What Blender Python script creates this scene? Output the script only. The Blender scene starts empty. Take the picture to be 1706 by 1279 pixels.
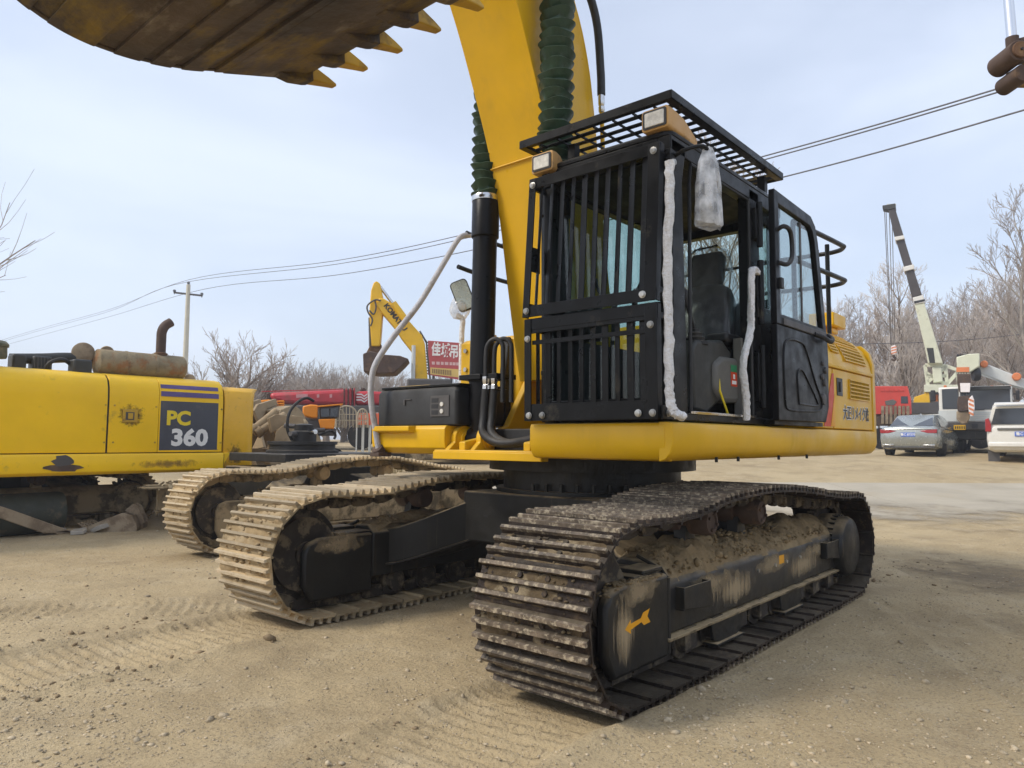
import bpy, bmesh, math, random
import numpy as np
from mathutils import Vector, Matrix

random.seed(7)
rng = np.random.default_rng(11)
scene = bpy.context.scene
COL = scene.collection
PI = math.pi

# ------------------------------------------------------------------ camera
CAM = np.array([5.1017, 3.5086, 1.3129])
YAW, PITCH, ROLL, FPX = 3.8555, 0.0776, 0.006, 1208.5
FW = np.array([math.cos(YAW) * math.cos(PITCH), math.sin(YAW) * math.cos(PITCH), math.sin(PITCH)])
RT = np.cross(FW, [0, 0, 1.0]); RT /= np.linalg.norm(RT)
UP = np.cross(RT, FW)
R2 = RT * math.cos(ROLL) + UP * math.sin(ROLL)
U2 = -RT * math.sin(ROLL) + UP * math.cos(ROLL)
cd = bpy.data.cameras.new('camera')
cam = bpy.data.objects.new('camera', cd); COL.objects.link(cam)
cd.sensor_width = 36.0; cd.lens = FPX / 1706.0 * 36.0
cd.clip_start = 0.05; cd.clip_end = 3000
cam.matrix_world = Matrix([[R2[i], U2[i], -FW[i], CAM[i]] for i in range(3)] + [[0, 0, 0, 1]])
scene.camera = cam

# ------------------------------------------------------------------ sky and sun
SUN_H = Vector((0.80, -0.50, 0)).normalized()     # horizontal direction towards the sun
SUN_EL = math.radians(44)
world = bpy.data.worlds.new('World'); scene.world = world; world.use_nodes = True
wn = world.node_tree.nodes; wl = world.node_tree.links
for n in list(wn): wn.remove(n)
sky = wn.new('ShaderNodeTexSky'); sky.sky_type = 'NISHITA'; sky.sun_disc = False
sky.sun_elevation = SUN_EL; sky.sun_rotation = math.atan2(SUN_H.x, SUN_H.y)
sky.air_density = 1.0; sky.dust_density = 2.0; sky.ozone_density = 1.1; sky.altitude = 50
tc = wn.new('ShaderNodeTexCoord')
mp = wn.new('ShaderNodeMapping'); mp.inputs['Scale'].default_value = (1.0, 1.0, 3.2); mp.inputs['Rotation'].default_value = (0.25, 0.15, 0.4)
nz = wn.new('ShaderNodeTexNoise'); nz.inputs['Scale'].default_value = 1.7; nz.inputs['Detail'].default_value = 4; nz.inputs['Roughness'].default_value = 0.5; nz.inputs['Distortion'].default_value = 0.4
rp = wn.new('ShaderNodeMapRange'); rp.interpolation_type = 'SMOOTHSTEP'
rp.inputs[1].default_value = 0.30; rp.inputs[2].default_value = 0.74; rp.inputs[3].default_value = 0.50; rp.inputs[4].default_value = 0.78
mx = wn.new('ShaderNodeMix'); mx.data_type = 'RGBA'
mx.inputs[7].default_value = (6.25, 6.85, 8.05, 1)   # thin high cloud, in the sky texture's own units
bg = wn.new('ShaderNodeBackground'); bg.inputs[1].default_value = 0.12
out = wn.new('ShaderNodeOutputWorld')
wl.new(tc.outputs['Generated'], mp.inputs[0]); wl.new(mp.outputs[0], nz.inputs['Vector'])
wl.new(nz.outputs[0], rp.inputs[0]); wl.new(rp.outputs[0], mx.inputs[0])
wl.new(sky.outputs[0], mx.inputs[6]); wl.new(mx.outputs[2], bg.inputs[0]); wl.new(bg.outputs[0], out.inputs[0])
sl = bpy.data.lights.new('sun', 'SUN'); sl.energy = 1.8; sl.angle = math.radians(14); sl.color = (1.0, 0.93, 0.82)
sun = bpy.data.objects.new('sun', sl); COL.objects.link(sun)
sd = Vector((SUN_H.x * math.cos(SUN_EL), SUN_H.y * math.cos(SUN_EL), math.sin(SUN_EL)))
sun.rotation_euler = sd.to_track_quat('Z', 'Y').to_euler(); sun.location = (20, -12, 30)
vs = scene.view_settings
vs.view_transform = 'Standard'; vs.look = 'None'; vs.gamma = 1.0; vs.use_curve_mapping = False; vs.exposure = 0.46
scene.cycles.max_bounces = 8; scene.cycles.transparent_max_bounces = 24
scene.cycles.use_denoising = True

def at(u, v, **k):
    """point of the place seen at photo pixel (u, v), at depth d or on the plane x=, y= or z="""
    d = FW + R2 * (u - 853) / FPX - U2 * (v - 639.5) / FPX
    (key, val), = k.items()
    t = val if key == 'd' else (val - CAM['xyz'.index(key)]) / d['xyz'.index(key)]
    return Vector(CAM + t * d)

# ------------------------------------------------------------------ mesh helpers
class MB:
    def __init__(s): s.v = []; s.f = []; s.m = []
    def add(s, vs, fs, mi=0, M=None):
        o = len(s.v)
        if M is not None: vs = [M @ Vector(p) for p in vs]
        s.v += [tuple(p) for p in vs]; s.f += [tuple(i + o for i in f) for f in fs]; s.m += [mi] * len(fs)
        return s
    def box(s, x0, x1, y0, y1, z0, z1, mi=0, M=None):
        return s.add([(x, y, z) for z in (z0, z1) for y in (y0, y1) for x in (x0, x1)],
                     [(0, 2, 3, 1), (4, 5, 7, 6), (0, 1, 5, 4), (2, 6, 7, 3), (0, 4, 6, 2), (1, 3, 7, 5)], mi, M)
    def prism(s, poly, axis, a, b, mi=0, M=None):
        n = len(poly)
        def p3(p, t):
            return (t, p[0], p[1]) if axis == 'x' else (p[0], t, p[1]) if axis == 'y' else (p[0], p[1], t)
        vs = [p3(p, a) for p in poly] + [p3(p, b) for p in poly]
        fs = [tuple(range(n - 1, -1, -1)), tuple(range(n, 2 * n))] + [(i, (i + 1) % n, n + (i + 1) % n, n + i) for i in range(n)]
        return s.add(vs, fs, mi, M)
    def loft(s, rings, mi=0, caps=True, M=None, closed=True):
        n = len(rings[0]); vs = [p for r in rings for p in r]; fs = []
        for k in range(len(rings) - 1):
            for i in range(n if closed else n - 1):
                j = (i + 1) % n
                fs.append((k * n + i, k * n + j, (k + 1) * n + j, (k + 1) * n + i))
        if caps: fs += [tuple(range(n - 1, -1, -1)), tuple(range((len(rings) - 1) * n, len(rings) * n))]
        return s.add(vs, fs, mi, M)
    def tube(s, pts, r, n=8, mi=0, caps=True, M=None):
        pts = [Vector(p) for p in pts]; N = len(pts)
        rr = r if isinstance(r, (list, tuple)) else [r] * N
        ts = [(pts[min(i + 1, N - 1)] - pts[max(i - 1, 0)]).normalized() for i in range(N)]
        a = ts[0].orthogonal().normalized(); rings = []
        for i in range(N):
            a = (a - ts[i] * a.dot(ts[i]))
            a = a.normalized() if a.length > 1e-6 else ts[i].orthogonal().normalized()
            b = ts[i].cross(a)
            rings.append([pts[i] + (a * math.cos(2 * PI * k / n) + b * math.sin(2 * PI * k / n)) * rr[i] for k in range(n)])
        return s.loft(rings, mi, caps, M)
    def cyl(s, p0, p1, r0, r1=None, n=16, mi=0, M=None):
        return s.tube([p0, p1], [r0, r0 if r1 is None else r1], n, mi, True, M)
    def lathe(s, prof, o, ax, n=24, mi=0, M=None):
        o = Vector(o); ax = Vector(ax).normalized(); a = ax.orthogonal().normalized(); b = ax.cross(a)
        rings = [[o + ax * h + (a * math.cos(2 * PI * k / n) + b * math.sin(2 * PI * k / n)) * max(r, 1e-4) for k in range(n)] for r, h in prof]
        return s.loft(rings, mi, True, M)
    def bar(s, p0, p1, w, h, up=(0, 0, 1), mi=0):
        p0 = Vector(p0); p1 = Vector(p1); t = (p1 - p0).normalized(); u = Vector(up); sd = t.cross(u)
        if sd.length < 1e-5: sd = t.orthogonal()
        sd.normalize(); u = sd.cross(t)
        q = lambda p: [p + sd * (w / 2) * i + u * (h / 2) * j for i, j in ((-1, -1), (1, -1), (1, 1), (-1, 1))]
        return s.loft([q(p0), q(p1)], mi)
    def build(s, name, mats, parent=None, bev=0, seg=2, ang=38, flat=False):
        me = bpy.data.meshes.new(name); me.from_pydata([tuple(p) for p in s.v], [], s.f)
        mats = mats if isinstance(mats, (list, tuple)) else [mats]
        for m in mats: me.materials.append(m)
        if len(mats) > 1: me.polygons.foreach_set('material_index', s.m)
        bm = bmesh.new(); bm.from_mesh(me); bmesh.ops.recalc_face_normals(bm, faces=bm.faces); bm.to_mesh(me); bm.free()
        if not flat:
            me.shade_smooth(); me.set_sharp_from_angle(angle=math.radians(ang))
        return link(name, me, parent, bev, seg)

def link(name, me, parent=None, bev=0, seg=2):
    o = bpy.data.objects.new(name, me); COL.objects.link(o)
    if parent is not None: o.parent = parent
    if bev:
        b = o.modifiers.new('bevel', 'BEVEL'); b.width = bev; b.segments = seg; b.limit_method = 'ANGLE'; b.angle_limit = math.radians(35); b.harden_normals = False
    return o
def tag(o, label=None, cat=None, group=None, kind=None):
    if label: o['label'] = label
    if cat: o['category'] = cat
    if group: o['group'] = group
    if kind: o['kind'] = kind
    return o
def thing(name, label, cat, loc=(0, 0, 0), rz=0, group=None):
    o = bpy.data.objects.new(name, None); COL.objects.link(o); o.empty_display_size = 0.2
    o.location = loc; o.rotation_euler = (0, 0, rz)
    return tag(o, label, cat, group)
def inst(o, M=None, parent=None):
    c = o.copy(); COL.objects.link(c); c.parent = parent if parent is not None else o.parent
    if M is not None: c.matrix_local = M
    return c
def copy_tree(o, parent=None):
    c = o.copy(); COL.objects.link(c); c.parent = parent
    for ch in list(o.children): copy_tree(ch, c)
    return c
def TR(x, y, z, rz=0, ry=0, rx=0, s=1):
    sc = Matrix.Diagonal((*(s if isinstance(s, (tuple, list)) else (s, s, s)), 1))
    return Matrix.Translation((x, y, z)) @ Matrix.Rotation(rz, 4, 'Z') @ Matrix.Rotation(ry, 4, 'Y') @ Matrix.Rotation(rx, 4, 'X') @ sc
def frame_m(o, x, y, z):
    return Matrix([[x[i], y[i], z[i], o[i]] for i in range(3)] + [[0, 0, 0, 1]])
def spline(pts, k=6):
    P = [np.array(p, float) for p in pts]; P = [2 * P[0] - P[1]] + P + [2 * P[-1] - P[-2]]; out_ = []
    for i in range(1, len(P) - 2):
        for j in range(k):
            t = j / k; a, b, c, d = P[i - 1], P[i], P[i + 1], P[i + 2]
            out_.append(.5 * (2 * b + (c - a) * t + (2 * a - 5 * b + 4 * c - d) * t * t + (3 * b - a - 3 * c + d) * t ** 3))
    out_.append(P[-2]); return [tuple(p) for p in out_]
def lumpy(mb, pts, r, amp, n=14, seed=3):
    R_ = random.Random(seed); pts = [Vector(p) for p in pts]; N_ = len(pts); rings = []; a = None; tw = 0
    for i in range(N_):
        t = (pts[min(i + 1, N_ - 1)] - pts[max(i - 1, 0)]).normalized()
        a = t.orthogonal().normalized() if a is None else (a - t * a.dot(t)).normalized()
        b_ = t.cross(a); tw += R_.uniform(.1, .5); k1 = R_.uniform(.6, 1.2)
        rings.append([pts[i] + (a * math.cos(2 * PI * k / n) + b_ * math.sin(2 * PI * k / n)) * (r + amp * k1 * (math.sin(3 * 2 * PI * k / n + tw) * .6 + R_.uniform(-.7, .7))) for k in range(n)])
    return mb.loft(rings)
def rrect(x0, x1, y0, y1, r, k=4):
    pts = []
    for cx, cy, a0 in ((x1 - r, y1 - r, 0), (x0 + r, y1 - r, 90), (x0 + r, y0 + r, 180), (x1 - r, y0 + r, 270)):
        for i in range(k + 1):
            a = math.radians(a0 + 90 * i / k); pts.append((cx + r * math.cos(a), cy + r * math.sin(a)))
    return pts
def slab(name, c4, th, m, parent, off=0.0, inset=(0, 1, 0, 1), bev=0):
    """thin plate laid on the quad c4 (4 corners in order), pushed out by off along its normal"""
    A, B, C, D = [Vector(p) for p in c4]
    P = lambda u, v: (A * (1 - u) + B * u) * (1 - v) + (D * (1 - u) + C * u) * v
    n = (B - A).cross(D - A).normalized(); u0, u1, v0, v1 = inset
    q = [P(u0, v0), P(u1, v0), P(u1, v1), P(u0, v1)]
    mb = MB(); mb.loft([[p + n * off for p in q], [p + n * (off + th) for p in q]])
    return mb.build(name, m, parent, bev)
def text(s, name, size, m, M, parent, bold=0.0, depth=0.0015, sx=1.0, align='CENTER', sp=1.0):
    cu = bpy.data.curves.new(name, 'FONT'); cu.body = s; cu.size = size; cu.offset = bold; cu.extrude = depth
    cu.align_x = align; cu.align_y = 'CENTER'; cu.space_character = sp; cu.resolution_u = 3
    t = bpy.data.objects.new(name + '_c', cu); COL.objects.link(t)
    bpy.context.view_layer.update()
    me = bpy.data.meshes.new_from_object(t.evaluated_get(bpy.context.evaluated_depsgraph_get()))
    bpy.data.objects.remove(t); bpy.data.curves.remove(cu)
    me.name = name; me.materials.clear(); me.materials.append(m)
    o = link(name, me, parent); o.matrix_local = M @ Matrix.Diagonal((sx, 1, 1, 1))
    return o

# ------------------------------------------------------------------ value noise for terrain
def vnoise(x, y, seed):
    g = np.random.default_rng(seed).random((64, 64))
    xi = np.floor(x).astype(int); yi = np.floor(y).astype(int); fx = x - xi; fy = y - yi
    fx = fx * fx * (3 - 2 * fx); fy = fy * fy * (3 - 2 * fy)
    a = g[xi % 64, yi % 64]; b = g[(xi + 1) % 64, yi % 64]; c = g[xi % 64, (yi + 1) % 64]; d = g[(xi + 1) % 64, (yi + 1) % 64]
    return (a * (1 - fx) + b * fx) * (1 - fy) + (c * (1 - fx) + d * fx) * fy - 0.5
def sstep(a, b, x):
    t = np.clip((x - a) / (b - a), 0, 1); return t * t * (3 - 2 * t)
def ramp(x, y):
    s = -(x - CAM[0]) * 0.755 - (y - CAM[1]) * 0.655
    return np.interp(s, [9, 11, 13, 15, 17.5, 20, 22, 24, 26, 30, 40, 80, 400], [0, .02, .08, .19, .36, .57, .71, .81, .90, 1.0, 1.08, 1.15, 1.2])
def gz(x, y): return float(ramp(np.array(x, float), np.array(y, float)))

# ------------------------------------------------------------------ materials
MATS = {}
def mat(name, col, rough=.5, metal=0, var=.12, vs_=2.5, bump=0, bs=60, dirt=None, da=.5, ds=4, dust=None, du=.6, coat=0, stretch=None, rvar=.15, spec=.5, rnd=0, sharp=.10, dirt2=None, da2=.4, ds2=14):
    m = bpy.data.materials.new(name); m.use_nodes = True; N = m.node_tree.nodes; L = m.node_tree.links
    b = N['Principled BSDF']
    if rough >= .84: spec = min(spec, .15)
    co = N.new('ShaderNodeTexCoord'); vec = co.outputs['Object']
    if stretch:
        mp_ = N.new('ShaderNodeMapping'); mp_.inputs['Scale'].default_value = stretch; L.new(vec, mp_.inputs[0]); svec = mp_.outputs[0]
    else: svec = vec
    if rnd:
        oi = N.new('ShaderNodeObjectInfo'); ad = N.new('ShaderNodeVectorMath'); ad.operation = 'ADD'
        ml = N.new('ShaderNodeMath'); ml.operation = 'MULTIPLY'; ml.inputs[1].default_value = 37.0
        L.new(oi.outputs['Random'], ml.inputs[0]); L.new(vec, ad.inputs[0]); L.new(ml.outputs[0], ad.inputs[1]); vec = ad.outputs[0]; svec = vec
    def noise(sc, det=5, v=None, ro=.6):
        n = N.new('ShaderNodeTexNoise'); n.inputs['Scale'].default_value = sc; n.inputs['Detail'].default_value = det; n.inputs['Roughness'].default_value = ro
        L.new(v if v is not None else vec, n.inputs['Vector']); return n.outputs[0]
    def mapr(x, a, b_, c, d):
        r = N.new('ShaderNodeMapRange'); r.inputs[1].default_value = a; r.inputs[2].default_value = b_; r.inputs[3].default_value = c; r.inputs[4].default_value = d
        L.new(x, r.inputs[0]); return r.outputs[0]
    def mix(f, a, c):
        x = N.new('ShaderNodeMix'); x.data_type = 'RGBA'
        L.new(f, x.inputs[0])
        for i, q in ((6, a), (7, c)):
            if isinstance(q, tuple): x.inputs[i].default_value = (*q[:3], 1)
            else: L.new(q, x.inputs[i])
        return x.outputs[2]
    def mul(a, c):
        x = N.new('ShaderNodeMath'); x.operation = 'MULTIPLY'; L.new(a, x.inputs[0])
        if isinstance(c, float): x.inputs[1].default_value = c
        else: L.new(c, x.inputs[1])
        return x.outputs[0]
    lo = tuple(c * (1 - var) for c in col); hi = tuple(min(1, c * (1 + var)) for c in col)
    c = mix(mapr(noise(vs_), .3, .7, 0, 1), lo, hi)
    r = mapr(noise(vs_ * 3.1), .3, .7, max(.03, rough - rvar), min(1, rough + rvar))
    def layer(c, r, f, dc, rr=.92):
        c = mix(f, c, dc)
        x = N.new('ShaderNodeMix'); L.new(f, x.inputs[0]); L.new(r, x.inputs[2]); x.inputs[3].default_value = rr
        return c, x.outputs[0]
    if dirt:
        f = mapr(noise(ds, 9, svec, .68), .62 - .3 * da, .62 - .3 * da + sharp, 0, min(1, .55 + da * .5))
        c, r = layer(c, r, f, dirt)
    if dirt2:
        f = mapr(noise(ds2, 8, svec, .65), .62 - .3 * da2, .62 - .3 * da2 + sharp, 0, min(1, .55 + da2 * .5))
        c, r = layer(c, r, f, dirt2)
    if dust:
        ge = N.new('ShaderNodeNewGeometry'); sp_ = N.new('ShaderNodeSeparateXYZ'); L.new(ge.outputs['Normal'], sp_.inputs[0])
        f = mul(mapr(sp_.outputs[2], .35, .95, 0, 1), mapr(noise(7, 8), .30, .62, 0.15, 1)); f = mul(f, float(du))
        c, r = layer(c, r, f, dust)
    if rnd:      # each copy a little lighter or darker
        hs = N.new('ShaderNodeHueSaturation'); L.new(c, hs.inputs['Color']); L.new(mapr(oi.outputs['Random'], 0, 1, .62, 1.35), hs.inputs['Value']); c = hs.outputs[0]
    L.new(c, b.inputs['Base Color']); L.new(r, b.inputs['Roughness'])
    b.inputs['Metallic'].default_value = metal; b.inputs['Specular IOR Level'].default_value = spec
    if coat: b.inputs['Coat Weight'].default_value = coat; b.inputs['Coat Roughness'].default_value = .15
    if bump:
        bp = N.new('ShaderNodeBump'); bp.inputs['Strength'].default_value = min(1, bump); bp.inputs['Distance'].default_value = .01 * max(1, bump)
        L.new(noise(bs, 6), bp.inputs['Height']); L.new(bp.outputs[0], b.inputs['Normal'])
    MATS[name] = m; return m
def glass(name, tint, gloss=.0, haze=0.0):
    m = bpy.data.materials.new(name); m.use_nodes = True; N = m.node_tree.nodes; L = m.node_tree.links
    for n in list(N): N.remove(n)
    o = N.new('ShaderNodeOutputMaterial'); t = N.new('ShaderNodeBsdfTransparent'); t.inputs[0].default_value = (*tint, 1)
    g = N.new('ShaderNodeBsdfGlossy'); g.inputs['Roughness'].default_value = .03 + gloss; lw = N.new('ShaderNodeLayerWeight'); lw.inputs[0].default_value = .5
    pw = N.new('ShaderNodeMath'); pw.operation = 'POWER'; pw.inputs[1].default_value = 4.0; L.new(lw.outputs['Facing'], pw.inputs[0])
    fr = N.new('ShaderNodeMapRange'); fr.inputs[3].default_value = .035; fr.inputs[4].default_value = .9; L.new(pw.outputs[0], fr.inputs[0])
    s = N.new('ShaderNodeMixShader'); L.new(fr.outputs[0], s.inputs[0]); L.new(t.outputs[0], s.inputs[1]); L.new(g.outputs[0], s.inputs[2])
    last = s.outputs[0]
    if haze:
        d = N.new('ShaderNodeBsdfDiffuse'); d.inputs[0].default_value = (.85, .86, .87, 1)
        co = N.new('ShaderNodeTexCoord'); nn = N.new('ShaderNodeTexNoise'); nn.inputs['Scale'].default_value = 14; nn.inputs['Detail'].default_value = 6
        mr = N.new('ShaderNodeMapRange'); mr.inputs[1].default_value = .35; mr.inputs[2].default_value = .7; mr.inputs[3].default_value = haze * .4; mr.inputs[4].default_value = min(1, haze * 1.6)
        L.new(co.outputs['Object'], nn.inputs['Vector']); L.new(nn.outputs[0], mr.inputs[0])
        s2 = N.new('ShaderNodeMixShader'); L.new(mr.outputs[0], s2.inputs[0]); L.new(last, s2.inputs[1]); L.new(d.outputs[0], s2.inputs[2]); last = s2.outputs[0]
    L.new(last, o.inputs[0]); MATS[name] = m; return m

SAND = (.50, .375, .215)
YEL = mat('paint_ochre_yellow', (.74, .425, .004), .42, var=.13, vs_=1.1, bump=.07, bs=7, dirt=(.52, .31, .02), da=.20, ds=1.6, stretch=(2.2, 2.2, .5), sharp=.25, dust=(.50, .37, .2), du=.30, coat=.1, dirt2=(.30, .19, .06), da2=-.10, ds2=22, spec=.35)
YELL = mat('paint_bright_yellow', (.92, .56, .003), .42, var=.09, vs_=.9, bump=.06, bs=6, dirt=(.30, .20, .05), da=.02, ds=2.6, dust=(.45, .36, .2), du=.25, coat=.1, spec=.35, dirt2=(.10, .07, .04), da2=-.10, ds2=11)
YELD = mat('paint_yellow_dirty', (.50, .30, .02), .55, var=.2, dirt=(.13, .09, .05), da=.42, ds=3.5, dust=SAND, du=.5)
YELB = mat('paint_far_yellow', (.78, .46, .012), .45, var=.08, dirt=(.35, .25, .08), da=.08, ds=1.2)
BLK = mat('paint_black', (.008, .008, .008), .36, var=.3, dirt=(.10, .085, .06), da=.06, ds=5, dust=(.36, .30, .21), du=.15, bump=.03, bs=50, spec=.2)
BLKG = mat('paint_black_gloss', (.006, .006, .007), .40, var=.3, dust=(.30, .26, .2), du=.15, spec=.2, dirt=(.035, .03, .025), da=-.1, ds=6)
BLKM = mat('rubber_black', (.014, .014, .0145), .6, var=.2, dust=(.3, .26, .2), du=.3)
INT = mat('cab_interior_dark', (.022, .022, .023), .7, var=.2)
GREYP = mat('console_grey_plastic', (.13, .125, .11), .55, var=.1)
GREYD = mat('console_dark_plastic', (.032, .032, .028), .5, var=.1)
UCB = mat('undercarriage_black', (.017, .016, .014), .45, var=.35, dirt=(.075, .058, .035), da=.14, ds=3.2, dust=SAND, du=.9, bump=.15, bs=45, stretch=(3.0, 3.0, .18), dirt2=(.30, .23, .14), da2=-.06, ds2=6, sharp=.2, spec=.35)
UCM = mat('undercarriage_muddy', (.10, .08, .05), .85, var=.35, dirt=(.36, .28, .17), da=.6, ds=3, dust=SAND, du=.95, bump=.4, bs=30)
SHOE = mat('shoe_steel', (.030, .021, .016), .55, metal=.25, var=.4, vs_=8, bump=.8, bs=38, dirt=(.12, .085, .05), da=.24, ds=16, dust=(.36, .30, .20), du=.28, rnd=1, dirt2=(.36, .31, .23), da2=-.02, ds2=40, spec=.3)
SHOET = mat('shoe_worn_edge', (.12, .092, .065), .6, metal=.15, var=.5, vs_=14, bump=.7, bs=45, dirt=(.44, .37, .26), da=.40, ds=30, rnd=1)
SHOEM = mat('shoe_mud_caked', (.37, .265, .14), .95, var=.35, vs_=6, bump=1.2, bs=24, dirt=(.42, .33, .20), da=.7, ds=6, dust=SAND, du=.9, rnd=1)
SHOEMT = mat('shoe_mud_edge', (.42, .33, .21), .8, var=.3, vs_=10, bump=.6, bs=40, dirt=(.45, .37, .25), da=.7, ds=9, rnd=1)
CHN = mat('chain_steel', (.045, .036, .028), .7, metal=.3, var=.4, bump=.5, bs=40, dirt=(.24, .19, .12), da=.4, ds=7, dust=SAND, du=.6)
MUD = mat('mud', (.36, .26, .14), .95, var=.3, vs_=5, bump=1.4, bs=22, dirt=(.40, .31, .19), da=.55, ds=4, dirt2=(.15, .11, .065), da2=.15, ds2=7)
SOIL = mat('soil', (.255, .185, .10), .95, var=.35, vs_=6, bump=1.8, bs=28, dirt=(.37, .28, .16), da=.35, ds=5, dirt2=(.10, .075, .045), da2=.12, ds2=11)
MUDD = mat('mud_dark', (.115, .083, .048), .95, var=.35, vs_=6, bump=1.6, bs=26, dirt=(.30, .24, .15), da=.4, ds=5, dirt2=(.07, .055, .035), da2=.12, ds2=12)
RUST = mat('steel_rust', (.13, .075, .045), .85, var=.3, bump=.3, bs=35, dirt=(.24, .15, .08), da=.4, ds=6)
RUSTD = mat('steel_brown', (.075, .048, .036), .8, var=.3, bump=.2, bs=35, dirt=(.16, .10, .06), da=.3, ds=6)
BUCK = mat('bucket_steel', (.060, .042, .030), .7, metal=.0, var=.7, vs_=1.6, bump=.9, bs=20, dirt=(.30, .20, .025), da=.36, ds=2.1, stretch=(1.5, .6, 1.2), dirt2=(.38, .33, .26), da2=.16, ds2=3.6, sharp=.16)
OLDB = mat('old_bucket_steel', (.24, .18, .12), .85, var=.3, bump=.5, bs=18, dirt=(.36, .29, .2), da=.5, ds=2.5, dust=SAND, du=.8)
STEEL = mat('bright_steel', (.62, .62, .62), .22, metal=1, var=.05)
CHROME = mat('chrome', (.75, .76, .78), .08, metal=1, var=.02, rvar=.03)
BOLT = mat('bolt_zinc', (.46, .45, .42), .4, metal=.8, var=.1, rnd=1)
LAMPT = mat('lamp_housing_tan', (.52, .30, .10), .5, var=.1, dirt=(.25, .17, .09), da=.25, ds=9)
LENS = mat('lamp_lens', (.62, .60, .54), .15, var=.2, vs_=30, bump=.3, bs=120, coat=.5)
GREEN = mat('bellows_green_rubber', (.018, .050, .026), .45, var=.3, vs_=9, bump=.35, bs=30, dust=(.10, .12, .08), du=.5)
WRAP = mat('bubble_wrap_white', (.80, .79, .78), .30, var=.10, vs_=18, bump=2.4, bs=42, dirt=(.60, .57, .54), da=.05, ds=9)
WRAPG = mat('foam_wrap_grey', (.47, .47, .49), .6, var=.15, vs_=10, bump=1.2, bs=50, dirt=(.33, .31, .29), da=.2, ds=6)
ORNG = mat('paint_orange', (.80, .26, .008), .45, var=.08, dirt=(.3, .18, .08), da=.1, ds=2)
REDC = mat('paint_crane_red', (.50, .035, .045), .42, var=.1, dirt=(.3, .10, .09), da=.25, ds=1.5)
REDT = mat('paint_truck_red', (.62, .06, .04), .4, var=.08, dirt=(.35, .12, .09), da=.1, ds=2)
WHITE = mat('paint_white', (.72, .70, .64), .35, var=.04, coat=.3, dirt=(.5, .45, .36), da=.02, ds=3)
WHITEG = mat('paint_grey_white', (.56, .58, .56), .4, var=.06)
CREAM = mat('paint_cream', (.62, .63, .48), .45, var=.08, dirt=(.40, .37, .25), da=.2, ds=2.5)
CRBLK = mat('crane_section_dark', (.055, .045, .042), .45, var=.2)
SILV = mat('car_silver', (.36, .38, .36), .25, metal=.55, var=.03, coat=.6, rvar=.05)
CARGL = mat('car_glass_dark', (.030, .035, .045), .06, var=.1, coat=.8, rvar=.03)
CHROMED = mat('trim_bright', (.6, .6, .58), .2, metal=.9, var=.05)
TAIL = mat('tail_lamp_red', (.35, .02, .03), .15, var=.1, coat=.8)
PLATEB = mat('plate_blue', (.10, .18, .55), .4, var=.05)
PLATEY = mat('plate_amber', (.70, .40, .01), .5, var=.05)
TYRE = mat('tyre_rubber', (.028, .027, .026), .85, var=.2, dust=SAND, du=.5, dirt=(.14, .11, .08), da=.2, ds=6)
DKGR = mat('trim_dark_grey', (.075, .07, .068), .6, var=.15)
CONC = mat('concrete_pole', (.58, .55, .45), .85, var=.08, bump=.1, bs=40)
WIRE = mat('wire_grey', (.10, .10, .11), .6, var=.05)
INSUL = mat('insulator_grey', (.14, .15, .17), .3, var=.1)
BARK = mat('bark_grey_brown', (.20, .165, .135), .9, var=.25, bump=.4, bs=20)
TWIG = mat('twig_grey_brown', (.36, .305, .26), .9, var=.25, vs_=.7)
BARKL = mat('bark_pale', (.36, .32, .27), .9, var=.2, bump=.3, bs=14)
TWIGL = mat('twig_pinkish', (.52, .465, .42), .9, var=.25, vs_=.5)
TWIGD = mat('twig_leafy_brown', (.40, .335, .29), .9, var=.3, vs_=.5)
SIGNR = mat('sign_red', (.42, .07, .07), .55, var=.08)
SIGNY = mat('sign_yellow_band', (.62, .44, .13), .55, var=.06)
BANN = mat('banner_orange_red', (.85, .13, .02), .6, var=.1)
PAPERW = mat('print_white', (.80, .79, .76), .5, var=.03)
PRINTB = mat('print_black', (.02, .02, .022), .5, var=.05)
PRINTD = mat('decal_slate', (.062, .068, .088), .42, var=.12, vs_=4, dirt=(.14, .13, .12), da=.08, ds=5)
PRINTP = mat('decal_purple', (.10, .07, .22), .4, var=.15, vs_=5)
PRINTY = mat('decal_yellow', (.83, .62, .02), .45, var=.06)
DECR = mat('decal_red', (.60, .06, .015), .45, var=.06)
DECA = mat('decal_amber', (.80, .36, .006), .45, var=.06)
GRN = mat('sticker_green', (.03, .22, .09), .5)
MIRR = mat('mirror_face', (.50, .53, .45), .25, metal=.5, var=.1, vs_=5)
GLASS = glass('cab_glass', (.76, .84, .82))
GLASSD = glass('door_glass', (.66, .74, .74))
FILM = glass('plastic_film', (.93, .94, .95), gloss=.12, haze=.42)
FILMD = glass('plastic_film_seat', (.90, .91, .92), gloss=.18, haze=.10)
WHITES = mat('chevron_white', (.78, .72, .70), .5)
HOOKO = mat('hook_orange', (.65, .20, .07), .55, var=.15, dirt=(.3, .2, .12), da=.25, ds=6)
ROPE = mat('steel_rope', (.10, .085, .075), .7, var=.2)
CONCR = mat('concrete_rubble', (.40, .37, .32), .9, var=.15, bump=.5, bs=20, dust=SAND, du=.5)
DRYG = mat('dry_grass', (.36, .28, .15), .95, var=.3, vs_=3)


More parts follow.
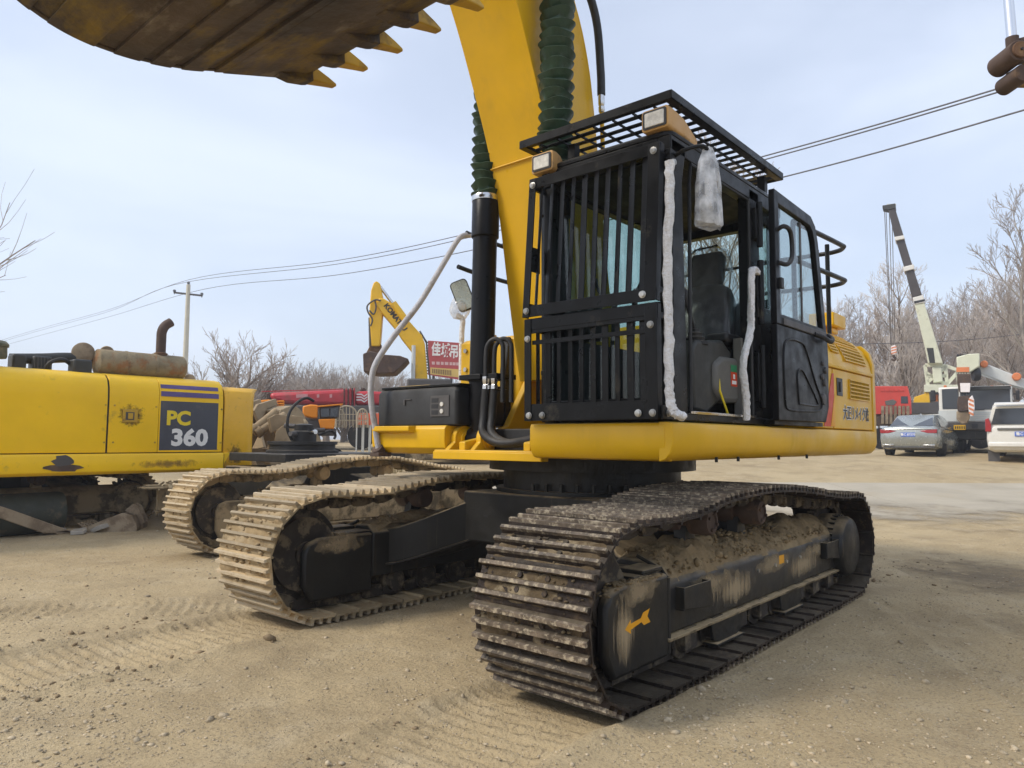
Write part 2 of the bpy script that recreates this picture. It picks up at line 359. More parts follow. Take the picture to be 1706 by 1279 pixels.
def stain_mat(name, col, amount=.8, sc=5.0, rough=.8, stretch=(1, 1, 1), ax=(1, 0, 1)):
    """soft-edged stain: fades to nothing away from the middle of the patch"""
    m = bpy.data.materials.new(name); m.use_nodes = True; N = m.node_tree.nodes; L = m.node_tree.links; b = N['Principled BSDF']; b.inputs['Base Color'].default_value = (*col, 1); b.inputs['Roughness'].default_value = rough
    co = N.new('ShaderNodeTexCoord'); sub_ = N.new('ShaderNodeVectorMath'); sub_.operation = 'SUBTRACT'; sub_.inputs[1].default_value = (.5, .5, .5); L.new(co.outputs['Generated'], sub_.inputs[0])
    fl = N.new('ShaderNodeVectorMath'); fl.operation = 'MULTIPLY'; fl.inputs[1].default_value = ax; L.new(sub_.outputs[0], fl.inputs[0])
    ln = N.new('ShaderNodeVectorMath'); ln.operation = 'LENGTH'; L.new(fl.outputs[0], ln.inputs[0])
    nn = N.new('ShaderNodeTexNoise'); nn.inputs['Scale'].default_value = sc; nn.inputs['Detail'].default_value = 8; nn.inputs['Roughness'].default_value = .7; mp_ = N.new('ShaderNodeMapping'); mp_.inputs['Scale'].default_value = stretch; L.new(co.outputs['Object'], mp_.inputs[0]); L.new(mp_.outputs[0], nn.inputs['Vector'])
    ad = N.new('ShaderNodeMath'); ad.operation = 'MULTIPLY_ADD'; ad.inputs[1].default_value = .9; L.new(nn.outputs[0], ad.inputs[0]); L.new(ln.outputs['Value'], ad.inputs[2])
    mr = N.new('ShaderNodeMapRange'); mr.inputs[1].default_value = .80; mr.inputs[2].default_value = .50; mr.inputs[3].default_value = 0; mr.inputs[4].default_value = amount; L.new(ad.outputs[0], mr.inputs[0])
    ed = N.new('ShaderNodeMapRange'); ed.inputs[1].default_value = .50; ed.inputs[2].default_value = .36; L.new(ln.outputs['Value'], ed.inputs[0])
    mu = N.new('ShaderNodeMath'); mu.operation = 'MULTIPLY'; L.new(mr.outputs[0], mu.inputs[0]); L.new(ed.outputs[0], mu.inputs[1]); L.new(mu.outputs[0], b.inputs['Alpha']); MATS[name] = m; return m
GRIME = stain_mat('grime_dark', (.10, .07, .03), .6, 14)
GRIMEB = stain_mat('grime_brown', (.32, .20, .05), .42, 11)
DARKM = stain_mat('dark_brown_mark', (.20, .15, .09), .6, 2.2, .95, ax=(1, 1, 0))  # darker brown blotch for the yard, fading out at its edges
DUSTS = stain_mat('dust_streaks', (.42, .32, .19), .8, 22, .95, (1.6, 1.6, .08))
DUSTB = stain_mat('dust_film', (.34, .26, .155), .75, 9, .95)
def stain(name, c4, m, parent, off=.0012): return slab(name, c4, .0004, m, parent, off)
# ------------------------------------------------------------------ ground
def axis(segs):
    o = []
    for a, b, st in segs: o += list(np.arange(a, b - 1e-6, st))
    return np.array(o + [segs[-1][1]])
gx = axis([(-340, -100, 30), (-100, -40, 5), (-40, -14, 1.2), (-14, -6, .3), (-6, 1.8, .07), (1.8, 4.9, .0185), (4.9, 8, .08), (8, 20, 1), (20, 100, 20), (100, 200, 50)])
gy = axis([(-340, -100, 30), (-100, -40, 5), (-40, -14, 1.2), (-14, -8, .2), (-8, 3.6, .045), (3.6, 8, .3), (8, 24, 2), (24, 120, 24), (120, 200, 40)])
GX, GY = np.meshgrid(gx, gy, indexing='ij')
def height(X, Y, fine=True):
    z = ramp(X, Y)
    near = 1 - sstep(9, 16, np.hypot(X - 1, Y)); s0_ = -(X - CAM[0]) * 0.755 - (Y - CAM[1]) * 0.655; rd0 = sstep(8.6, 9.6, s0_) * (1 - sstep(17.5, 18.6, s0_))
    z = z + near * (1 - .85 * rd0) * (.055 * vnoise(X * .45 + 9, Y * .45, 1) + .03 * vnoise(X * 1.3, Y * 1.3 + 4, 2) + .016 * vnoise(X * 4, Y * 4, 3) + .010 * vnoise(X * 11, Y * 11, 4) + .006 * vnoise(X * 27, Y * 27, 5))
    sd_ = -(X - CAM[0]) * 0.755 - (Y - CAM[1]) * 0.655; rd = sstep(8.6, 9.6, sd_) * (1 - sstep(17.5, 18.6, sd_))
    z = z - .012 * rd
    z = z + (1 - near) * (1 - .88 * rd) * (.10 * vnoise(X * .25, Y * .25, 6) + .04 * vnoise(X * .9, Y * .9, 7))
    # flatten under the machine's tracks, press the grouser prints ahead of both tracks
    for yc, amp in ((1.295, 1.0), (-1.295, 1.0)):
        wob = .05 * np.sin(X * 1.3 + yc)
        d = np.abs(Y - yc - wob)
        inb = 1 - sstep(.33, .40, d)
        ahead = sstep(1.9, 2.4, X) * (1 - sstep(5.6, 6.4, X))
        patch = .25 + .75 * sstep(-.12, .12, vnoise(X * 1.7 + 3, Y * 2.2, 8) + .06)
        prof = np.clip(1.7 * np.abs(((X + .1 * (Y - yc) + .005 * vnoise(X * 6, Y * 6, 12)) / .083) % 1.0 - .5) * 2 - .75, 0, 1)
        z = z + amp * inb * ahead * patch * (.034 * prof - .024)
        berm = np.exp(-((d - .43) / .055) ** 2) * ahead
        z = z + berm * (.022 + .07 * np.clip(vnoise(X * 5, Y * 5, 9), 0, 1))
        under = inb * sstep(-2.4, -2.0, X) * (1 - sstep(2.0, 2.4, X))
        z = z * (1 - under) + (-.012) * under
    for (ox, oy, ang, ln_, wd, per, am) in ((3.4, -2.9, 2.55, 2.4, .30, .09, .8), (.2, 3.0, .55, 2.6, .26, .085, .8), (-1.5, 3.6, .2, 3.0, .12, .05, .5)):
        u = (X - ox) * math.cos(ang) + (Y - oy) * math.sin(ang); w = -(X - ox) * math.sin(ang) + (Y - oy) * math.cos(ang) + .06 * np.sin(u * 1.1)
        inb = (1 - sstep(wd * .8, wd, np.abs(w))) * (1 - sstep(ln_ * .7, ln_, np.abs(u))) * (.3 + .7 * sstep(-.1, .15, vnoise(X * 2.1, Y * 2.1, 15)))
        z = z + inb * am * (.026 * np.clip(2 * np.abs((u / per) % 1.0 - .5) * 2 - .8, 0, 1) - .018) + am * .022 * np.exp(-((np.abs(w) - wd * 1.15) / .05) ** 2) * (1 - sstep(ln_ * .7, ln_, np.abs(u)))
    # a second, older pass of prints crossing in front
    u = (X - 4.0) * .80 + (Y + .4) * .60; w = -(X - 4.0) * .60 + (Y + .4) * .80
    inb = (1 - sstep(.28, .36, np.abs(w))) * (1 - sstep(1.6, 2.2, np.abs(u)))
    z = z + inb * .6 * (.014 * np.clip(2 * np.abs((u / .078) % 1.0 - .5) * 2 - .8, 0, 1) - .010)
    return z
GZ = height(GX, GY)
me = bpy.data.meshes.new('ground')
nx, ny = GX.shape
me.vertices.add(nx * ny); me.vertices.foreach_set('co', np.stack([GX, GY, GZ], -1).astype(np.float32).ravel())
ii, jj = np.meshgrid(np.arange(nx - 1), np.arange(ny - 1), indexing='ij'); k = (ii * ny + jj).ravel()
q = np.stack([k, k + ny, k + ny + 1, k + 1], -1).astype(np.int32)
me.loops.add(q.size); me.polygons.add(len(q)); me.loops.foreach_set('vertex_index', q.ravel())
me.polygons.foreach_set('loop_start', np.arange(0, q.size, 4, dtype=np.int32)); me.polygons.foreach_set('loop_total', np.full(len(q), 4, np.int32))
me.update(calc_edges=True); me.shade_smooth()
gm = bpy.data.materials.new('dirt_yard'); gm.use_nodes = True
N = gm.node_tree.nodes; L = gm.node_tree.links; b = N['Principled BSDF']; b.inputs['Roughness'].default_value = .95; b.inputs['Specular IOR Level'].default_value = .15
co = N.new('ShaderNodeTexCoord')
def gn(sc, det=6, ro=.62):
    n = N.new('ShaderNodeTexNoise'); n.inputs['Scale'].default_value = sc; n.inputs['Detail'].default_value = det; n.inputs['Roughness'].default_value = ro
    L.new(co.outputs['Object'], n.inputs['Vector']); return n.outputs[0]
def gr(x, a, b_, c=0., d=1.):
    r = N.new('ShaderNodeMapRange'); r.inputs[1].default_value = a; r.inputs[2].default_value = b_; r.inputs[3].default_value = c; r.inputs[4].default_value = d; L.new(x, r.inputs[0]); return r.outputs[0]
def gmix(f, a, c):
    x = N.new('ShaderNodeMix'); x.data_type = 'RGBA'; L.new(f, x.inputs[0])
    for i, qq in ((6, a), (7, c)):
        if isinstance(qq, tuple): x.inputs[i].default_value = (*qq, 1)
        else: L.new(qq, x.inputs[i])
    return x.outputs[2]
c = gmix(gr(gn(.35, 4), .35, .65), (.43, .33, .19), (.515, .405, .24))
c = gmix(gr(gn(1.1, 7), .47, .72, 0, .75), c, (.29, .22, .13))
c = gmix(gr(gn(2.7, 8), .52, .70, 0, .6), c, (.54, .44, .285))
c = gmix(gr(gn(60, 3), .52, .68, 0, .6), c, (.19, .145, .095))
c = gmix(gr(gn(95, 2), .60, .74, 0, .6), c, (.62, .52, .36))
vo = N.new('ShaderNodeTexVoronoi'); vo.inputs['Scale'].default_value = 75; L.new(co.outputs['Object'], vo.inputs['Vector'])
vs2 = N.new('ShaderNodeSeparateXYZ'); L.new(vo.outputs['Color'], vs2.inputs[0])
peb = N.new('ShaderNodeMath'); peb.operation = 'MULTIPLY'; L.new(gr(vs2.outputs[0], .80, .82), peb.inputs[0]); L.new(gr(vo.outputs['Distance'], .45, .30), peb.inputs[1])
peb2 = N.new('ShaderNodeMath'); peb2.operation = 'MULTIPLY'; L.new(peb.outputs[0], peb2.inputs[0]); L.new(gr(gn(1.6, 4), .42, .62), peb2.inputs[1])
c = gmix(peb2.outputs[0], c, (.52, .43, .30))
L.new(c, b.inputs['Base Color'])
h1 = N.new('ShaderNodeMath'); h1.operation = 'ADD'; L.new(gr(gn(34, 8, .7), 0, 1, 0, 1.0), h1.inputs[0]); L.new(peb2.outputs[0], h1.inputs[1])
bp = N.new('ShaderNodeBump'); bp.inputs['Strength'].default_value = 1.0; bp.inputs['Distance'].default_value = .016
L.new(h1.outputs[0], bp.inputs['Height']); L.new(bp.outputs[0], b.inputs['Normal'])
me.materials.append(gm)
tag(link('ground', me), 'sandy dirt yard pressed with track prints', kind='structure')

# loose stones and clods: far too many to count, one object
ICO_V = []; ph = (1 + 5 ** .5) / 2
for a, b_ in ((1, ph), (-1, ph), (1, -ph), (-1, -ph)): ICO_V += [(0, a, b_), (a, b_, 0), (b_, 0, a)]
bmi = bmesh.new(); bmesh.ops.create_icosphere(bmi, subdivisions=1, radius=1); bmi.verts.ensure_lookup_table()
IV = np.array([v.co[:] for v in bmi.verts]); IF = np.array([[v.index for v in f.verts] for f in bmi.faces]); bmi.free()
def stones(name, P, S, m, seed, flat=.62):
    r = np.random.default_rng(seed); n = len(P)
    V = IV[None] * (1 + r.uniform(-.32, .32, (n, len(IV), 1))) * S[:, None, None] * r.uniform(.6, 1.25, (n, 1, 3)) * np.array([1, 1, flat])
    a = r.uniform(0, 2 * PI, n); ca, sa = np.cos(a)[:, None], np.sin(a)[:, None]
    X = V[..., 0] * ca - V[..., 1] * sa; Y = V[..., 0] * sa + V[..., 1] * ca
    V = np.stack([X, Y, V[..., 2]], -1) + P[:, None, :]
    F = (IF[None] + (np.arange(n) * len(IV))[:, None, None]).reshape(-1, 3).astype(np.int32)
    me = bpy.data.meshes.new(name); me.vertices.add(n * len(IV)); me.vertices.foreach_set('co', V.astype(np.float32).ravel())
    me.loops.add(F.size); me.polygons.add(len(F)); me.loops.foreach_set('vertex_index', F.ravel())
    me.polygons.foreach_set('loop_start', np.arange(0, F.size, 3, dtype=np.int32)); me.polygons.foreach_set('loop_total', np.full(len(F), 3, np.int32))
    me.update(calc_edges=True); me.materials.append(m); return link(name, me)
STONE = mat('gravel_stone', (.44, .36, .245), .9, var=.45, vs_=14, bump=.4, bs=80)
n = 42000
dep = 2.6 + 9 * rng.random(n) ** 2.0; lat = rng.uniform(-.78, .82, n) * dep
px = CAM[0] + FW[0] * dep + RT[0] * lat; py = CAM[1] + FW[1] * dep + RT[1] * lat
keep = vnoise(px * 1.1 + 5, py * 1.1, 21) + .5 * vnoise(px * 3.1, py * 3.1, 22) > rng.uniform(-.45, .40, n)
for yc in (1.295, -1.295): keep &= ~((np.abs(py - yc) < .40) & (px > -2.3) & (px < 2.6))
px, py = px[keep], py[keep]; sz = np.clip(rng.lognormal(-5.35, .52, len(px)), .0025, .026)
P = np.stack([px, py, height(px, py) + sz * .12], -1)
tag(stones('gravel', P, sz, STONE, 5), 'loose gravel scattered over the dirt yard', 'gravel', kind='stuff')
CLOD = mat('dirt_clod', (.27, .20, .12), .95, var=.35, vs_=9, bump=.9, bs=50)
n = 520
px = np.concatenate([rng.uniform(2.4, 5.0, 200), rng.uniform(-5, 3.5, 70), rng.uniform(-4.6, -2.4, 70)])
py = np.concatenate([rng.choice([-1.78, -.86, .86, 1.78], 200, p=[.4, .3, .2, .1]) + rng.normal(0, .13, 200), rng.uniform(-4.2, -1.9, 70), 1.3 + rng.normal(0, .55, 70)])
for yc in (1.295, -1.295):
    kk = ~((np.abs(py - yc) < .42) & (px > -2.4) & (px < 2.6)); px, py = px[kk], py[kk]
sz = np.clip(rng.lognormal(-4.6, .50, len(px)), .004, .04)
P = np.stack([px, py, height(px, py) + sz * .15], -1)
tag(stones('dirt_clods', P, sz, CLOD, 6, .7), 'dark clods of earth beside the track prints', 'dirt', kind='stuff')

# ------------------------------------------------------------------ concrete road beyond the machine
ROADM = mat('road_concrete', (.42, .37, .285), .85, var=.12, vs_=.8, bump=.25, bs=30, dirt=(.42, .345, .235), da=.34, ds=.6, dirt2=(.33, .27, .19), da2=.0, ds2=4, sharp=.22)
RN, RL_ = ROADM.node_tree.nodes, ROADM.node_tree.links          # wind-blown dirt hides the near edge of the slabs
rc = RN.new('ShaderNodeTexCoord'); rd_ = RN.new('ShaderNodeVectorMath'); rd_.operation = 'DOT_PRODUCT'; rd_.inputs[1].default_value = (-.755, -.655, 0); RL_.new(rc.outputs['Object'], rd_.inputs[0])
rn = RN.new('ShaderNodeTexNoise'); rn.inputs['Scale'].default_value = .55; rn.inputs['Detail'].default_value = 9; rn.inputs['Roughness'].default_value = .65; RL_.new(rc.outputs['Object'], rn.inputs['Vector'])
rm = RN.new('ShaderNodeMath'); rm.operation = 'MULTIPLY_ADD'; rm.inputs[1].default_value = 9.0; RL_.new(rn.outputs[0], rm.inputs[0]); RL_.new(rd_.outputs['Value'], rm.inputs[2])
rg_ = RN.new('ShaderNodeMapRange'); rg_.interpolation_type = 'SMOOTHSTEP'; rg_.inputs[1].default_value = 9.4; rg_.inputs[2].default_value = 12.6; RL_.new(rm.outputs[0], rg_.inputs[0]); RL_.new(rg_.outputs[0], RN['Principled BSDF'].inputs['Alpha'])
fwd2 = np.array([-.755, -.655]); lat2 = np.array([-.655, .755]); cr, sr = math.cos(.03), math.sin(.03)
def road_pt(s, t, h):
    s2 = s * cr + (t - 8) * sr * 0.6; p = CAM[:2] + fwd2 * s2 + lat2 * t
    return (p[0], p[1], float(ramp(p[0], p[1])) + h)
road = None
def road_slab(t0, t1, s0, s1, jit):
    mb = MB(); nu, nv = 6, 8
    g = [[None] * (nv + 1) for _ in range(nu + 1)]
    for i in range(nu + 1):
        for j in range(nv + 1):
            t = t0 + (t1 - t0) * i / nu; s = s0 + (s1 - s0) * j / nv
            if j == 0 and jit: s -= 1.3 * random.random() - .7
            g[i][j] = road_pt(s, t, .008)
    vs_ = [p for r_ in g for p in r_]; fs = [(i * (nv + 1) + j, (i + 1) * (nv + 1) + j, (i + 1) * (nv + 1) + j + 1, i * (nv + 1) + j + 1) for i in range(nu) for j in range(nv)]
    mb.add(vs_, fs)
    rim = [i * (nv + 1) for i in range(nu + 1)] + [nu * (nv + 1) + j for j in range(1, nv + 1)] + [i * (nv + 1) + nv for i in range(nu - 1, -1, -1)] + [j for j in range(nv - 1, 0, -1)]
    mb.loft([[vs_[i] for i in rim], [(vs_[i][0], vs_[i][1], vs_[i][2] - .15) for i in rim]], caps=False)
    return mb
mb = MB(); mb.loft([[road_pt(11.6 + k * 1.95, -2.02, -.21) for k in range(4)], [road_pt(11.6 + k * 1.95, 36.02, -.21) for k in range(4)]], caps=False, closed=False)
road = tag(mb.build('road', ROADM), 'pale concrete road crossing behind the excavator', kind='structure')
for i in range(8):
    for j, (s0, s1) in enumerate(((9.6, 14.45), (14.46, 17.4))):
        road_slab(-2 + i * 4.75, -2 + (i + 1) * 4.75 - .012, s0, s1, j == 0).build('slab', ROADM, road)

# ------------------------------------------------------------------ crawler undercarriage (shared builder)
def chain_pins(P):
    xi, zi, ri = P['idler']; xs, zs, rs = P['sprocket']; c = []
    for k in range(41):
        a = math.radians(90 - 180 * k / 40); c.append((xi + ri * math.cos(a), zi + ri * math.sin(a)))
    for k in range(1, 40): c.append((xi + (xs - xi) * k / 40, zi - ri + ((zs - rs) - (zi - ri)) * k / 40))
    for k in range(41):
        a = math.radians(-90 - 180 * k / 40); c.append((xs + rs * math.cos(a), zs + rs * math.sin(a)))
    c += spline([(xs, zs + rs)] + P['top'] + [(xi, zi + ri)], 8)[1:]
    c = np.array(c); d = np.r_[0, np.cumsum(np.hypot(*np.diff(c, axis=0).T))]; n = int(round(d[-1] / .2125))
    t = np.linspace(0, d[-1], n, endpoint=False)
    return np.stack([np.interp(t, d, c[:, 0]), np.interp(t, d, c[:, 1])], -1)
def shoe_mesh(w, mplate, mtip, muddy):
    mb = MB(); L_ = .103
    mb.prism([(-L_, -.014), (-L_, -.002), (L_ - .012, -.002), (L_ + .004, -.014), (L_ + .004, -.03), (L_ - .01, -.03), (L_ - .014, -.014)], 'y', -w, w)
    for x, h in ((-.086, .038), (-.014, .034), (.058, .038)):
        mb.prism([(x - .018, -.003), (x - .0115, h * .5), (x + .0115, h * .5), (x + .018, -.003)], 'y', -w + .004, w - .004, 0)
        mb.prism([(x - .012, h * .5), (x - .0095, h), (x + .0095, h), (x + .012, h * .5)], 'y', -w + .004, w - .004, 1)
    for x in (-.05, .02):
        for y in (-.085, .085): mb.cyl((x, y, -.004), (x, y, .012), .017, .015, 6, 0)
    for y in (-.05, .05): mb.box(-.1035, -.06, y - .018, y + .018, -.006, .004, 0)
    o = mb.build('track_shoe', [mplate, mtip], None, .0025, 1)
    me = o.data; bpy.data.objects.remove(o); return me
def cake_mesh(w, seed, amp, m):
    nu, nv = 11, 30; mb = MB(); vs_ = []
    for i in range(nu):
        for j in range(nv):
            x = -.100 + .200 * i / (nu - 1); y = -w + .008 + (2 * w - .016) * j / (nv - 1); e = min(1, i / 1.5, (nu - 1 - i) / 1.5, j / 2, (nv - 1 - j) / 2)
            h = amp * (1.2 * float(vnoise(np.array(y * 5 + seed * 7), np.array(x * 6 + 3), 90)) + .9 * float(vnoise(np.array(y * 14 + seed), np.array(x * 16 + 8), 91)) + .7 * float(vnoise(np.array(y * 38), np.array(x * 45 + seed * 3), 92)) + .55)
            vs_.append((x, y, min(.036, h * e - .006 - .010 * (1 - e))))
    mb.add(vs_, [(i * nv + j, (i + 1) * nv + j, (i + 1) * nv + j + 1, i * nv + j + 1) for i in range(nu - 1) for j in range(nv - 1)])
    o = mb.build('mud_cake', m, None, ang=80); me = o.data; bpy.data.objects.remove(o); return me
def undercarriage(root, P):
    gauge = P['gauge']; w = P['w']
    for sgn in (1, -1):
        bare = sgn < 0 and P.get('bare')
        yc = gauge * sgn; mp_, mt_ = P['shoe'][0 if sgn > 0 else 1]; ucb = P['frame'][0 if sgn > 0 else 1]
        pins = chain_pins(P); n = len(pins); shoe = shoe_mesh(w, mp_, mt_, sgn < 0)
        mb = MB(); mats_ = []
        for i in range(0 if bare else n):
            p, q_ = pins[i], pins[(i + 1) % n]; t = q_ - p; ln = np.hypot(*t); t = t / ln; nr = np.array([-t[1], t[0]]); c_ = (p + q_) / 2
            M = frame_m((c_[0], yc, c_[1]), (t[0], 0, t[1]), (0, 1, 0), (nr[0], 0, nr[1])); mats_.append(M)
            for dy in (-.105, .075):
                mb.prism([(-.10, -.03), (.10, -.03), (.115, -.07), (.09, -.115), (.02, -.12), (-.06, -.105), (-.115, -.08)], 'y', dy, dy + .03, 0, M)
            mb.cyl(M @ Vector((-.106, -.125, -.075)), M @ Vector((-.106, .125, -.075)), .026, n=8)
        ch = None if bare else mb.build('track_chain', CHN if not P.get('muddy') else P['chain'], root)
        for i, M in enumerate(mats_):
            o = link('track_shoe', shoe, ch)
            if M.translation.z > .10 and P.get('cakes') and P['cakes'][0 if sgn > 0 else 1]:
                key = ('ck', sgn); cks = P.setdefault(key, None) or [cake_mesh(w, q_ + 1, *P['cakes'][0 if sgn > 0 else 1]) for q_ in range(5)]; P[key] = cks
                mk = link('mud_cake', cks[(i * 3 + i // 4) % 5], ch); mk.matrix_local = M @ TR(0, 0, 0, rz=PI if i % 2 else 0)
            tw = random.uniform(-.012, .012)
            o.matrix_local = M @ TR(0, random.uniform(-.004, .004), random.uniform(-.002, .002), rz=tw * .5, rx=tw * .35)
        if not bare and P['mudclump'][0 if sgn > 0 else 1]:
            vs_, cnt = [], P['mudclump'][0 if sgn > 0 else 1]; PP = []; SS = []
            for _ in range(cnt):
                M = random.choice(mats_); x = random.choice((-.05, .02, .085)); y = random.uniform(-w + .03, w - .03)
                if M.translation.z < .10: continue
                s_ = random.uniform(.008, .030) if sgn < 0 or P.get('muddy') else random.uniform(.006, .015); PP.append(M @ Vector((x + random.uniform(-.02, .02), y, .004))); SS.append(s_)
            m_ = stones('mud', np.array(PP), np.array(SS), MUD if sgn < 0 or P.get('muddy') else MUDD, 31 + sgn, .55); m_.parent = ch; m_['kind'] = 'stuff'
        # frame beam, outer side first
        x0, x1 = P['beam']; f = lambda poly: [(yc + sgn * a, z) for a, z in poly]
        mb = MB(); mb.prism(f([(.185, .245), (.185, .50), (.165, .535), (.02, .63), (-.12, .64), (-.20, .58), (-.20, .245)]), 'x', x0, x1)
        fr = mb.build('track_frame', ucb, root, .012)
        def sub(name, mb, m=None, bev=0): return mb.build(name, m or ucb, fr, bev)
        mb = MB(); mb.prism(f([(.10, .215), (.212, .215), (.216, .232), (.10, .246)]), 'x', x0 - .02, x1 + .02); sub('bottom_rail', mb, P.get('rail', CHN), .003)
        xi, zi, ri = P['idler']
        for a0, a1 in (() if bare else ((.135, .20), (-.20, -.135))):
            mb = MB(); mb.prism([(x1, .135), (x1, .585), (xi - .06, .585), (xi + .03, .555), (xi + .07, .49), (xi + .07, .26), (xi + .0, .13)], 'y', yc + sgn * a0, yc + sgn * a1)
            sub('idler_guard', mb, None, .022)
        mb = MB(); mb.box(x1 - .02, x1 + .30, yc - .16, yc + .16, .575, .60)
        mb.prism([(x1 + .01, .60), (x1 + .23, .60), (x1 + .22, .625), (x1 + .02, .625)], 'y', yc + sgn * .02, yc + sgn * .17); sub('cover_plate', mb, None, .006)
        mb = MB(); mb.tube([(x1 + .0, yc + sgn * .19, z) for z in (.15, .56)], .016, 8); mb.tube([(x1 + .0, yc + sgn * a, z) for a, z in ((.19, .56), (.16, .60), (0, .66))], .014, 8); sub('weld_rim', mb)
        mb = MB(); mb.lathe([(.05, -.11), (ri - .17, -.11), (ri - .17, -.06), (ri - .115, -.055), (ri - .10, -.03), (ri - .10, .03), (ri - .115, .055), (ri - .17, .06), (ri - .17, .11), (.05, .11)], (xi, yc, zi), (0, 1, 0), 40)
        mb.cyl((xi, yc - .135, zi), (xi, yc + .135, zi), .09, n=20); None if bare else sub('idler_wheel', mb, CHN)
        for k in range(P.get('nroll', 8)):
            x = x1 - .28 - k * (x1 - x0 - .5) / (P.get('nroll', 8) - 1)
            mb = MB(); mb.lathe([(.05, -.17), (.075, -.165), (.08, -.125), (.115, -.12), (.118, -.085), (.09, -.08), (.09, .08), (.118, .085), (.115, .12), (.08, .125), (.075, .165), (.05, .17)], (x, yc, .165), (0, 1, 0), 20)
            mb.box(x - .07, x + .07, yc + sgn * .135, yc + sgn * .185, .12, .24); sub('track_roller', mb, UCM if P.get('muddy') else CHN)
        for x in (x1 - .75, x0 + 1.15):
            mb = MB(); mb.prism([(x - .22, .215), (x + .22, .215), (x + .20, .11), (x + .08, .075), (x - .1, .075), (x - .20, .11)], 'y', yc + sgn * .175, yc + sgn * .195); mb.box(x - .19, x + .19, yc + sgn * .12, yc + sgn * .215, .072, .09); sub('roller_guard', mb, None, .004)
        for x in ([] if bare else P['carriers']):
            zt_ = P.get('carrier_z', .80)
            mb = MB(); mb.lathe([(.03, -.15), (.075, -.15), (.085, -.12), (.085, -.02), (.062, -.01), (.062, .03), (.088, .04), (.09, .14), (.078, .175), (.05, .18), (.045, .17), (.02, .17)], (x, yc, zt_), (0, sgn, 0), 28)
            for k in range(4):
                a = k * PI / 2 + .4; mb.cyl((x + .055 * math.cos(a), yc + sgn * .17, zt_ + .055 * math.sin(a)), (x + .055 * math.cos(a), yc + sgn * .19, zt_ + .055 * math.sin(a)), .011, n=6)
            sub('carrier_roller', mb, P.get('carrier_m', RUSTD))
            mb = MB(); mb.prism([(x - .09, .55), (x + .09, .55), (x + .05, zt_ - .03), (x - .05, zt_ - .03)], 'y', yc - .06, yc + .02); sub('carrier_bracket', mb)
        xs, zs, rs = P['sprocket']
        mb = MB(); T = 22; poly = []
        for k in range(T * 4):
            a = 2 * PI * k / (T * 4); r_ = rs - .075 if k % 4 in (0, 1) else rs - .125; poly.append((xs + r_ * math.cos(a), zs + r_ * math.sin(a)))
        mb.prism(poly, 'y', yc - .03, yc + .03); sub('sprocket', mb, CHN, .004)
        mb = MB(); mb.lathe([(.24, -.02), (.27, .0), (.275, .10), (.255, .13), (.255, .20), (.235, .235), (.20, .25), (.02, .256)], (xs, yc + sgn * .03, zs - .03), (0, sgn, 0), 40)
        for k in range(28):
            a = 2 * PI * k / 28; mb.cyl((xs + .262 * math.cos(a), yc + sgn * .12, zs - .03 + .262 * math.sin(a)), (xs + .262 * math.cos(a), yc + sgn * .185, zs - .03 + .262 * math.sin(a)), .013, n=6)
        sub('final_drive', mb, ucb, .004)
        mb = MB(); mb.prism([(x0 + .02, .24), (x0 + .02, .60), (x0 - .08, .62), (xs + .12, .60), (xs + .16, .28)], 'y', yc + sgn * -.16, yc + sgn * .15); sub('drive_bracket', mb, None, .015)
        # earth lying on the sloping top of the frame
        if P['soil']:
            nu, nv = 70, 16; vs_ = []; r_ = np.random.default_rng(50 + sgn); U = np.linspace(x0 + .02, x1 - .03, nu); V = np.linspace(.176, -.19, nv)
            top_ = np.interp(V[::-1], [-.20, -.12, .02, .165, .185], [.58, .64, .63, .535, .50])[::-1]
            for i, u in enumerate(U):
                for j, v in enumerate(V):
                    e = min(1, (j + .3) / 3.5) * min(1, i / 3 + .1) * min(1, (nu - 1 - i) / 3 + .1)
                    hh = .006 + .055 * (vnoise(np.array(u * 2.2 + 7), np.array(v * 5), 41) + .5) + .05 * (vnoise(np.array(u * 7), np.array(v * 13), 42) + .35) + .05 * vnoise(np.array(u * 17), np.array(v * 22), 43)
                    vs_.append((u, yc + sgn * v, top_[j] + max(-.01, float(hh) * e - .004)))
            mb = MB(); mb.add(vs_, [(i * nv + j, (i + 1) * nv + j, (i + 1) * nv + j + 1, i * nv + j + 1) for i in range(nu - 1) for j in range(nv - 1)])
            so = sub('soil', mb, SOIL); so['kind'] = 'stuff'
            nn = 1100; uu = r_.uniform(x0 + .05, x1 - .06, nn); vv = r_.uniform(-.16, .165, nn)
            zz = np.interp(vv, [-.20, -.12, .02, .165, .185], [.59, .665, .66, .55, .50]); ss = np.clip(r_.lognormal(-4.75, .5, nn), .004, .035)
            cl = stones('soil_lumps', np.stack([uu, yc + sgn * vv, zz + .012], -1), ss, SOIL, 60 + sgn, .8); cl.parent = fr; cl['kind'] = 'stuff'
        # step pockets and small bolts on the outer face
        for xa, xb in P.get('steps', []):
            mb = MB(); zt_ = .495; yo = yc + sgn * .186
            mb.prism([(xa, zt_ - .16), (xa + .03, zt_), (xb, zt_), (xb, zt_ - .12)], 'y', yo + sgn * .045, yo + sgn * .055)
            mb.box(xa + .02, xb, min(yo, yo + sgn * .05), max(yo, yo + sgn * .05), zt_ - .13, zt_ - .115)
            mb.box(xb - .012, xb, min(yo, yo + sgn * .05), max(yo, yo + sgn * .05), zt_ - .12, zt_)
            mb.box(xa + .025, xa + .037, min(yo, yo + sgn * .05), max(yo, yo + sgn * .05), zt_ - .12, zt_)
            sub('step', mb, None, .004)
        for x in P.get('bolts', []):
            mb = MB(); mb.cyl((x, yc + sgn * .183, .435), (x, yc + sgn * .198, .435), .013, n=8); sub('bolt', mb, BOLT)
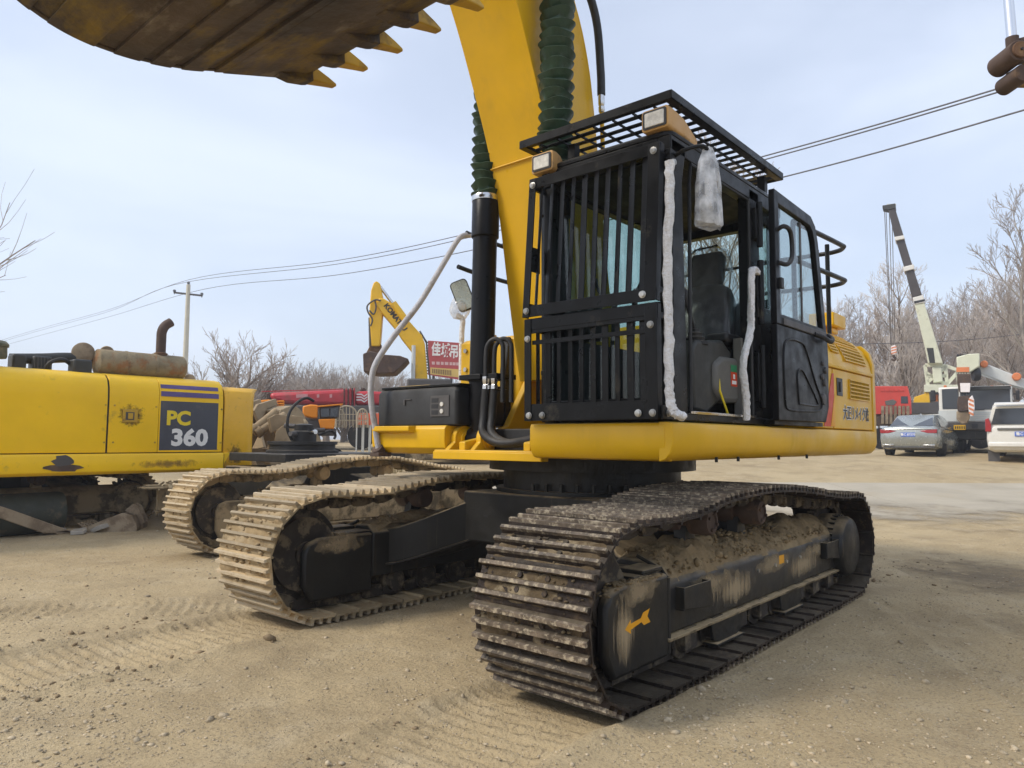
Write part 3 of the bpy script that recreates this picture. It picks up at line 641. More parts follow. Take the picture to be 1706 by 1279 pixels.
        P.setdefault('frames', {})[sgn] = fr
    # carbody: centre box, four arched legs
    mb = MB(); mb.box(-.72, .82, -.72, .72, .50, .90)
    g = gauge - .16
    for sy in (1, -1):
        for sx in (1, -1):
            A = lambda x_, z0_, z1_, y_: [(x_[0], y_, z0_), (x_[1], y_, z0_), (x_[1], y_, z1_), (x_[0], y_, z1_)]
            xr = ((.62, .17), (1.30, .72)) if sx > 0 else ((-.10, -.62), (-.75, -1.28))
            rings = []
            for k in range(7):
                t = k / 6; te = t * t * (3 - 2 * t)
                xa = xr[0][0] + (xr[1][0] - xr[0][0]) * te; xb = xr[0][1] + (xr[1][1] - xr[0][1]) * te
                z1_ = .90 - .30 * te; z0_ = .56 - .24 * te - .0 * t
                rings.append(A((xa, xb), z0_, z1_, sy * (.45 + (g - .45) * t)))
            mb.loft(rings)
    cb = mb.build('carbody', P['carbody'], root, .015)
    for sy in (1, -1):     # lower flange of each front leg
        mb = MB(); rings = []
        for k in range(7):
            t = k / 6; te = t * t * (3 - 2 * t); xa = .62 + .68 * te; z = .56 - .24 * te
            rings.append([(xa - .04, sy * (.45 + (g - .45) * t), z - .012), (xa + .035, sy * (.45 + (g - .45) * t), z - .012), (xa + .035, sy * (.45 + (g - .45) * t), z + .006), (xa - .04, sy * (.45 + (g - .45) * t), z + .006)])
        mb.loft(rings); mb.build('flange', P['carbody'], cb, .003)
    return cb

MAINTOP = [(-1.25, .868), (-.75, .918), (-.2, .972), (.15, .985), (.55, .985), (.95, .965), (1.4, .905)]
EXC = thing('crawler_excavator', 'repainted yellow crawler excavator with caged black cab, raised boom and bucket overhead', 'excavator')
PM = dict(gauge=1.295, w=.348, idler=(1.995, .47, .437), sprocket=(-1.65, .445, .412), top=MAINTOP, beam=(-1.56, 1.44), carriers=(.84, .06), carrier_z=.818,
          shoe=[(SHOE, SHOET), (SHOEM, SHOEMT)], frame=[UCB, UCB], carbody=UCB, soil=True, mudclump=(500, 1200), cakes=((.015, MUDD), (.030, MUD)), steps=((.98, 1.34), (-1.44, -1.10)), bolts=(.18, -.12, -.34, -.62), rail=UCM)
undercarriage(EXC, PM)
NEARF = PM['frames'][1]
# arrow sticker and small square sticker on the camera-side frame
mb = MB(); ya = 1.295 + .2015
ar = [(1.90, .365), (1.845, .405), (1.845, .385), (1.745, .395), (1.72, .42), (1.655, .43), (1.68, .395), (1.65, .36), (1.715, .355), (1.74, .375), (1.845, .355), (1.845, .335)]
mb.prism(ar, 'y', ya - .001, ya + .001); mb.build('arrow_sticker', DECA, NEARF)
mb = MB(); mb.box(-.30, -.205, 1.481, 1.4825, .43, .49); mb.build('square_sticker', DECA, NEARF)

stain('dust_streaks', [(2.06, 1.4955, .16), (1.74, 1.4955, .14), (1.74, 1.4955, .585), (2.06, 1.4955, .585)], DUSTS, NEARF)
stain('dust_film', [(2.06, 1.4955, .42), (1.46, 1.4955, .42), (1.46, 1.4955, .64), (2.06, 1.4955, .64)], DUSTB, NEARF)
for xa, xb in ((1.42, .3), (.5, -.7), (-.4, -1.56)): stain('dust_film', [(xa, 1.4808, .36), (xb, 1.4808, .36), (xb, 1.4808, .54), (xa, 1.4808, .54)], DUSTB, NEARF)
for xa, xb in ((1.0, .1), (-.2, -1.2)): stain('dust_streaks', [(xa, 1.4812, .25), (xb, 1.4812, .25), (xb, 1.4812, .50), (xa, 1.4812, .50)], DUSTS, NEARF)
FARF = PM['frames'][-1]
stain('dust_film', [(2.06, -1.0945, .42), (1.46, -1.0945, .42), (1.46, -1.0945, .66), (2.06, -1.0945, .66)], DUSTB, FARF)
# sand lying on the camera-side idler guard
r_ = np.random.default_rng(77); nn = 700; uu = r_.uniform(1.50, 2.04, nn); vv = r_.uniform(-.17, .20, nn); keep = ~((np.abs(vv) < .12) & (uu > 1.70)); uu, vv = uu[keep], vv[keep]
so = stones('sand', np.stack([uu, 1.295 + vv, np.where(uu > 1.95, .575 - (uu - 1.95) * .35, .588)], -1), np.clip(r_.lognormal(-4.4, .4, len(uu)), .006, .03), SOIL, 78, .35); so.parent = NEARF; so['kind'] = 'stuff'
# ------------------------------------------------------------------ upper structure of the main excavator
def part(name, mb, m, parent=EXC, bev=0, seg=2): return mb.build(name, m, parent, bev, seg)
# swing bearing
mb = MB(); mb.lathe([(.2, .88), (.80, .88), (.80, .93), (.74, .93), (.74, 1.08), (.86, 1.08), (.86, 1.20), (.2, 1.20)], (0, -.02, 0), (0, 0, 1), 64); sb_ = part('swing_bearing', mb, UCB)
for k in range(40):
    a = 2 * PI * k / 40; mb = MB(); mb.cyl((.775 * math.cos(a), .775 * math.sin(a) - .02, .925), (.775 * math.cos(a), .775 * math.sin(a) - .02, .985), .017, n=6); mb.build('bolt', UCB, sb_) if k % 1 == 0 and -1.2 < a - .6 < 2.2 else None
# revolving deck
mb = MB(); mb.prism([(-2.75, -1.28), (.95, -1.28), (.95, .47), (1.28, .47), (1.28, 1.28), (-2.75, 1.28)], 'z', 1.205, 1.40); DECK = part('revolving_deck', mb, BLKM, bev=.01)
# cab-side skirt: long curved panel along the side and a returned front end
sk = [(1.40, 1.195), (1.452, 1.21), (1.485, 1.245), (1.50, 1.30), (1.50, 1.385), (1.492, 1.418), (1.465, 1.426), (1.40, 1.426)]
rings = [[(1.372, y - .012 if y > 1.45 else y, z) for y, z in sk]] + [[(x, y, z) for y, z in sk] for x in (1.345, .9, .2, -.6, -1.4, -2.2, -2.80)]
mb = MB(); mb.loft(rings); SKIRT = part('side_skirt', mb, YEL, bev=.004)
fk = [(1.29, 1.195), (1.335, 1.205), (1.362, 1.235), (1.376, 1.29), (1.376, 1.395), (1.366, 1.42), (1.29, 1.426)]
mb = MB(); mb.prism(fk, 'y', .44, 1.44); part('front_skirt', mb, YEL, bev=.004)
for x in (.75, .42, -.3, -.9): mb = MB(); mb.cyl((x, 1.46, 1.182), (x, 1.46, 1.214), .010, n=6); mb.build('bolt', BLKM, SKIRT)
# right hand front: stepped skirt and black tool box
mb = MB(); mb.prism([(1.0, 1.195), (1.10, 1.205), (1.15, 1.25), (1.16, 1.31), (1.16, 1.40), (1.14, 1.428), (1.0, 1.428)], 'y', -1.50, -.60); FSK = part('front_skirt', mb, YEL, bev=.006)
mb = MB(); mb.prism([(1.15, 1.37), (1.19, 1.37), (1.225, 1.385), (1.225, 1.425), (1.14, 1.427)], 'y', -1.42, -.95); mb.build('step_plate', YEL, FSK, .005)
mb = MB(); mb.loft([[(x, y, z) for x, y in rrect(.56, 1.13, -1.47, -.50, .035)] for z in (1.432, 1.70)] + [[(x, y, 1.735) for x, y in rrect(.58, 1.11, -1.45, -.52, .035)]]); TB = part('tool_box', mb, BLKM, bev=.006)
mb = MB(); mb.box(.55, 1.12, -1.43, -.48, 1.737, 1.757); mb.build('lid', BLK, TB, .004)
mb = MB(); mb.box(.62, .98, -1.38, -.98, 1.760, 1.775); mb.build('lid_plate', YELD, TB, .004)
mb = MB(); mb.box(1.128, 1.137, -.79, -.58, 1.50, 1.665); g_ = mb.build('vent_panel', DKGR, TB)
for k in range(3):
    mb = MB(); mb.box(1.1375, 1.140, -.775, -.70, 1.515 + k * .048, 1.548 + k * .048); mb.build('vent_slot', PRINTB, TB)
for k in range(2): mb = MB(); mb.cyl((1.133, -.655, 1.54 + k * .055), (1.146, -.655, 1.54 + k * .055), .018, n=12); mb.build('lamp', LENS, TB)
mb = MB(); mb.box(1.129, 1.137, -1.12, -1.03, 1.64, 1.648); mb.box(1.129, 1.142, -1.115, -1.10, 1.60, 1.645); mb.build('latch', DKGR, TB)
# middle frame with boom foot and cylinder brackets
mb = MB(); mb.prism([(-.5, 1.23), (1.20, 1.23), (1.20, 1.30), (1.02, 1.33), (.70, 1.43), (.45, 1.80), (.35, 1.98), (.12, 2.02), (-.10, 1.95), (-.5, 1.5)], 'y', .235, .30); mb.prism([(-.5, 1.23), (1.20, 1.23), (1.20, 1.30), (1.02, 1.33), (.70, 1.43), (.45, 1.80), (.35, 1.98), (.12, 2.02), (-.10, 1.95), (-.5, 1.5)], 'y', -.40, -.335)
mb.box(-.5, 1.27, -.60, .44, 1.205, 1.24); part('boom_bracket', mb, YEL, bev=.008)
mb = MB(); mb.box(1.20, 1.28, -.60, .46, 1.17, 1.226); part('front_plate', mb, YEL, bev=.004)
def ear(y, x=.99, z=1.30): # round-headed lug carrying a cylinder foot
    mb = MB(); poly = [(x - .16, 1.22), (x + .20, 1.22)] + [(x + .11 * math.cos(a), z + .02 + .11 * math.sin(a)) for a in np.linspace(-.2, PI + .1, 12)]
    mb.prism(poly, 'y', y - .025, y + .025)
    e = part('lug', mb, YEL, bev=.006); mb = MB(); mb.lathe([(.085, -.045), (.085, .03), (.062, .035), (.062, .05), (.04, .055), (.04, .035), (.015, .035)], (x, y, z + .02), (0, 1, 0), 28); mb.build('pin_boss', YEL, e)
for y in (-.565, -.295, .275, .545): ear(y)
# boom cylinders with rubber bellows over the rods
def bellows(mb, p0, p1, r, n):
    p0 = Vector(p0); p1 = Vector(p1); d = p1 - p0; L_ = d.length; prof = []; rr = random.Random(4)
    for k in range(n):
        h = L_ * k / n; s_ = L_ / n; j = rr.uniform(-.006, .006); j2 = rr.uniform(-.005, .005)
        prof += [(r - .030 + j2, h), (r - .014 + j, h + .30 * s_), (r - .002 + j, h + .55 * s_), (r + .006 + j, h + .70 * s_), (r - .001 + j, h + .78 * s_), (r - .030 + j2, h + .93 * s_)]
    prof.append((r - .02, L_)); ax = d.normalized(); a = ax.orthogonal().normalized(); b_ = ax.cross(a); rings = []
    for q_, (r_, h) in enumerate(prof):
        ring = []
        for k in range(36):
            th = 2 * PI * k / 36; kq = q_ // 6; w_ = r_ + .005 * math.sin(3 * th + kq * 2.1) + .004 * math.sin(5 * th - kq * 1.7)
            ring.append(p0 + ax * (h + .012 * math.sin(th + kq * 1.3) + .004 * math.sin(3 * th + kq * 2.2)) + (a * math.cos(th) + b_ * math.sin(th)) * w_)
        rings.append(ring)
    mb.loft(rings)
def boom_cyl(foot, coll, eye):
    foot, coll, eye = Vector(foot), Vector(coll), Vector(eye); d = (coll - foot).normalized()
    mb = MB(); mb.lathe([(.075, .0), (.075, .12), (.10, .20), (.10, .46), (.104, .465), (.104, .49), (.098, .495), (.098, (coll - foot).length - .33), (.112, (coll - foot).length - .32), (.112, (coll - foot).length - .03), (.10, (coll - foot).length), (.05, (coll - foot).length)], foot, d, 36)
    mb.cyl(foot + Vector((0, -.085, .02)), foot + Vector((0, .085, .02)), .085, n=24)
    c_ = part('boom_cylinder', mb, BLKG, bev=.003)
    mb = MB(); mb.cyl(coll - d * .05, eye, .055, n=24); mb.build('rod', CHROME, c_)
    e2 = (eye - coll).normalized(); mb = MB(); bellows(mb, coll - d * .005, eye - e2 * .12, .122, 26); mb.build('bellows', GREEN, c_)
    mb = MB(); mb.lathe([(.116, -.015), (.119, 0), (.119, .02), (.116, .03)], coll - d * .01, d, 32); mb.build('clamp_ring', STEEL, c_)
    mb = MB(); mb.cyl(eye + Vector((0, -.07, 0)), eye + Vector((0, .07, 0)), .10, n=24); mb.build('rod_eye', YEL, c_)
    return c_
CYF = boom_cyl((.93, -.435, 1.31), (.875, -.445, 3.27), (.86, -.41, 5.32))
CYN = boom_cyl((1.06, .415, 1.31), (1.075, .415, 3.22), (1.02, .41, 5.32))
# hoses beside the far cylinder: clamps, two bright fittings, loops of black hose
mb = MB(); mb.box(.80, 1.03, -.345, -.175, 1.785, 1.825); mb.box(.79, 1.05, -.56, -.33, 1.785, 1.825); part('hose_clamp', mb, BLK, bev=.004)
for k, (y, x) in enumerate(((-.285, 1.03), (-.225, 1.0))):
    mb = MB(); mb.tube(spline([(x, y, 1.72), (x, y, 1.98), (x - .01, y + .02, 2.06), (x - .03, y + .07, 2.09), (x - .05, y + .12, 2.05), (x - .05, y + .13, 1.95), (x - .05, y + .13, 1.6)], 6), .019, 10)
    mb.tube(spline([(x, y, 1.70), (x + .01, y - .01, 1.5), (x + .05, y + .03, 1.36), (x + .04, y + .20, 1.29), (x - .05, y + .42, 1.32), (x - .2, y + .6, 1.38)], 7), .032, 12)
    h_ = part('hose', mb, BLKM); mb = MB(); mb.lathe([(.022, 0), (.03, .005), (.03, .035), (.024, .04), (.03, .06), (.03, .10), (.022, .105)], (x, y, 1.70), (0, 0, 1), 6); mb.build('fitting', STEEL, h_)
# engine hood, side doors and counterweight
HX0, HX1 = -2.80, -1.10
side = [(1.47, 1.43), (1.475, 1.97)]
arc = [(1.475, 1.99), (1.455, 2.10), (1.40, 2.23), (1.30, 2.33), (1.15, 2.40), (.9, 2.44), (.2, 2.46)]
mb = MB(); mb.prism([(-1.46, 1.43), (-1.46, 2.25), (-1.2, 2.45)] + [(y, z) for y, z in reversed(arc)] + [(1.455, 1.975), (1.45, 1.43)], 'x', HX0 + .01, HX1); HOOD = part('engine_hood', mb, YEL, bev=.006)
mb = MB(); mb.box(-2.775, -1.575, 1.44, 1.472, 1.435, 1.965); mb.build('side_door', YEL, HOOD, .006)
mb = MB(); mb.box(-1.555, -1.10, 1.44, 1.47, 1.435, 1.965); mb.build('side_door', YEL, HOOD, .006)
mb = MB(); mb.prism([(1.452, 1.968), (1.488, 1.972), (1.490, 1.995), (1.462, 2.012)], 'x', HX0, HX1); mb.build('seam_rib', YEL, HOOD, .004)
def grille(c4, nu, nv, name='grille'):
    A, B, C, D = [Vector(p) for p in c4]; P = lambda u, v: (A * (1 - u) + B * u) * (1 - v) + (D * (1 - u) + C * u) * v
    n = (B - A).cross(D - A).normalized(); mb = MB()
    mb.loft([[p + n * .001 for p in (P(0, 0), P(1, 0), P(1, 1), P(0, 1))], [p + n * .003 for p in (P(0, 0), P(1, 0), P(1, 1), P(0, 1))]])
    g = mb.build(name, INT, HOOD); mb = MB()
    for k in range(nv + 1):
        t = k / nv; mb.bar(P(0, t) + n * .006, P(1, t) + n * .006, .011, .016, up=n)
    for k in range(nu + 1):
        t = k / nu; mb.bar(P(t, 0) + n * .005, P(t, 1) + n * .005, .006 if 0 < k < nu else .014, .012, up=n)
    tag(mb.build('grille_bars', YEL, g), kind='stuff')
YS = 1.473
grille([(-2.03, YS, 1.72), (-2.67, YS, 1.72), (-2.67, YS, 1.895), (-2.03, YS, 1.895)], 14, 5)
def arcpt(t):
    a = arc; k = min(int(t * 4), 3); f_ = t * 4 - k; return (a[k][0] * (1 - f_) + a[k + 1][0] * f_, a[k][1] * (1 - f_) + a[k + 1][1] * f_)
for xa, xb, t0, t1, nu in ((-1.95, -2.62, .18, 1.0, 14), (-1.62, -1.82, .30, .95, 4)):
    for j in range(4):
        u0 = t0 + (t1 - t0) * j / 4; u1 = t0 + (t1 - t0) * (j + 1) / 4; p, q_ = arcpt(u0), arcpt(u1); sh = .0
        grille([(xa + j * .04, p[0] + .004, p[1]), (xb + j * .02, p[0] + .004, p[1]), (xb + j * .02 + .02, q_[0] + .004, q_[1]), (xa + j * .04 + .04, q_[0] + .004, q_[1])], nu, 3)
mb = MB(); mb.box(-1.83, -1.67, 1.472, 1.478, 1.73, 1.89); lt = mb.build('latch', PRINTB, HOOD, .004); mb = MB(); mb.box(-1.765, -1.735, 1.479, 1.49, 1.765, 1.855); mb.build('latch_handle', DKGR, lt, .004)
mb = MB(); mb.prism([(-1.30, 1.45), (-1.47, 1.45), (-1.585, 1.72), (-1.59, 1.92), (-1.545, 1.92)], 'y', 1.4735, 1.4755); mb.build('red_stripe', DECR, HOOD)
mb = MB(); mb.prism([(-1.48, 1.45), (-1.60, 1.45), (-1.60, 1.735)], 'y', 1.4735, 1.4755); mb.build('amber_stripe', DECA, HOOD)
YF = lambda x, y, z: frame_m((x, y, z), (-1, 0, 0), (0, 0, 1), (0, 1, 0))
text('大正リメイク株', 'lettering_outline', .135, PAPERW, YF(-2.24, 1.4742, 1.575), HOOD, bold=.0095, depth=.0006, sx=.88, sp=.95)
text('大正リメイク株', 'lettering', .135, PRINTB, YF(-2.24, 1.4762, 1.575), HOOD, bold=.0022, depth=.0006, sx=.88, sp=.95)
mb = MB(); cw = []
for z, e in ((1.20, .06), (1.24, .02), (1.30, 0), (2.10, 0), (2.22, .03), (2.30, .10)):
    ring = []
    for k in range(25):
        a = -PI / 2 + PI * k / 24; ring.append((-2.82 - (.62 - e) * max(0, math.cos(a)) ** .75, (1.475 - e) * math.sin(a), z))
    cw.append(ring)
mb.loft(cw); part('counterweight', mb, YEL, bev=.012)
mb = MB(); mb.box(-2.95, -2.55, .95, 1.20, 2.50, 2.64); mb.box(-2.85, -2.65, 1.0, 1.15, 2.44, 2.50); wl_ = part('hood_box', mb, YEL, bev=.012)
mb = MB(); mb.box(-2.958, -2.951, 1.0, 1.16, 2.53, 2.61); mb.build('box_opening', PRINTB, wl_)
# fuel and hydraulic tanks on the far side
mb = MB(); mb.loft([[(x, y, z) for x, y in rrect(-.95, .42, -1.20, -.42, .06)] for z in (1.43, 2.19)] + [[(x, y, 2.22) for x, y in rrect(-.92, .39, -1.17, -.45, .06)]]); TNK = part('fuel_tank', mb, YEL, bev=.008)
mb = MB(); mb.cyl((.25, -.95, 2.215), (.25, -.95, 2.27), .05, n=20); mb.build('filler_cap', YELD, TNK)
mb = MB(); mb.prism([(.425, 1.44), (.50, 1.44), (.50, 1.9), (.46, 2.2), (.425, 2.2)], 'y', -.62, -.55); mb.build('corner_bracket', BLKM, TNK, .01)
for z in (1.95, 2.12): mb = MB(); mb.cyl((.425, -1.10, z), (.44, -1.10, z), .02, n=12); mb.build('bolt', BOLT, TNK)
# handrails
def rail(pts, r, m, name='handrail', k=6, parent=EXC): mb = MB(); mb.tube(spline(pts, k), r, 10); return part(name, mb, m, parent)
rail([(-1.4, 1.22, 3.30), (-2.43, 1.30, 3.30), (-2.62, 1.29, 3.30), (-2.74, 1.18, 3.30), (-2.76, .95, 3.30), (-2.7, .2, 3.30)], .024, BLK)
rail([(-1.4, 1.22, 2.95), (-2.43, 1.30, 2.95), (-2.62, 1.29, 2.95), (-2.74, 1.18, 2.95), (-2.76, .95, 2.95), (-2.7, .2, 2.95)], .024, BLK)
for x, y in ((-2.40, 1.20), (-2.55, 1.05), (-1.45, 1.2)): mb = MB(); mb.cyl((x, y, 2.36), (x, y, 3.30), .022, n=10); part('handrail_post', mb, BLK)
rail([(.20, -1.33, 3.31), (0, -1.34, 3.30), (-.9, -1.34, 3.27)], .022, BLK); rail([(.3, -1.34, 2.96), (0, -1.34, 2.94), (-.9, -1.34, 2.92)], .022, BLK)
for x in (-.05, -.85): mb = MB(); mb.cyl((x, -1.34, 2.27), (x, -1.34, 3.28), .022, n=10); part('handrail_post', mb, BLK)
hw = rail([(1.16, -1.40, 1.22), (1.20, -1.40, 1.40), (1.25, -1.40, 1.62), (1.255, -1.40, 1.80), (1.20, -1.40, 1.98), (.99, -1.39, 2.26), (.75, -1.37, 2.55), (.48, -1.35, 2.96), (.33, -1.34, 3.19), (.25, -1.335, 3.27), (.14, -1.335, 3.30)], .026, WRAPG, 'wrapped_handrail', 5)
hw['label'] = 'long handrail wound in grey foam wrap'
mb = MB(); mb.cyl((1.14, -1.40, 1.205), (1.18, -1.40, 1.245), .055, n=14); mb.box(1.07, 1.21, -1.46, -1.34, 1.17, 1.205); part('rail_foot', mb, RUSTD, bev=.006)
# far-side mirror on its wrapped post
mb = MB(); mb.tube(spline([(.30, -1.28, 1.80), (.30, -1.28, 2.30), (.29, -1.28, 2.44), (.31, -1.33, 2.49)], 5), .026, 10); MP = part('mirror_post', mb, WRAP)
Mm = TR(.31, -1.26, 2.67, rz=math.radians(38), rx=math.radians(0)) @ Matrix.Rotation(math.radians(22), 4, 'X')
mb = MB(); mb.loft([[(x, y, z) for y, z in rrect(-.085, .085, -.15, .15, .04)] for x in (-.025, .02)], M=Mm); MR = part('mirror', mb, GREYD, bev=.006)
mb = MB(); mb.loft([[(x, y, z) for y, z in rrect(-.075, .075, -.138, .138, .035)] for x in (.0225, .026)], M=Mm); mb.build('mirror_glass', MIRR, MR)
mb = MB(); rg = []
for k in range(7):
    t = k / 6; rg.append([(.31 - .02 + .09 * math.cos(a) * (.4 + .6 * math.sin(PI * min(1, t + .15))), -1.32 + (.10 + .01 * math.sin(5 * a + k)) * math.sin(a) * (.35 + .75 * math.sin(PI * min(1, t + .1))), 2.46 + .26 * t) for a in np.linspace(0, 2 * PI, 16, endpoint=False)])
mb.loft(rg); part('mirror_wrap', mb, FILM)
# ------------------------------------------------------------------ boom, arm, bucket
fr_ = spline([(.52, 1.80), (.60, 2.15), (.68, 2.55), (.79, 3.12), (.92, 3.60), (1.11, 4.07), (1.37, 4.62), (1.75, 5.20), (2.30, 5.90), (3.10, 6.62)], 4)
bk_ = spline([(3.30, 7.05), (2.6, 6.85), (1.75, 6.25), (1.05, 5.55), (.58, 4.83), (.40, 4.42), (.31, 4.0), (.22, 3.4), (.10, 2.6), (-.02, 2.05), (-.04, 1.84)], 4)
outl = fr_ + bk_
mb = MB(); mb.prism(outl, 'y', -.325, .235)
BOOM = part('boom', mb, YEL, bev=.006)
mb = MB(); cen = [((a[0] + b_[0]) / 2, (a[1] + b_[1]) / 2) for a, b_ in zip(fr_[::2], bk_[::-2])]
for f0, f1 in ((.2355, .242), (-.332, -.3255)):
    pass
mb = MB(); mb.prism([(x, z) for x, z in fr_] + [(x + .035, z + .0) for x, z in reversed(fr_)], 'y', -.345, .255); mb.build('belly_flange', YEL, BOOM, .003)
mb = MB(); mb.cyl((.24, -.345, 1.88), (.24, .25, 1.88), .13, n=28); mb.build('foot_boss', YEL, BOOM)
for zz_, xf_, xb_ in ((3.46, .885, .225), (5.35, 1.88, .95)):   # weld seams across the box section
    mb = MB(); mb.tube([(xf_ - .02, -.33, zz_), (xf_ + .042, -.345, zz_ + .02), (xf_ + .042, .257, zz_ + .02), (xf_ - .02, .24, zz_)], .007, 6); mb.tube([(xf_, .238, zz_), (xb_, .238, zz_ + .10)], .006, 6); mb.build('weld_seam', YEL, BOOM)
# steel line and hose climbing the back of the boom
mb = MB(); mb.cyl((.26, .30, 3.1), (.30, .30, 3.98), .018, n=10); pl_ = mb.build('steel_line', YEL, BOOM)
mb = MB(); mb.lathe([(.02, 0), (.027, .01), (.027, .05), (.021, .055), (.028, .07), (.028, .15), (.022, .16)], (.30, .30, 3.98), (.05, 0, 1), 10); mb.build('fitting', STEEL, BOOM)
mb = MB(); mb.tube(spline([(.305, .30, 4.13), (.315, .30, 4.35), (.38, .30, 4.75), (.56, .28, 5.05), (.9, .22, 5.45), (1.3, .15, 5.85)], 6), .034, 12); mb.build('hose', BLKM, BOOM)
# arm
mb = MB(); mb.prism([(3.05, 7.65), (2.95, 7.0), (3.10, 6.6), (3.35, 5.6), (3.55, 4.85), (3.72, 4.85), (3.85, 5.6), (3.75, 6.7), (3.55, 7.3), (3.35, 7.75)], 'y', -.235, .145); ARM = part('arm', mb, YEL, bev=.008)
for z, x in ((6.85, 3.22), (4.95, 3.63)): mb = MB(); mb.cyl((x, -.42, z), (x, .33, z), .085, n=20); mb.build('pin', RUSTD, ARM)
mb = MB(); mb.cyl((1.9, -.045, 6.55), (2.9, -.045, 7.55), .09, n=20); mb.cyl((2.9, -.045, 7.55), (3.15, -.045, 7.62), .05, n=16); part('arm_cylinder', mb, BLKG)
mb = MB(); mb.cyl((3.75, -.045, 7.2), (4.05, -.045, 6.0), .08, n=20); mb.cyl((4.05, -.045, 6.0), (4.10, -.045, 5.45), .045, n=16); part('bucket_cylinder', mb, BLKG)
for y in (-.29, .20): mb = MB(); mb.bar((3.68, y, 5.25), (4.12, y, 5.42), .05, .14); mb.bar((4.12, y + .0, 5.42), (4.22, y, 4.72), .045, .13); part('link', mb, RUSTD, bev=.01)
# bucket: curled shell seen from below, teeth towards the machine
bprof = spline([(2.52, 3.80), (2.78, 3.715), (3.22, 3.565), (3.60, 3.505), (3.90, 3.53), (4.15, 3.65), (4.34, 3.90), (4.36, 4.22), (4.22, 4.52), (3.95, 4.72), (3.55, 4.80)], 5)
YB0, YB1 = -.79, .75
inner = [(x - .0, z) for x, z in bprof]
def offs(pr, d):
    o = []
    for i in range(len(pr)):
        a = np.array(pr[max(i - 1, 0)]); b_ = np.array(pr[min(i + 1, len(pr) - 1)]); t = (b_ - a) / np.hypot(*(b_ - a)); o.append((pr[i][0] + d * -t[1], pr[i][1] + d * t[0]))
    return o
mb = MB(); mb.prism(list(bprof) + offs(bprof, .03)[::-1], 'y', YB0, YB1); BKT = part('bucket', mb, BUCK, bev=.004)
for y0, y1 in ((YB0 - .02, YB0 + .012), (YB1 - .012, YB1 + .02)):
    mb = MB(); mb.prism([(2.50, 3.79)] + [(x, z - .012) for x, z in bprof[2:]] + [(3.40, 4.86), (3.05, 4.55), (2.72, 4.1), (2.46, 3.86)], 'y', y0, y1); mb.build('side_plate', BUCK, BKT, .006)
wp = offs(bprof, -.026)
bx_d = spline([(x, z) for x, z in bprof[:36]], 4)
for xa, xb in ((2.90, 3.02), (3.075, 3.22), (3.275, 3.405), (3.455, 3.61), (3.69, 3.93), (4.0, 4.15)):      # wear plates running across the shell
    seg_ = [p_ for p_ in bx_d if xa <= p_[0] <= xb and p_[1] < 3.9]; so_ = offs(seg_, -.020)
    mb = MB(); mb.prism(list(seg_) + so_[::-1], 'y', YB0 - .01, YB1 + .01); mb.build('wear_plate', BUCK, BKT, .003)
mb = MB(); mb.prism([(2.36, 3.842), (2.42, 3.80), (2.78, 3.685), (2.95, 3.63), (2.95, 3.655), (2.70, 3.76), (2.52, 3.835), (2.40, 3.875)], 'y', YB0 - .02, YB1 + .02); mb.build('cutting_edge', BUCK, BKT, .006)
tm = None
for k, y in enumerate(np.linspace(YB0 + .05, YB1 - .05, 5)):
    ax = Vector((-1, 0, .10)).normalized(); o_ = Vector((2.46, y, 3.80)); up_ = Vector((.10, 0, 1)).normalized()
    q = lambda d, hw_, t0, t1: [o_ + ax * d + Vector((0, -hw_, 0)) + up_ * t0, o_ + ax * d + Vector((0, hw_, 0)) + up_ * t0, o_ + ax * d + Vector((0, hw_, 0)) + up_ * t1, o_ + ax * d + Vector((0, -hw_, 0)) + up_ * t1]
    mb = MB(); mb.loft([q(-.16, .045, -.05, .0), q(-.05, .055, -.06, .07), q(.06, .055, -.045, .085), q(.10, .05, -.035, .075)]); ad = mb.build('tooth_adapter', BUCK, BKT, .008)
    mb = MB(); mb.loft([q(.075, .050, -.035, .072), q(.14, .046, -.026, .064), q(.24, .036, -.015, .034), q(.305, .028, -.010, .010)]); mb.build('tooth', [YELD], BKT, .008)
for y in (-.29, .20): mb = MB(); mb.prism([(3.45, 4.76), (3.55, 5.05), (3.75, 5.05), (4.30, 4.78), (4.32, 4.60), (4.2, 4.5), (3.95, 4.70)], 'y', y - .03, y + .03); mb.build('ear', BUCK, BKT, .006)

for xa, xb, za, zb in (): stain('grime', [(xa, 1.50, za), (xb, 1.50, za), (xb, 1.50, zb), (xa, 1.50, zb)], GRIMEB, SKIRT)

# ------------------------------------------------------------------ cab of the main excavator
CX0, CX1, CY0, CY1, CZ0, CZ1 = -.48, 1.28, .46, 1.45, 1.435, 3.16
mb = MB()
mb.box(CX0, CX1, CY0, CY1 - .0, CZ0, CZ0 + .05)                                            # floor
for x, y, sx, sy in ((CX1 - .05, CY0 + .04, .08, .07), (CX0 + .05, CY0 + .04, .09, .08), (CX0 + .05, CY1 - .045, .09, .08)): mb.box(x - sx / 2, x + sx / 2, y - sy / 2, y + sy / 2, CZ0 + .05, CZ1)
mb.prism([(1.10, CZ0 + .05), (1.275, CZ0 + .05), (1.275, CZ1 - .02), (1.08, CZ1 - .02), (1.14, 2.9)], 'y', CY1 - .09, CY1)   # front door post
mb.box(-.04, .13, CY1 - .09, CY1, CZ0 + .05, CZ1 - .02)                                      # middle post
mb.box(CX0, CX1, CY0, CY0 + .08, CZ1 - .12, CZ1); mb.box(CX0, CX1, CY1 - .09, CY1, CZ1 - .10, CZ1); mb.box(CX1 - .09, CX1, CY0 + .08, CY1 - .09, CZ1 - .09, CZ1); mb.box(CX0, CX0 + .09, CY0 + .08, CY1 - .09, CZ1 - .16, CZ1)
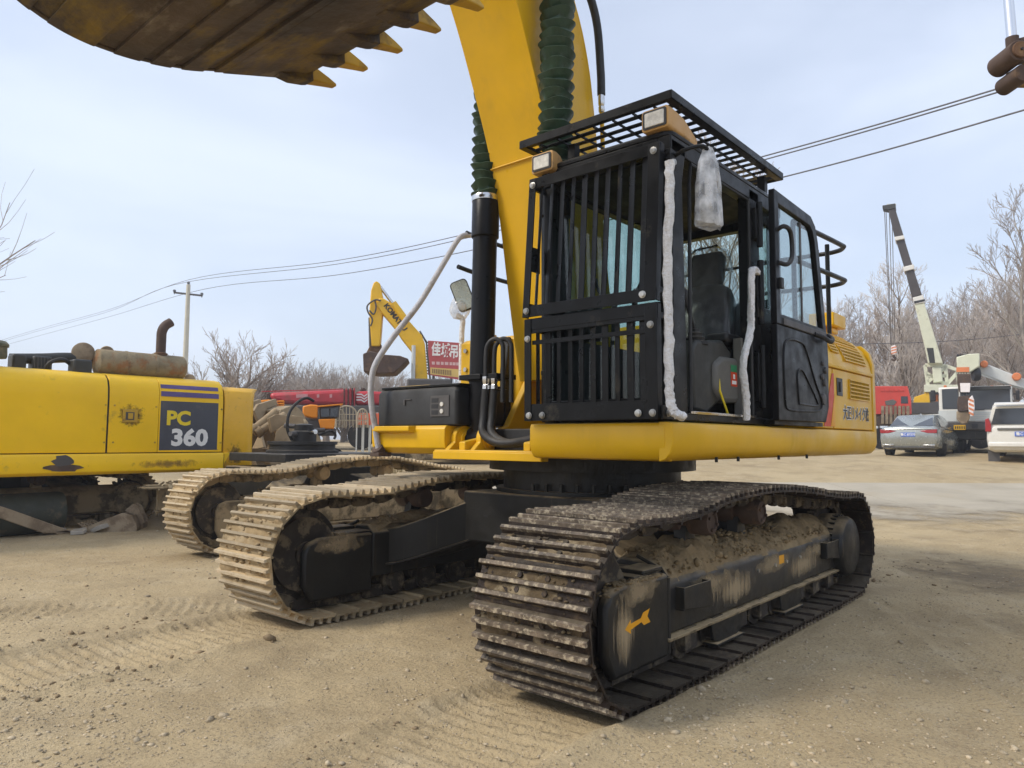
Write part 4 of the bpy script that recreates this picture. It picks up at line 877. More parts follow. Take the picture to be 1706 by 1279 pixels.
mb.box(CX0, CX1 - .09, CY0, CY0 + .05, CZ0 + .05, 2.02)                                     # far side lower wall
mb.box(CX0, CX0 + .06, CY0 + .08, CY1 - .08, CZ0 + .05, 2.42)                                # rear lower wall
mb.box(CX0 + .09, -.04, CY1 - .05, CY1, CZ0 + .05, 2.30)                                     # quarter panel
mb.box(CX1 - .05, CX1, CY0 + .08, CY1 - .09, 2.07, 2.15)                                     # windscreen rail
mb.box(CX1 - .04, CX1, CY0 + .08, CY1 - .09, CZ0 + .05, CZ0 + .14)
CAB = part('cab', mb, BLK, bev=.008)
mb = MB(); mb.loft([[(x, y, CZ1 + .001) for x, y in rrect(CX0, CX1, CY0, CY1, .06)], [(x, y, CZ1 + .03) for x, y in rrect(CX0, CX1, CY0, CY1, .06)], [(x, y, CZ1 + .06) for x, y in rrect(CX0 + .05, CX1 - .05, CY0 + .05, CY1 - .05, .06)]]); mb.build('roof', BLK, CAB, .006)
mb = MB(); mb.box(CX0 + .09, CX1 - .09, CY0 + .08, CY1 - .09, CZ1 - .10, CZ1 - .002); mb.build('headliner', INT, CAB)
for n_, c4 in (('windscreen', [(CX1 - .02, CY0 + .08, 2.15), (CX1 - .02, CY1 - .09, 2.15), (CX1 - .02, CY1 - .09, CZ1 - .09), (CX1 - .02, CY0 + .08, CZ1 - .09)]),
               ('lower_windscreen', [(CX1 - .02, CY0 + .08, CZ0 + .14), (CX1 - .02, CY1 - .09, CZ0 + .14), (CX1 - .02, CY1 - .09, 2.07), (CX1 - .02, CY0 + .08, 2.07)]),
               ('far_side_window', [(CX1 - .09, CY0 + .025, 2.02), (CX0 + .10, CY0 + .025, 2.02), (CX0 + .10, CY0 + .025, CZ1 - .12), (CX1 - .09, CY0 + .025, CZ1 - .12)]),
               ('rear_window', [(CX0 + .03, CY0 + .08, 2.42), (CX0 + .03, CY1 - .085, 2.42), (CX0 + .03, CY1 - .085, CZ1 - .16), (CX0 + .03, CY0 + .08, CZ1 - .16)]),
               ('quarter_window', [(CX0 + .095, CY1 - .03, 2.30), (-.04, CY1 - .03, 2.30), (-.04, CY1 - .03, CZ1 - .10), (CX0 + .095, CY1 - .03, CZ1 - .10)])):
    slab(n_, c4, .005, GLASS, CAB)
mb = MB(); mb.box(CX0 + .035, CX0 + .05, CY0 + .08, CY1 - .085, 2.70, 2.72); mb.build('rear_window_bar', DKGR, CAB)
for bx_ in ((CX0 + .06, CX1 - .10, CY0 + .051, CY0 + .056, CZ0 + .05, 2.018), (CX0 + .061, CX0 + .066, CY0 + .09, CY1 - .09, CZ0 + .05, 2.418), (CX0 + .10, -.045, CY1 - .057, CY1 - .052, CZ0 + .05, 2.298), (CX0 + .07, CX1 - .05, CY0 + .06, CY1 - .07, CZ0 + .051, CZ0 + .056)): mb = MB(); mb.box(*bx_); mb.build('inner_lining', INT, CAB)
# rubber door seals and hinge column
mb = MB(); mb.tube([(1.075, CY1 + .004, CZ0 + .06), (1.06, CY1 + .004, 2.9), (1.04, CY1 + .004, CZ1 - .12), (.16, CY1 + .004, CZ1 - .12), (.15, CY1 + .004, CZ0 + .06)], .012, 8); mb.build('door_seal', BLKM, CAB)
for z0, z1 in ((1.55, 2.0), (2.15, 2.62), (2.72, 3.05)): mb = MB(); mb.cyl((.035, CY1 + .035, z0), (.035, CY1 + .035, z1), .022, n=12); mb.box(-.02, .09, CY1, CY1 + .03, z0 + .05, z1 - .05); mb.build('hinge', BLK, CAB, .003)
mb = MB(); mb.box(.10, 1.08, CY1 - .06, CY1 + .01, CZ0 + .045, CZ0 + .062); mb.build('sill_plate', STEEL, CAB, .002)
mb = MB(); mb.box(.145, .18, CY1 - .12, CY1 - .055, CZ0 + .06, 2.05); mb.build('post_trim', GREYP, CAB, .006)
# seat under plastic, consoles, levers
def cushion(rows): mb = MB(); mb.loft(rows); return mb
mb = MB(); mb.loft([[(x, y, z) for x, y in rrect(-.10, .46, .70, 1.20, .08)] for z in (1.86, 1.93)] + [[(x, y, 1.985) for x, y in rrect(-.05, .42, .74, 1.16, .08)]]); SEAT = part('seat', mb, BLKM, CAB, .01)
def backring(z, hw, d, xo): return [(xo + dx, .95 + dy, z) for dx, dy in rrect(-d / 2, d / 2, -hw, hw, min(.05, d / 2.2))]
mb = MB(); mb.loft([backring(1.95, .22, .12, -.08), backring(2.15, .25, .15, -.12), backring(2.40, .24, .14, -.17), backring(2.50, .20, .11, -.20), backring(2.54, .13, .09, -.21), backring(2.58, .145, .11, -.21), backring(2.76, .15, .11, -.23), backring(2.81, .12, .07, -.235)]); mb.build('seat_back', BLKM, CAB, .008)
rr_ = random.Random(3); mb = MB(); rg = []
for z, hw, d, xo in ((1.93, .30, .30, -.02), (2.10, .29, .25, -.09), (2.30, .275, .21, -.14), (2.5, .25, .19, -.18), (2.66, .20, .17, -.21), (2.80, .17, .15, -.23), (2.86, .09, .07, -.24)):
    base = backring(z, hw, d, xo); rg.append([(x + rr_.uniform(-.025, .025), y + rr_.uniform(-.025, .025), z_ + rr_.uniform(-.02, .02)) for x, y, z_ in base])
mb.loft(rg); mb.build('plastic_cover', FILMD, CAB)
mb = MB(); mb.box(-.05, .40, .74, 1.16, CZ0 + .05, 1.86); mb.build('seat_base', INT, CAB, .01)
mb = MB(); mb.prism([(.60, 1.50), (.78, 1.52), (.80, 1.90), (.74, 1.98), (.34, 2.02), (.20, 1.94), (.42, 1.58)], 'y', 1.20, 1.33); CON = part('console', mb, GREYD, CAB, .02)
mb = MB(); mb.prism([(-.25, 1.60), (.40, 1.58), (.52, 1.66), (.52, 1.84), (.40, 1.90), (-.25, 1.92)], 'y', 1.21, 1.36); mb.build('console_box', GREYP, CAB, .03)
mb = MB(); mb.box(-.25, .25, 1.15, 1.32, 2.02, 2.09); mb.build('armrest', BLKM, CAB, .02)
mb = MB(); mb.lathe([(.085, 0), (.085, .02), (.06, .03), (.066, .05), (.045, .06), (.05, .08), (.03, .09), (.03, .11), (.012, .115)], (.62, 1.26, 1.96), (0, 0, 1), 16); mb.cyl((.62, 1.26, 2.06), (.70, 1.24, 2.24), .012, n=8); mb.lathe([(.018, 0), (.026, .04), (.024, .10), (.012, .12)], (.70, 1.24, 2.22), (.25, -.05, 1), 12); mb.build('joystick', BLKM, CAB)
mb = MB(); mb.tube([(.46, 1.345, 1.82), (.47, 1.36, 1.66), (.36, 1.37, 1.49)], .008, 8); mb.build('safety_lever', PRINTY, CAB)
mb = MB(); mb.box(.19, .29, 1.361, 1.3625, 1.70, 1.80); st = mb.build('warning_sticker', DECR, CAB); mb = MB(); mb.box(.19, .29, 1.361, 1.3625, 1.801, 1.85); mb.build('green_sticker', GRN, CAB)
mb = MB(); mb.box(.205, .275, 1.3626, 1.3632, 1.715, 1.74); mb.box(.225, .255, 1.3626, 1.3632, 1.752, 1.785); mb.build('sticker_print', PAPERW, CAB)
for y in (.82, .98): mb = MB(); mb.tube([(.95, y, CZ0 + .05), (.98, y, 1.8), (.93, y, 2.25)], .013, 8); mb.lathe([(.014, 0), (.022, .03), (.02, .11), (.01, .125)], (.935, y, 2.21), (-.1, 0, 1), 10); mb.build('travel_lever', BLKM, CAB)
mb = MB(); mb.tube([(.92, .85 + .19 * math.cos(a), 2.45 + .19 * math.sin(a)) for a in np.linspace(PI, 2 * PI, 14)], .012, 8); mb.build('grab_loop', BLKM, CAB)
mb = MB(); mb.box(.92, 1.1, .52, .72, 2.0, 2.28); mb.build('monitor', INT, CAB, .015)
def wrapped(pts, r, m, name, k, parent): mb = MB(); lumpy(mb, spline(pts, k + 2), r, .005, 12, 8); return part(name, mb, m, parent)
# grab rail inside the doorway, wound in bubble wrap
w1 = wrapped([(.10, 1.49, 2.52), (.20, 1.50, 2.52), (.245, 1.50, 2.46), (.25, 1.50, 2.2), (.27, 1.50, 2.08), (.37, 1.50, 1.92), (.40, 1.50, 1.80), (.37, 1.50, 1.62), (.345, 1.49, 1.46)], .024, WRAP, 'wrapped_grab_rail', 5, CAB)
w1['label'] = 'grab rail in the doorway wound in bubble wrap'
# ---- front guards with vertical slats
def front_guard(name, z0, z1, x0, x1, y0, y1, slat_y, barw):
    X = lambda z: x0 + (x1 - x0) * (z - z0) / (z1 - z0)
    mb = MB(); hb = barw
    mb.bar((X(z0 + hb / 2), y0, z0 + hb / 2), (X(z0 + hb / 2), y1, z0 + hb / 2), .010, hb)
    mb.bar((X(z1 - .035), y0, z1 - .035), (X(z1 - .035), y1, z1 - .035), .010, .07)
    for y in (y0 + .028, y1 - .04): mb.bar((X(z0) + .006, y, z0), (X(z1) + .006, y, z1), .012 if 0 else (.055 if y < 1 else .08), .010, up=(1, 0, 0))
    mb.bar((X(z0) - .02, y0 + .008, z0), (X(z1) - .02, y0 + .008, z1), .010, .05, up=(1, 0, 0)); mb.bar((X(z0) - .02, y1 - .005, z0), (X(z1) - .02, y1 - .005, z1), .010, .05, up=(1, 0, 0))
    g = part(name, mb, BLK, EXC, .002)
    for y in slat_y:
        mb = MB(); tw = random.uniform(-.25, .25); c_, s_ = math.cos(tw + .35), math.sin(tw + .35); w_ = .025; xa, xb = X(z0 + .05) - .022, X(z1 - .03) - .022; dy = random.uniform(-.006, .006)
        q = lambda x, yy, z: [(x - w_ * s_ - .003 * c_, yy - w_ * c_ + .003 * s_, z), (x + w_ * s_ - .003 * c_, yy + w_ * c_ + .003 * s_, z), (x + w_ * s_ + .003 * c_, yy + w_ * c_ - .003 * s_, z), (x - w_ * s_ + .003 * c_, yy - w_ * c_ - .003 * s_, z)]
        mb.loft([q(xa, y + dy, z0 + .02), q(xb, y, z1 - .02)]); mb.build('slat', BLK, g)
    return g
GU = front_guard('front_guard', 2.125, 3.085, 1.445, 1.375, .435, 1.435, np.linspace(.525, 1.325, 10), .075)
GL = front_guard('lower_front_guard', 1.44, 2.11, 1.43, 1.435, .445, 1.435, np.linspace(.535, 1.325, 10), .11)
mb = MB(); mb.bar((1.432, .445, 2.065), (1.432, 1.435, 2.065), .010, .10); mb.build('top_plate', BLK, GL, .002)
mb = MB(); mb.bar((1.425, .50, 1.955), (1.425, 1.36, 1.955), .008, .028); mb.build('cross_bar', BLK, GL)
bolt_me = None
def bolt(p, ax, parent, r=.018):
    mb = MB(); mb.lathe([(r * 1.25, 0), (r * 1.25, .003), (r, .004), (r, .014), (r * .5, .016)], p, ax, 10); mb.build('bolt', BOLT, parent)
for y, z, g in ((.47, 3.035, GU), (1.395, 3.035, GU), (.47, 2.165, GU), (1.35, 2.165, GU), (.475, 1.98, GL), (1.395, 1.985, GL), (.49, 1.475, GL), (.60, 1.475, GL), (1.31, 1.475, GL), (1.405, 1.475, GL)):
    x = (1.445 - .07 * (z - 2.125) / .96 if g is GU else 1.433) + .012; bolt((x, y, z), (1, 0, 0), g)
for z in (1.50, 2.05, 2.2, 3.02):
    for y in (.47, 1.41): mb = MB(); mb.bar((1.27, y, z), (1.425 if z < 2.5 else 1.37, y, z), .02, .035); part('guard_bracket', mb, BLK)
for bx_ in ((1.275, 1.42, 1.445, 1.456, 1.44, 1.52), (1.28, 1.335, 1.445, 1.475, 2.93, 3.05), (1.28, 1.42, .437, .447, 2.45, 2.62)): mb = MB(); mb.box(*bx_); part('guard_hinge', mb, BLK, bev=.003)
bolt((1.36, 1.456, 1.475), (0, 1, 0), EXC); bolt((1.30, 1.475, 2.97), (0, 1, 0), EXC)
# white wrapped rail down the front corner post
rr_ = random.Random(9); pts = spline([(1.40, 1.505, 2.94), (1.405, 1.505, 2.75), (1.41, 1.495, 2.45), (1.41, 1.49, 2.15), (1.41, 1.492, 1.85), (1.41, 1.495, 1.60), (1.405, 1.505, 1.50), (1.385, 1.53, 1.462), (1.345, 1.55, 1.455)], 7)
pts = [(x + rr_.uniform(-.004, .004), y + rr_.uniform(-.004, .004), z) for x, y, z in pts]
mb = MB(); lumpy(mb, pts, .026, .006); wr = part('wrapped_grab_rail', mb, WRAP); wr['label'] = 'front grab rail wound in white bubble wrap'
# ---- roof guard: open tray of bars over the cab
RX0, RX1, RY0, RY1, RZ = -.50, 1.30, .27, 1.47, 3.37
mb = MB()
mb.box(RX0, RX1, RY1 - .055, RY1, RZ, RZ + .008); mb.box(RX0, RX1, RY1 - .008, RY1, RZ, RZ + .055)
mb.box(RX0, RX1, RY0, RY0 + .055, RZ, RZ + .008); mb.box(RX0, RX1, RY0, RY0 + .008, RZ, RZ + .055)
mb.box(RX1 - .055, RX1, RY0 + .008, RY1 - .008, RZ + .009, RZ + .016); mb.box(RX1 - .008, RX1 + .002, RY0 + .008, RY1 - .008, RZ - .001, RZ + .055)
mb.box(RX0, RX0 + .055, RY0 + .008, RY1 - .008, RZ + .009, RZ + .016); mb.box(RX0 - .002, RX0 + .008, RY0 + .008, RY1 - .008, RZ - .001, RZ + .055)
for x in (1.1, -.35):
    for y in (.6, 1.36): mb.box(x - .03, x + .03, y - .03, y + .03, CZ1 + .055, RZ + .002)
RG = part('roof_guard', mb, BLK, bev=.002)
for k in range(16):
    x = RX0 + .12 + k * .103; mb = MB(); mb.box(x - .022, x + .022, RY0 + .05, RY1 - .05, RZ + .017, RZ + .023); mb.build('bar', BLK, RG)
for k in range(7):
    y = RY0 + .15 + k * .15; mb = MB(); mb.box(RX0 + .05, RX1 - .05, y - .006, y + .006, RZ + .002, RZ + .015); mb.build('thin_bar', BLK, RG)
# ---- two tan work lamps on the roof front
def work_lamp(x, y, z, rz, ln):
    M = TR(x, y, z, rz=rz); mb = MB()
    def rg(x_, hw, z0, z1, r): return [(x_, a, b_) for a, b_ in rrect(-hw, hw, z0, z1, r)]
    mb.loft([rg(0, .092, .0, .135, .02), rg(-.05, .092, -.005, .14, .025), rg(-ln * .5, .085, .0, .13, .025), rg(-ln, .06, .0, .07, .02)], M=M); o = part('work_lamp', mb, LAMPT, bev=.005)
    mb = MB(); mb.loft([rg(.001, .080, .012, .123, .012), rg(.008, .080, .012, .123, .012)], M=M); mb.build('lamp_rim', PRINTB, o)
    mb = MB(); mb.loft([rg(.0085, .066, .022, .112, .008), rg(.013, .064, .024, .110, .008)], M=M); mb.build('lens', LENS, o)
    mb = MB(); mb.box(-.12, -.04, -.03, .03, -.06, .0, M=M); mb.build('lamp_foot', BLK, o)
work_lamp(1.31, 1.36, 3.20, math.radians(0), .44)
work_lamp(1.33, .50, 3.14, math.radians(0), .20)
# ---- mirror bracket and the clear bag over the near mirror
mb = MB(); mb.tube(spline([(1.26, 1.45, 3.02), (1.25, 1.53, 3.05), (1.16, 1.60, 3.08), (1.10, 1.61, 3.05)], 5), .013, 8); part('mirror_bracket', mb, BLK)
Mb = TR(1.09, 1.60, 2.81, rz=.35); mb = MB(); mb.loft([[(x, y, z) for x, z in rrect(-.07, .07, -.10, .10, .03)] for y in (-.02, .02)], M=Mb); part('mirror', mb, WRAP, bev=.01)
mb = MB(); rg_ = []; rr_ = random.Random(12)
for z, a_, b_ in ((3.09, .02, .02), (3.05, .05, .035), (2.98, .085, .05), (2.85, .105, .06), (2.72, .115, .07), (2.62, .115, .075), (2.60, .10, .065)):
    rg_.append([(1.10 + a_ * math.cos(t) + rr_.uniform(-.008, .008), 1.60 + b_ * math.sin(t) + rr_.uniform(-.012, .012), z + rr_.uniform(-.008, .008)) for t in np.linspace(0, 2 * PI, 20, endpoint=False)])
mb.loft(rg_); bgp = part('plastic_bag', mb, FILM); bgp['label'] = 'clear plastic bag pulled over the near mirror'
# ---- door folded back against the side
dz = [(-.02, 1.465), (-.02, 3.15), (-.80, 3.13), (-.90, 3.07), (-.955, 2.95), (-1.11, 2.25), (-1.135, 2.0), (-1.12, 1.6), (-1.04, 1.475)]
wi = [(-.10, 2.23), (-.10, 3.07), (-.76, 3.06), (-.84, 3.01), (-.88, 2.92), (-1.02, 2.24)]
def ring_plate(mb, outer, inner, y0, y1):
    n = len(outer); m_ = len(inner)
    # bridge: frame built of quads between resampled outer and inner loops
    def res(pl, k):
        p = np.array(pl + [pl[0]]); d = np.r_[0, np.cumsum(np.hypot(*np.diff(p, axis=0).T))]; t = np.linspace(0, d[-1], k, endpoint=False); return [(np.interp(a, d, p[:, 0]), np.interp(a, d, p[:, 1])) for a in t]
    return res
dup_ = [(-.02, 2.16), (-.02, 3.15), (-.80, 3.13), (-.90, 3.07), (-.955, 2.95), (-1.12, 2.16)]
di_ = [(-.10, 2.24), (-.10, 3.06), (-.77, 3.045), (-.83, 3.01), (-.87, 2.93), (-1.02, 2.24)]
mb = MB(); y0, y1 = 1.53, 1.575; n = 6
V = [(x, y0, z) for x, z in dup_] + [(x, y0, z) for x, z in di_] + [(x, y1, z) for x, z in dup_] + [(x, y1, z) for x, z in di_]
Fq = []
for i in range(n):
    j = (i + 1) % n; Fq += [(i, j, n + j, n + i), (2 * n + i, 3 * n + i, 3 * n + j, 2 * n + j), (i, 2 * n + i, 2 * n + j, j), (n + i, n + j, 3 * n + j, 3 * n + i)]
mb.add(V, Fq); mb.prism([(-.02, 1.465), (-.02, 2.157), (-1.122, 2.157), (-1.138, 2.0), (-1.12, 1.6), (-1.04, 1.475)], 'y', y0, y1)
DOOR = part('cab_door', mb, BLKG, bev=.006); DOOR['label'] = 'black cab door swung fully back against the side'
mb = MB(); mb.prism([(-.09, 2.23), (-.09, 3.07), (-.775, 3.055), (-.84, 3.02), (-.88, 2.935), (-1.03, 2.23)], 'y', 1.547, 1.552); mb.build('door_glass', GLASSD, DOOR)
mb = MB(); mb.box(-.60, -.575, 1.5522, 1.562, 2.24, 3.03); mb.build('glass_divider', DKGR, DOOR)
mb = MB(); mb.tube([(x, 1.576, z) for x, z in spline([(-.14, 1.62), (-.13, 1.95), (-.22, 2.06), (-.5, 2.07), (-.62, 2.0), (-.78, 1.8), (-.92, 1.66), (-.90, 1.57), (-.6, 1.55), (-.2, 1.55), (-.14, 1.62)], 4)], .009, 8); mb.build('door_trim_rib', BLKG, DOOR)
mb = MB(); mb.tube([(x, 1.576, z) for x, z in spline([(-.42, 1.60), (-.40, 1.82), (-.50, 1.86), (-.66, 1.76), (-.82, 1.64), (-.80, 1.60), (-.42, 1.60)], 4)], .008, 8); mb.build('door_trim_rib', BLKG, DOOR)
mb = MB(); mb.box(-1.09, -.14, 1.5755, 1.582, 2.165, 2.215); mb.build('window_rail', DKGR, DOOR, .003)
for x, z, s_ in ((-.98, 1.66, .05), (-1.02, 1.80, .035), (-.96, 1.84, .025), (-1.05, 1.9, .03), (-.98, 1.95, .02)): mb = MB(); mb.lathe([(s_, 0), (s_ * .9, .012), (.4 * s_, .015)], (x, 1.575, z), (0, 1, 0), 12); mb.build('lock_part', DKGR, DOOR)
mb = MB(); mb.tube(spline([(-.06, 1.575, 2.85), (-.07, 1.62, 2.87), (-.16, 1.63, 2.86), (-.20, 1.63, 2.78), (-.19, 1.63, 2.66), (-.12, 1.62, 2.60), (-.06, 1.575, 2.61)], 5), .017, 10); mb.build('door_handle', BLKM, DOOR)
mb = MB(); mb.tube(spline([(-.80, 1.577, 2.17), (-.88, 1.62, 2.15), (-1.02, 1.63, 2.13), (-1.10, 1.62, 2.16), (-1.12, 1.577, 2.20)], 5), .020, 10); mb.build('door_handle', BLKM, DOOR)
mb = MB(); mb.box(-.115, -.06, 1.5755, 1.60, 2.42, 2.50); mb.build('latch', BLKM, DOOR, .006)
for bx_ in ((-1.10, -.06, 1.455, 1.528, 1.44, 1.472), (-1.0, -.9, 1.46, 1.529, 2.05, 2.11)): mb = MB(); mb.box(*bx_); part('door_catch', mb, BLK)
# ------------------------------------------------------------------ stripped undercarriage standing behind the far track
UC3 = thing('stripped_undercarriage', 'mud-caked crawler undercarriage without its upper body, hose on a black swivel ring', 'undercarriage', (-1.03, -5.9, .02))
P3 = dict(gauge=1.30, w=.30, idler=(1.995, .47, .437), sprocket=(-1.65, .445, .412), top=[(-1.1, .93), (-.55, 1.02), (-.1, 1.045), (.35, 1.02), (.75, .985), (1.25, .90)], beam=(-1.56, 1.44), carriers=(.62, -.42), carrier_z=.86,
          shoe=[(SHOEM, SHOEMT), (SHOEM, SHOEMT)], frame=[UCM, UCM], carbody=UCB, soil=True, cakes=((.030, MUD), None), mudclump=(300, 0), muddy=True, chain=UCM, rail=UCM, carrier_m=MUD, bare=True)
undercarriage(UC3, P3)
mb = MB(); mb.box(-1.35, .75, -.75, .75, .98, 1.09); mb.build('top_plate', BLKM, UC3, .01)
mb = MB(); mb.lathe([(.30, 1.09), (.52, 1.09), (.52, 1.13), (.47, 1.14), (.47, 1.21), (.50, 1.215), (.50, 1.26), (.30, 1.26)], (0, 0, 0), (0, 0, 1), 48); mb.build('swing_ring', BLKM, UC3)
mb = MB(); mb.lathe([(.18, 1.09), (.18, 1.40), (.14, 1.42), (.14, 1.50), (.06, 1.52)], (.05, .1, 0), (0, 0, 1), 20); SW = mb.build('swivel_joint', BLKM, UC3)
for a in range(5): mb = MB(); an = a * 1.25 + .3; mb.cyl((.05 + .14 * math.cos(an), .1 + .14 * math.sin(an), 1.36 + .03 * a), (.05 + .30 * math.cos(an), .1 + .30 * math.sin(an), 1.37 + .03 * a), .035, n=12); mb.build('port', STEEL if a % 2 else DKGR, SW)
mb = MB(); mb.tube(spline([(.25, .1, 1.28), (.33, .1, 1.45), (.30, .1, 1.68), (.16, .1, 1.84), (.02, .1, 1.90), (-.10, .1, 1.86)], 6), .022, 10); mb.build('hose', BLKM, UC3)
mb = MB(); mb.tube(spline([(-.2, .1, 1.36), (-.40, .12, 1.42), (-.5, .1, 1.36), (-.48, .1, 1.30)], 5), .02, 8); mb.build('hose', BLKM, UC3)

# ------------------------------------------------------------------ second excavator on the left
LM = thing('parked_excavator', 'bright yellow parked excavator marked PC 360 with rusty exhaust, cut off by the photo edge', 'excavator', (2.0, -9.9, -.05))
def lp(name, mb, m, parent=None, bev=0):
    mb.v = [(x - 2.0, y + 9.9, z + .05) for x, y, z in mb.v] if parent in (None, LM) or True else mb.v
    return mb.build(name, m, parent or LM, bev)
YL = -7.60
mb = MB(); mb.prism([(YL, 1.10), (YL, 1.88), (YL - .015, 2.03), (YL - .06, 2.14), (YL - .16, 2.205), (YL - .34, 2.235), (-10.6, 2.25), (-11.0, 2.1), (-11.0, 1.10)], 'x', -.60, 2.55); LHOOD = lp('engine_hood', mb, INT, bev=.004)
def hoodpanel(x0, x1):
    pr_ = [(YL, 1.105), (YL, 1.88), (YL - .015, 2.03), (YL - .06, 2.14), (YL - .16, 2.205), (YL - .34, 2.235), (YL - 1.0, 2.245)]
    o_ = [(y + .018, z + (.0 if z < 2 else .018 * (z - 1.88) / .3)) for y, z in pr_]
    mb = MB(); mb.prism(pr_ + o_[::-1], 'x', x0, x1); return lp('hood_panel', mb, YELL, LHOOD, .006)
hoodpanel(1.075, 2.50); hoodpanel(.36, 1.05); hoodpanel(-.645, .355)
lcw = []
for z, e in ((.80, .10), (.86, .03), (.95, .0), (1.95, .0), (2.08, .04), (2.15, .14)):
    ring = [(-.675, -11.0 + e, z), (-.675, YL + .01 - e, z)] + [(-.675 - .57 + .18 - (e if k else 0) + 0 - .18 * math.sin(a) - .0, YL + .01 - e - .18 + .18 * math.cos(a), z) for k, a in enumerate(np.linspace(0, PI / 2, 7))] + [(-1.30 + e, -9.3, z), (-1.15 + e, -10.6, z)]
    lcw.append(ring)
mb = MB(); mb.loft(lcw); lp('counterweight', mb, mat('paint_yellow_counterweight', (.78, .43, .010), .4, var=.08, dirt=(.34, .22, .06), da=.10, ds=3, dirt2=(.11, .07, .035), da2=-.02, ds2=12, coat=.2), bev=.02)
mb = MB(); mb.prism([(YL + .02, .80), (YL + .07, .84), (YL + .075, 1.05), (YL + .05, 1.092), (-8.0, 1.092), (-8.0, .80)], 'x', -.66, 3.2); LG = lp('side_ledge', mb, YELL, bev=.012)
mb = MB(); mb.prism([(-.78, 1.09), (-.66, 1.09), (-.66, .80), (-.60, .80)], 'y', YL - .3, YL + .06); lp('ledge_end', mb, YELL, bev=.01)
mb = MB(); rr_ = random.Random(2); mb.prism([(1.62 + .12 * math.cos(a) * (1 + rr_.uniform(-.25, .25)), 1.00 + .08 * math.sin(a) * (1 + rr_.uniform(-.2, .2))) for a in np.linspace(0, 2 * PI, 14, endpoint=False)], 'y', YL + .0755, YL + .0765); lp('bare_patch', mb, DKGR, LG)
mb = MB(); rr_ = random.Random(5); mb.prism([(1.60 + .24 * math.cos(a) * (1 + rr_.uniform(-.3, .3)), .90 + .05 * math.sin(a) * (1 + rr_.uniform(-.2, .2))) for a in np.linspace(0, 2 * PI, 14, endpoint=False)], 'y', YL + .0755, YL + .0762); lp('bare_patch', mb, RUSTD, LG)
mb = MB(); mb.prism([(.335, 1.135), (-.565, 1.135), (-.565, 1.875), (.335, 1.875)], 'y', YL + .0185, YL + .0195); DEC = lp('model_decal', mb, PRINTD, LHOOD)
for z0, z1 in ((1.945, 2.02), (2.065, 2.125)):
    f0, f1 = .0195 + (z0 - 1.88) * .05, 0; yy = lambda z: YL + .0195 - np.interp(z, [1.88, 2.03, 2.14], [0, .015, .06]) + .006
    mb = MB(); mb.loft([[(.335, yy(z0), z0), (.335, yy(z1), z1), (.335, yy(z1) + .003, z1), (.335, yy(z0) + .003, z0)], [(-.565, yy(z0), z0), (-.565, yy(z1), z1), (-.565, yy(z1) + .003, z1), (-.565, yy(z0) + .003, z0)]]); lp('decal_stripe', mb, PRINTP, LHOOD)
def ltext(s_, x, z, size, m, bold, sx=1): return text(s_, 'lettering', size, m, YF(x - 2.0, YL + .0205 + 9.9, z + .05), LHOOD, bold=bold, sx=sx, depth=.0008)
ltext('PC', .06, 1.61, .29, PRINTY, .012, 1.05); ltext('360', -.12, 1.315, .34, PAPERW, .015, 1.12)
mb = MB(); mb.box(.66, .87, YL + .0185, YL + .030, 1.54, 1.73); lt = lp('latch', mb, YELD, LHOOD, .008); mb = MB(); mb.box(.71, .83, YL + .030, YL + .034, 1.575, 1.69); lp('latch_pocket', mb, DKGR, LHOOD, .004); mb = MB(); mb.box(.73, .80, YL + .034, YL + .042, 1.59, 1.675); lp('latch_handle', mb, YELD, LHOOD, .004)
stain('grime', [(1.02, YL + .0185 + 9.9, 1.42 + .05), (.48, YL + .0185 + 9.9, 1.42 + .05), (.48, YL + .0185 + 9.9, 1.90 + .05), (1.02, YL + .0185 + 9.9, 1.90 + .05)] and [(1.02 - 2, YL + .0185 + 9.9, 1.47), (.48 - 2, YL + .0185 + 9.9, 1.47), (.48 - 2, YL + .0185 + 9.9, 1.92), (1.02 - 2, YL + .0185 + 9.9, 1.92)], GRIME, LHOOD)
for xa, xb, za, zb in (): stain('grime', [(xa - 2, YL + .0185 + 9.9, za + .05), (xb - 2, YL + .0185 + 9.9, za + .05), (xb - 2, YL + .0185 + 9.9, zb + .05), (xa - 2, YL + .0185 + 9.9, zb + .05)], GRIMEB, LHOOD)
for x_ in (1.10, .98, .40, -.62):
    for z_ in (1.25, 1.78): mb = MB(); mb.cyl((x_, YL + .017, z_), (x_, YL + .027, z_), .014, n=8); lp('bolt', mb, YELD, LHOOD)
mb = MB(); mb.box(-.58, .30, YL + .0195, YL + .0205, 1.1385, 1.1445); lp('decal_edge', mb, DKGR, LHOOD)
stain('grime', [(-.70 - 2, YL + .012 + 9.9, .87), (-1.05 - 2, YL + .012 + 9.9, .87), (-1.05 - 2, YL + .012 + 9.9, 1.35), (-.70 - 2, YL + .012 + 9.9, 1.35)], GRIME, LHOOD)
for xa, xb, za, zb in ((.9, -.5, .85, 1.02),): stain('grime', [(xa - 2, YL + .0755 + 9.9, za + .05), (xb - 2, YL + .0755 + 9.9, za + .05), (xb - 2, YL + .0755 + 9.9, zb + .05), (xa - 2, YL + .0755 + 9.9, zb + .05)], GRIMEB, LG)
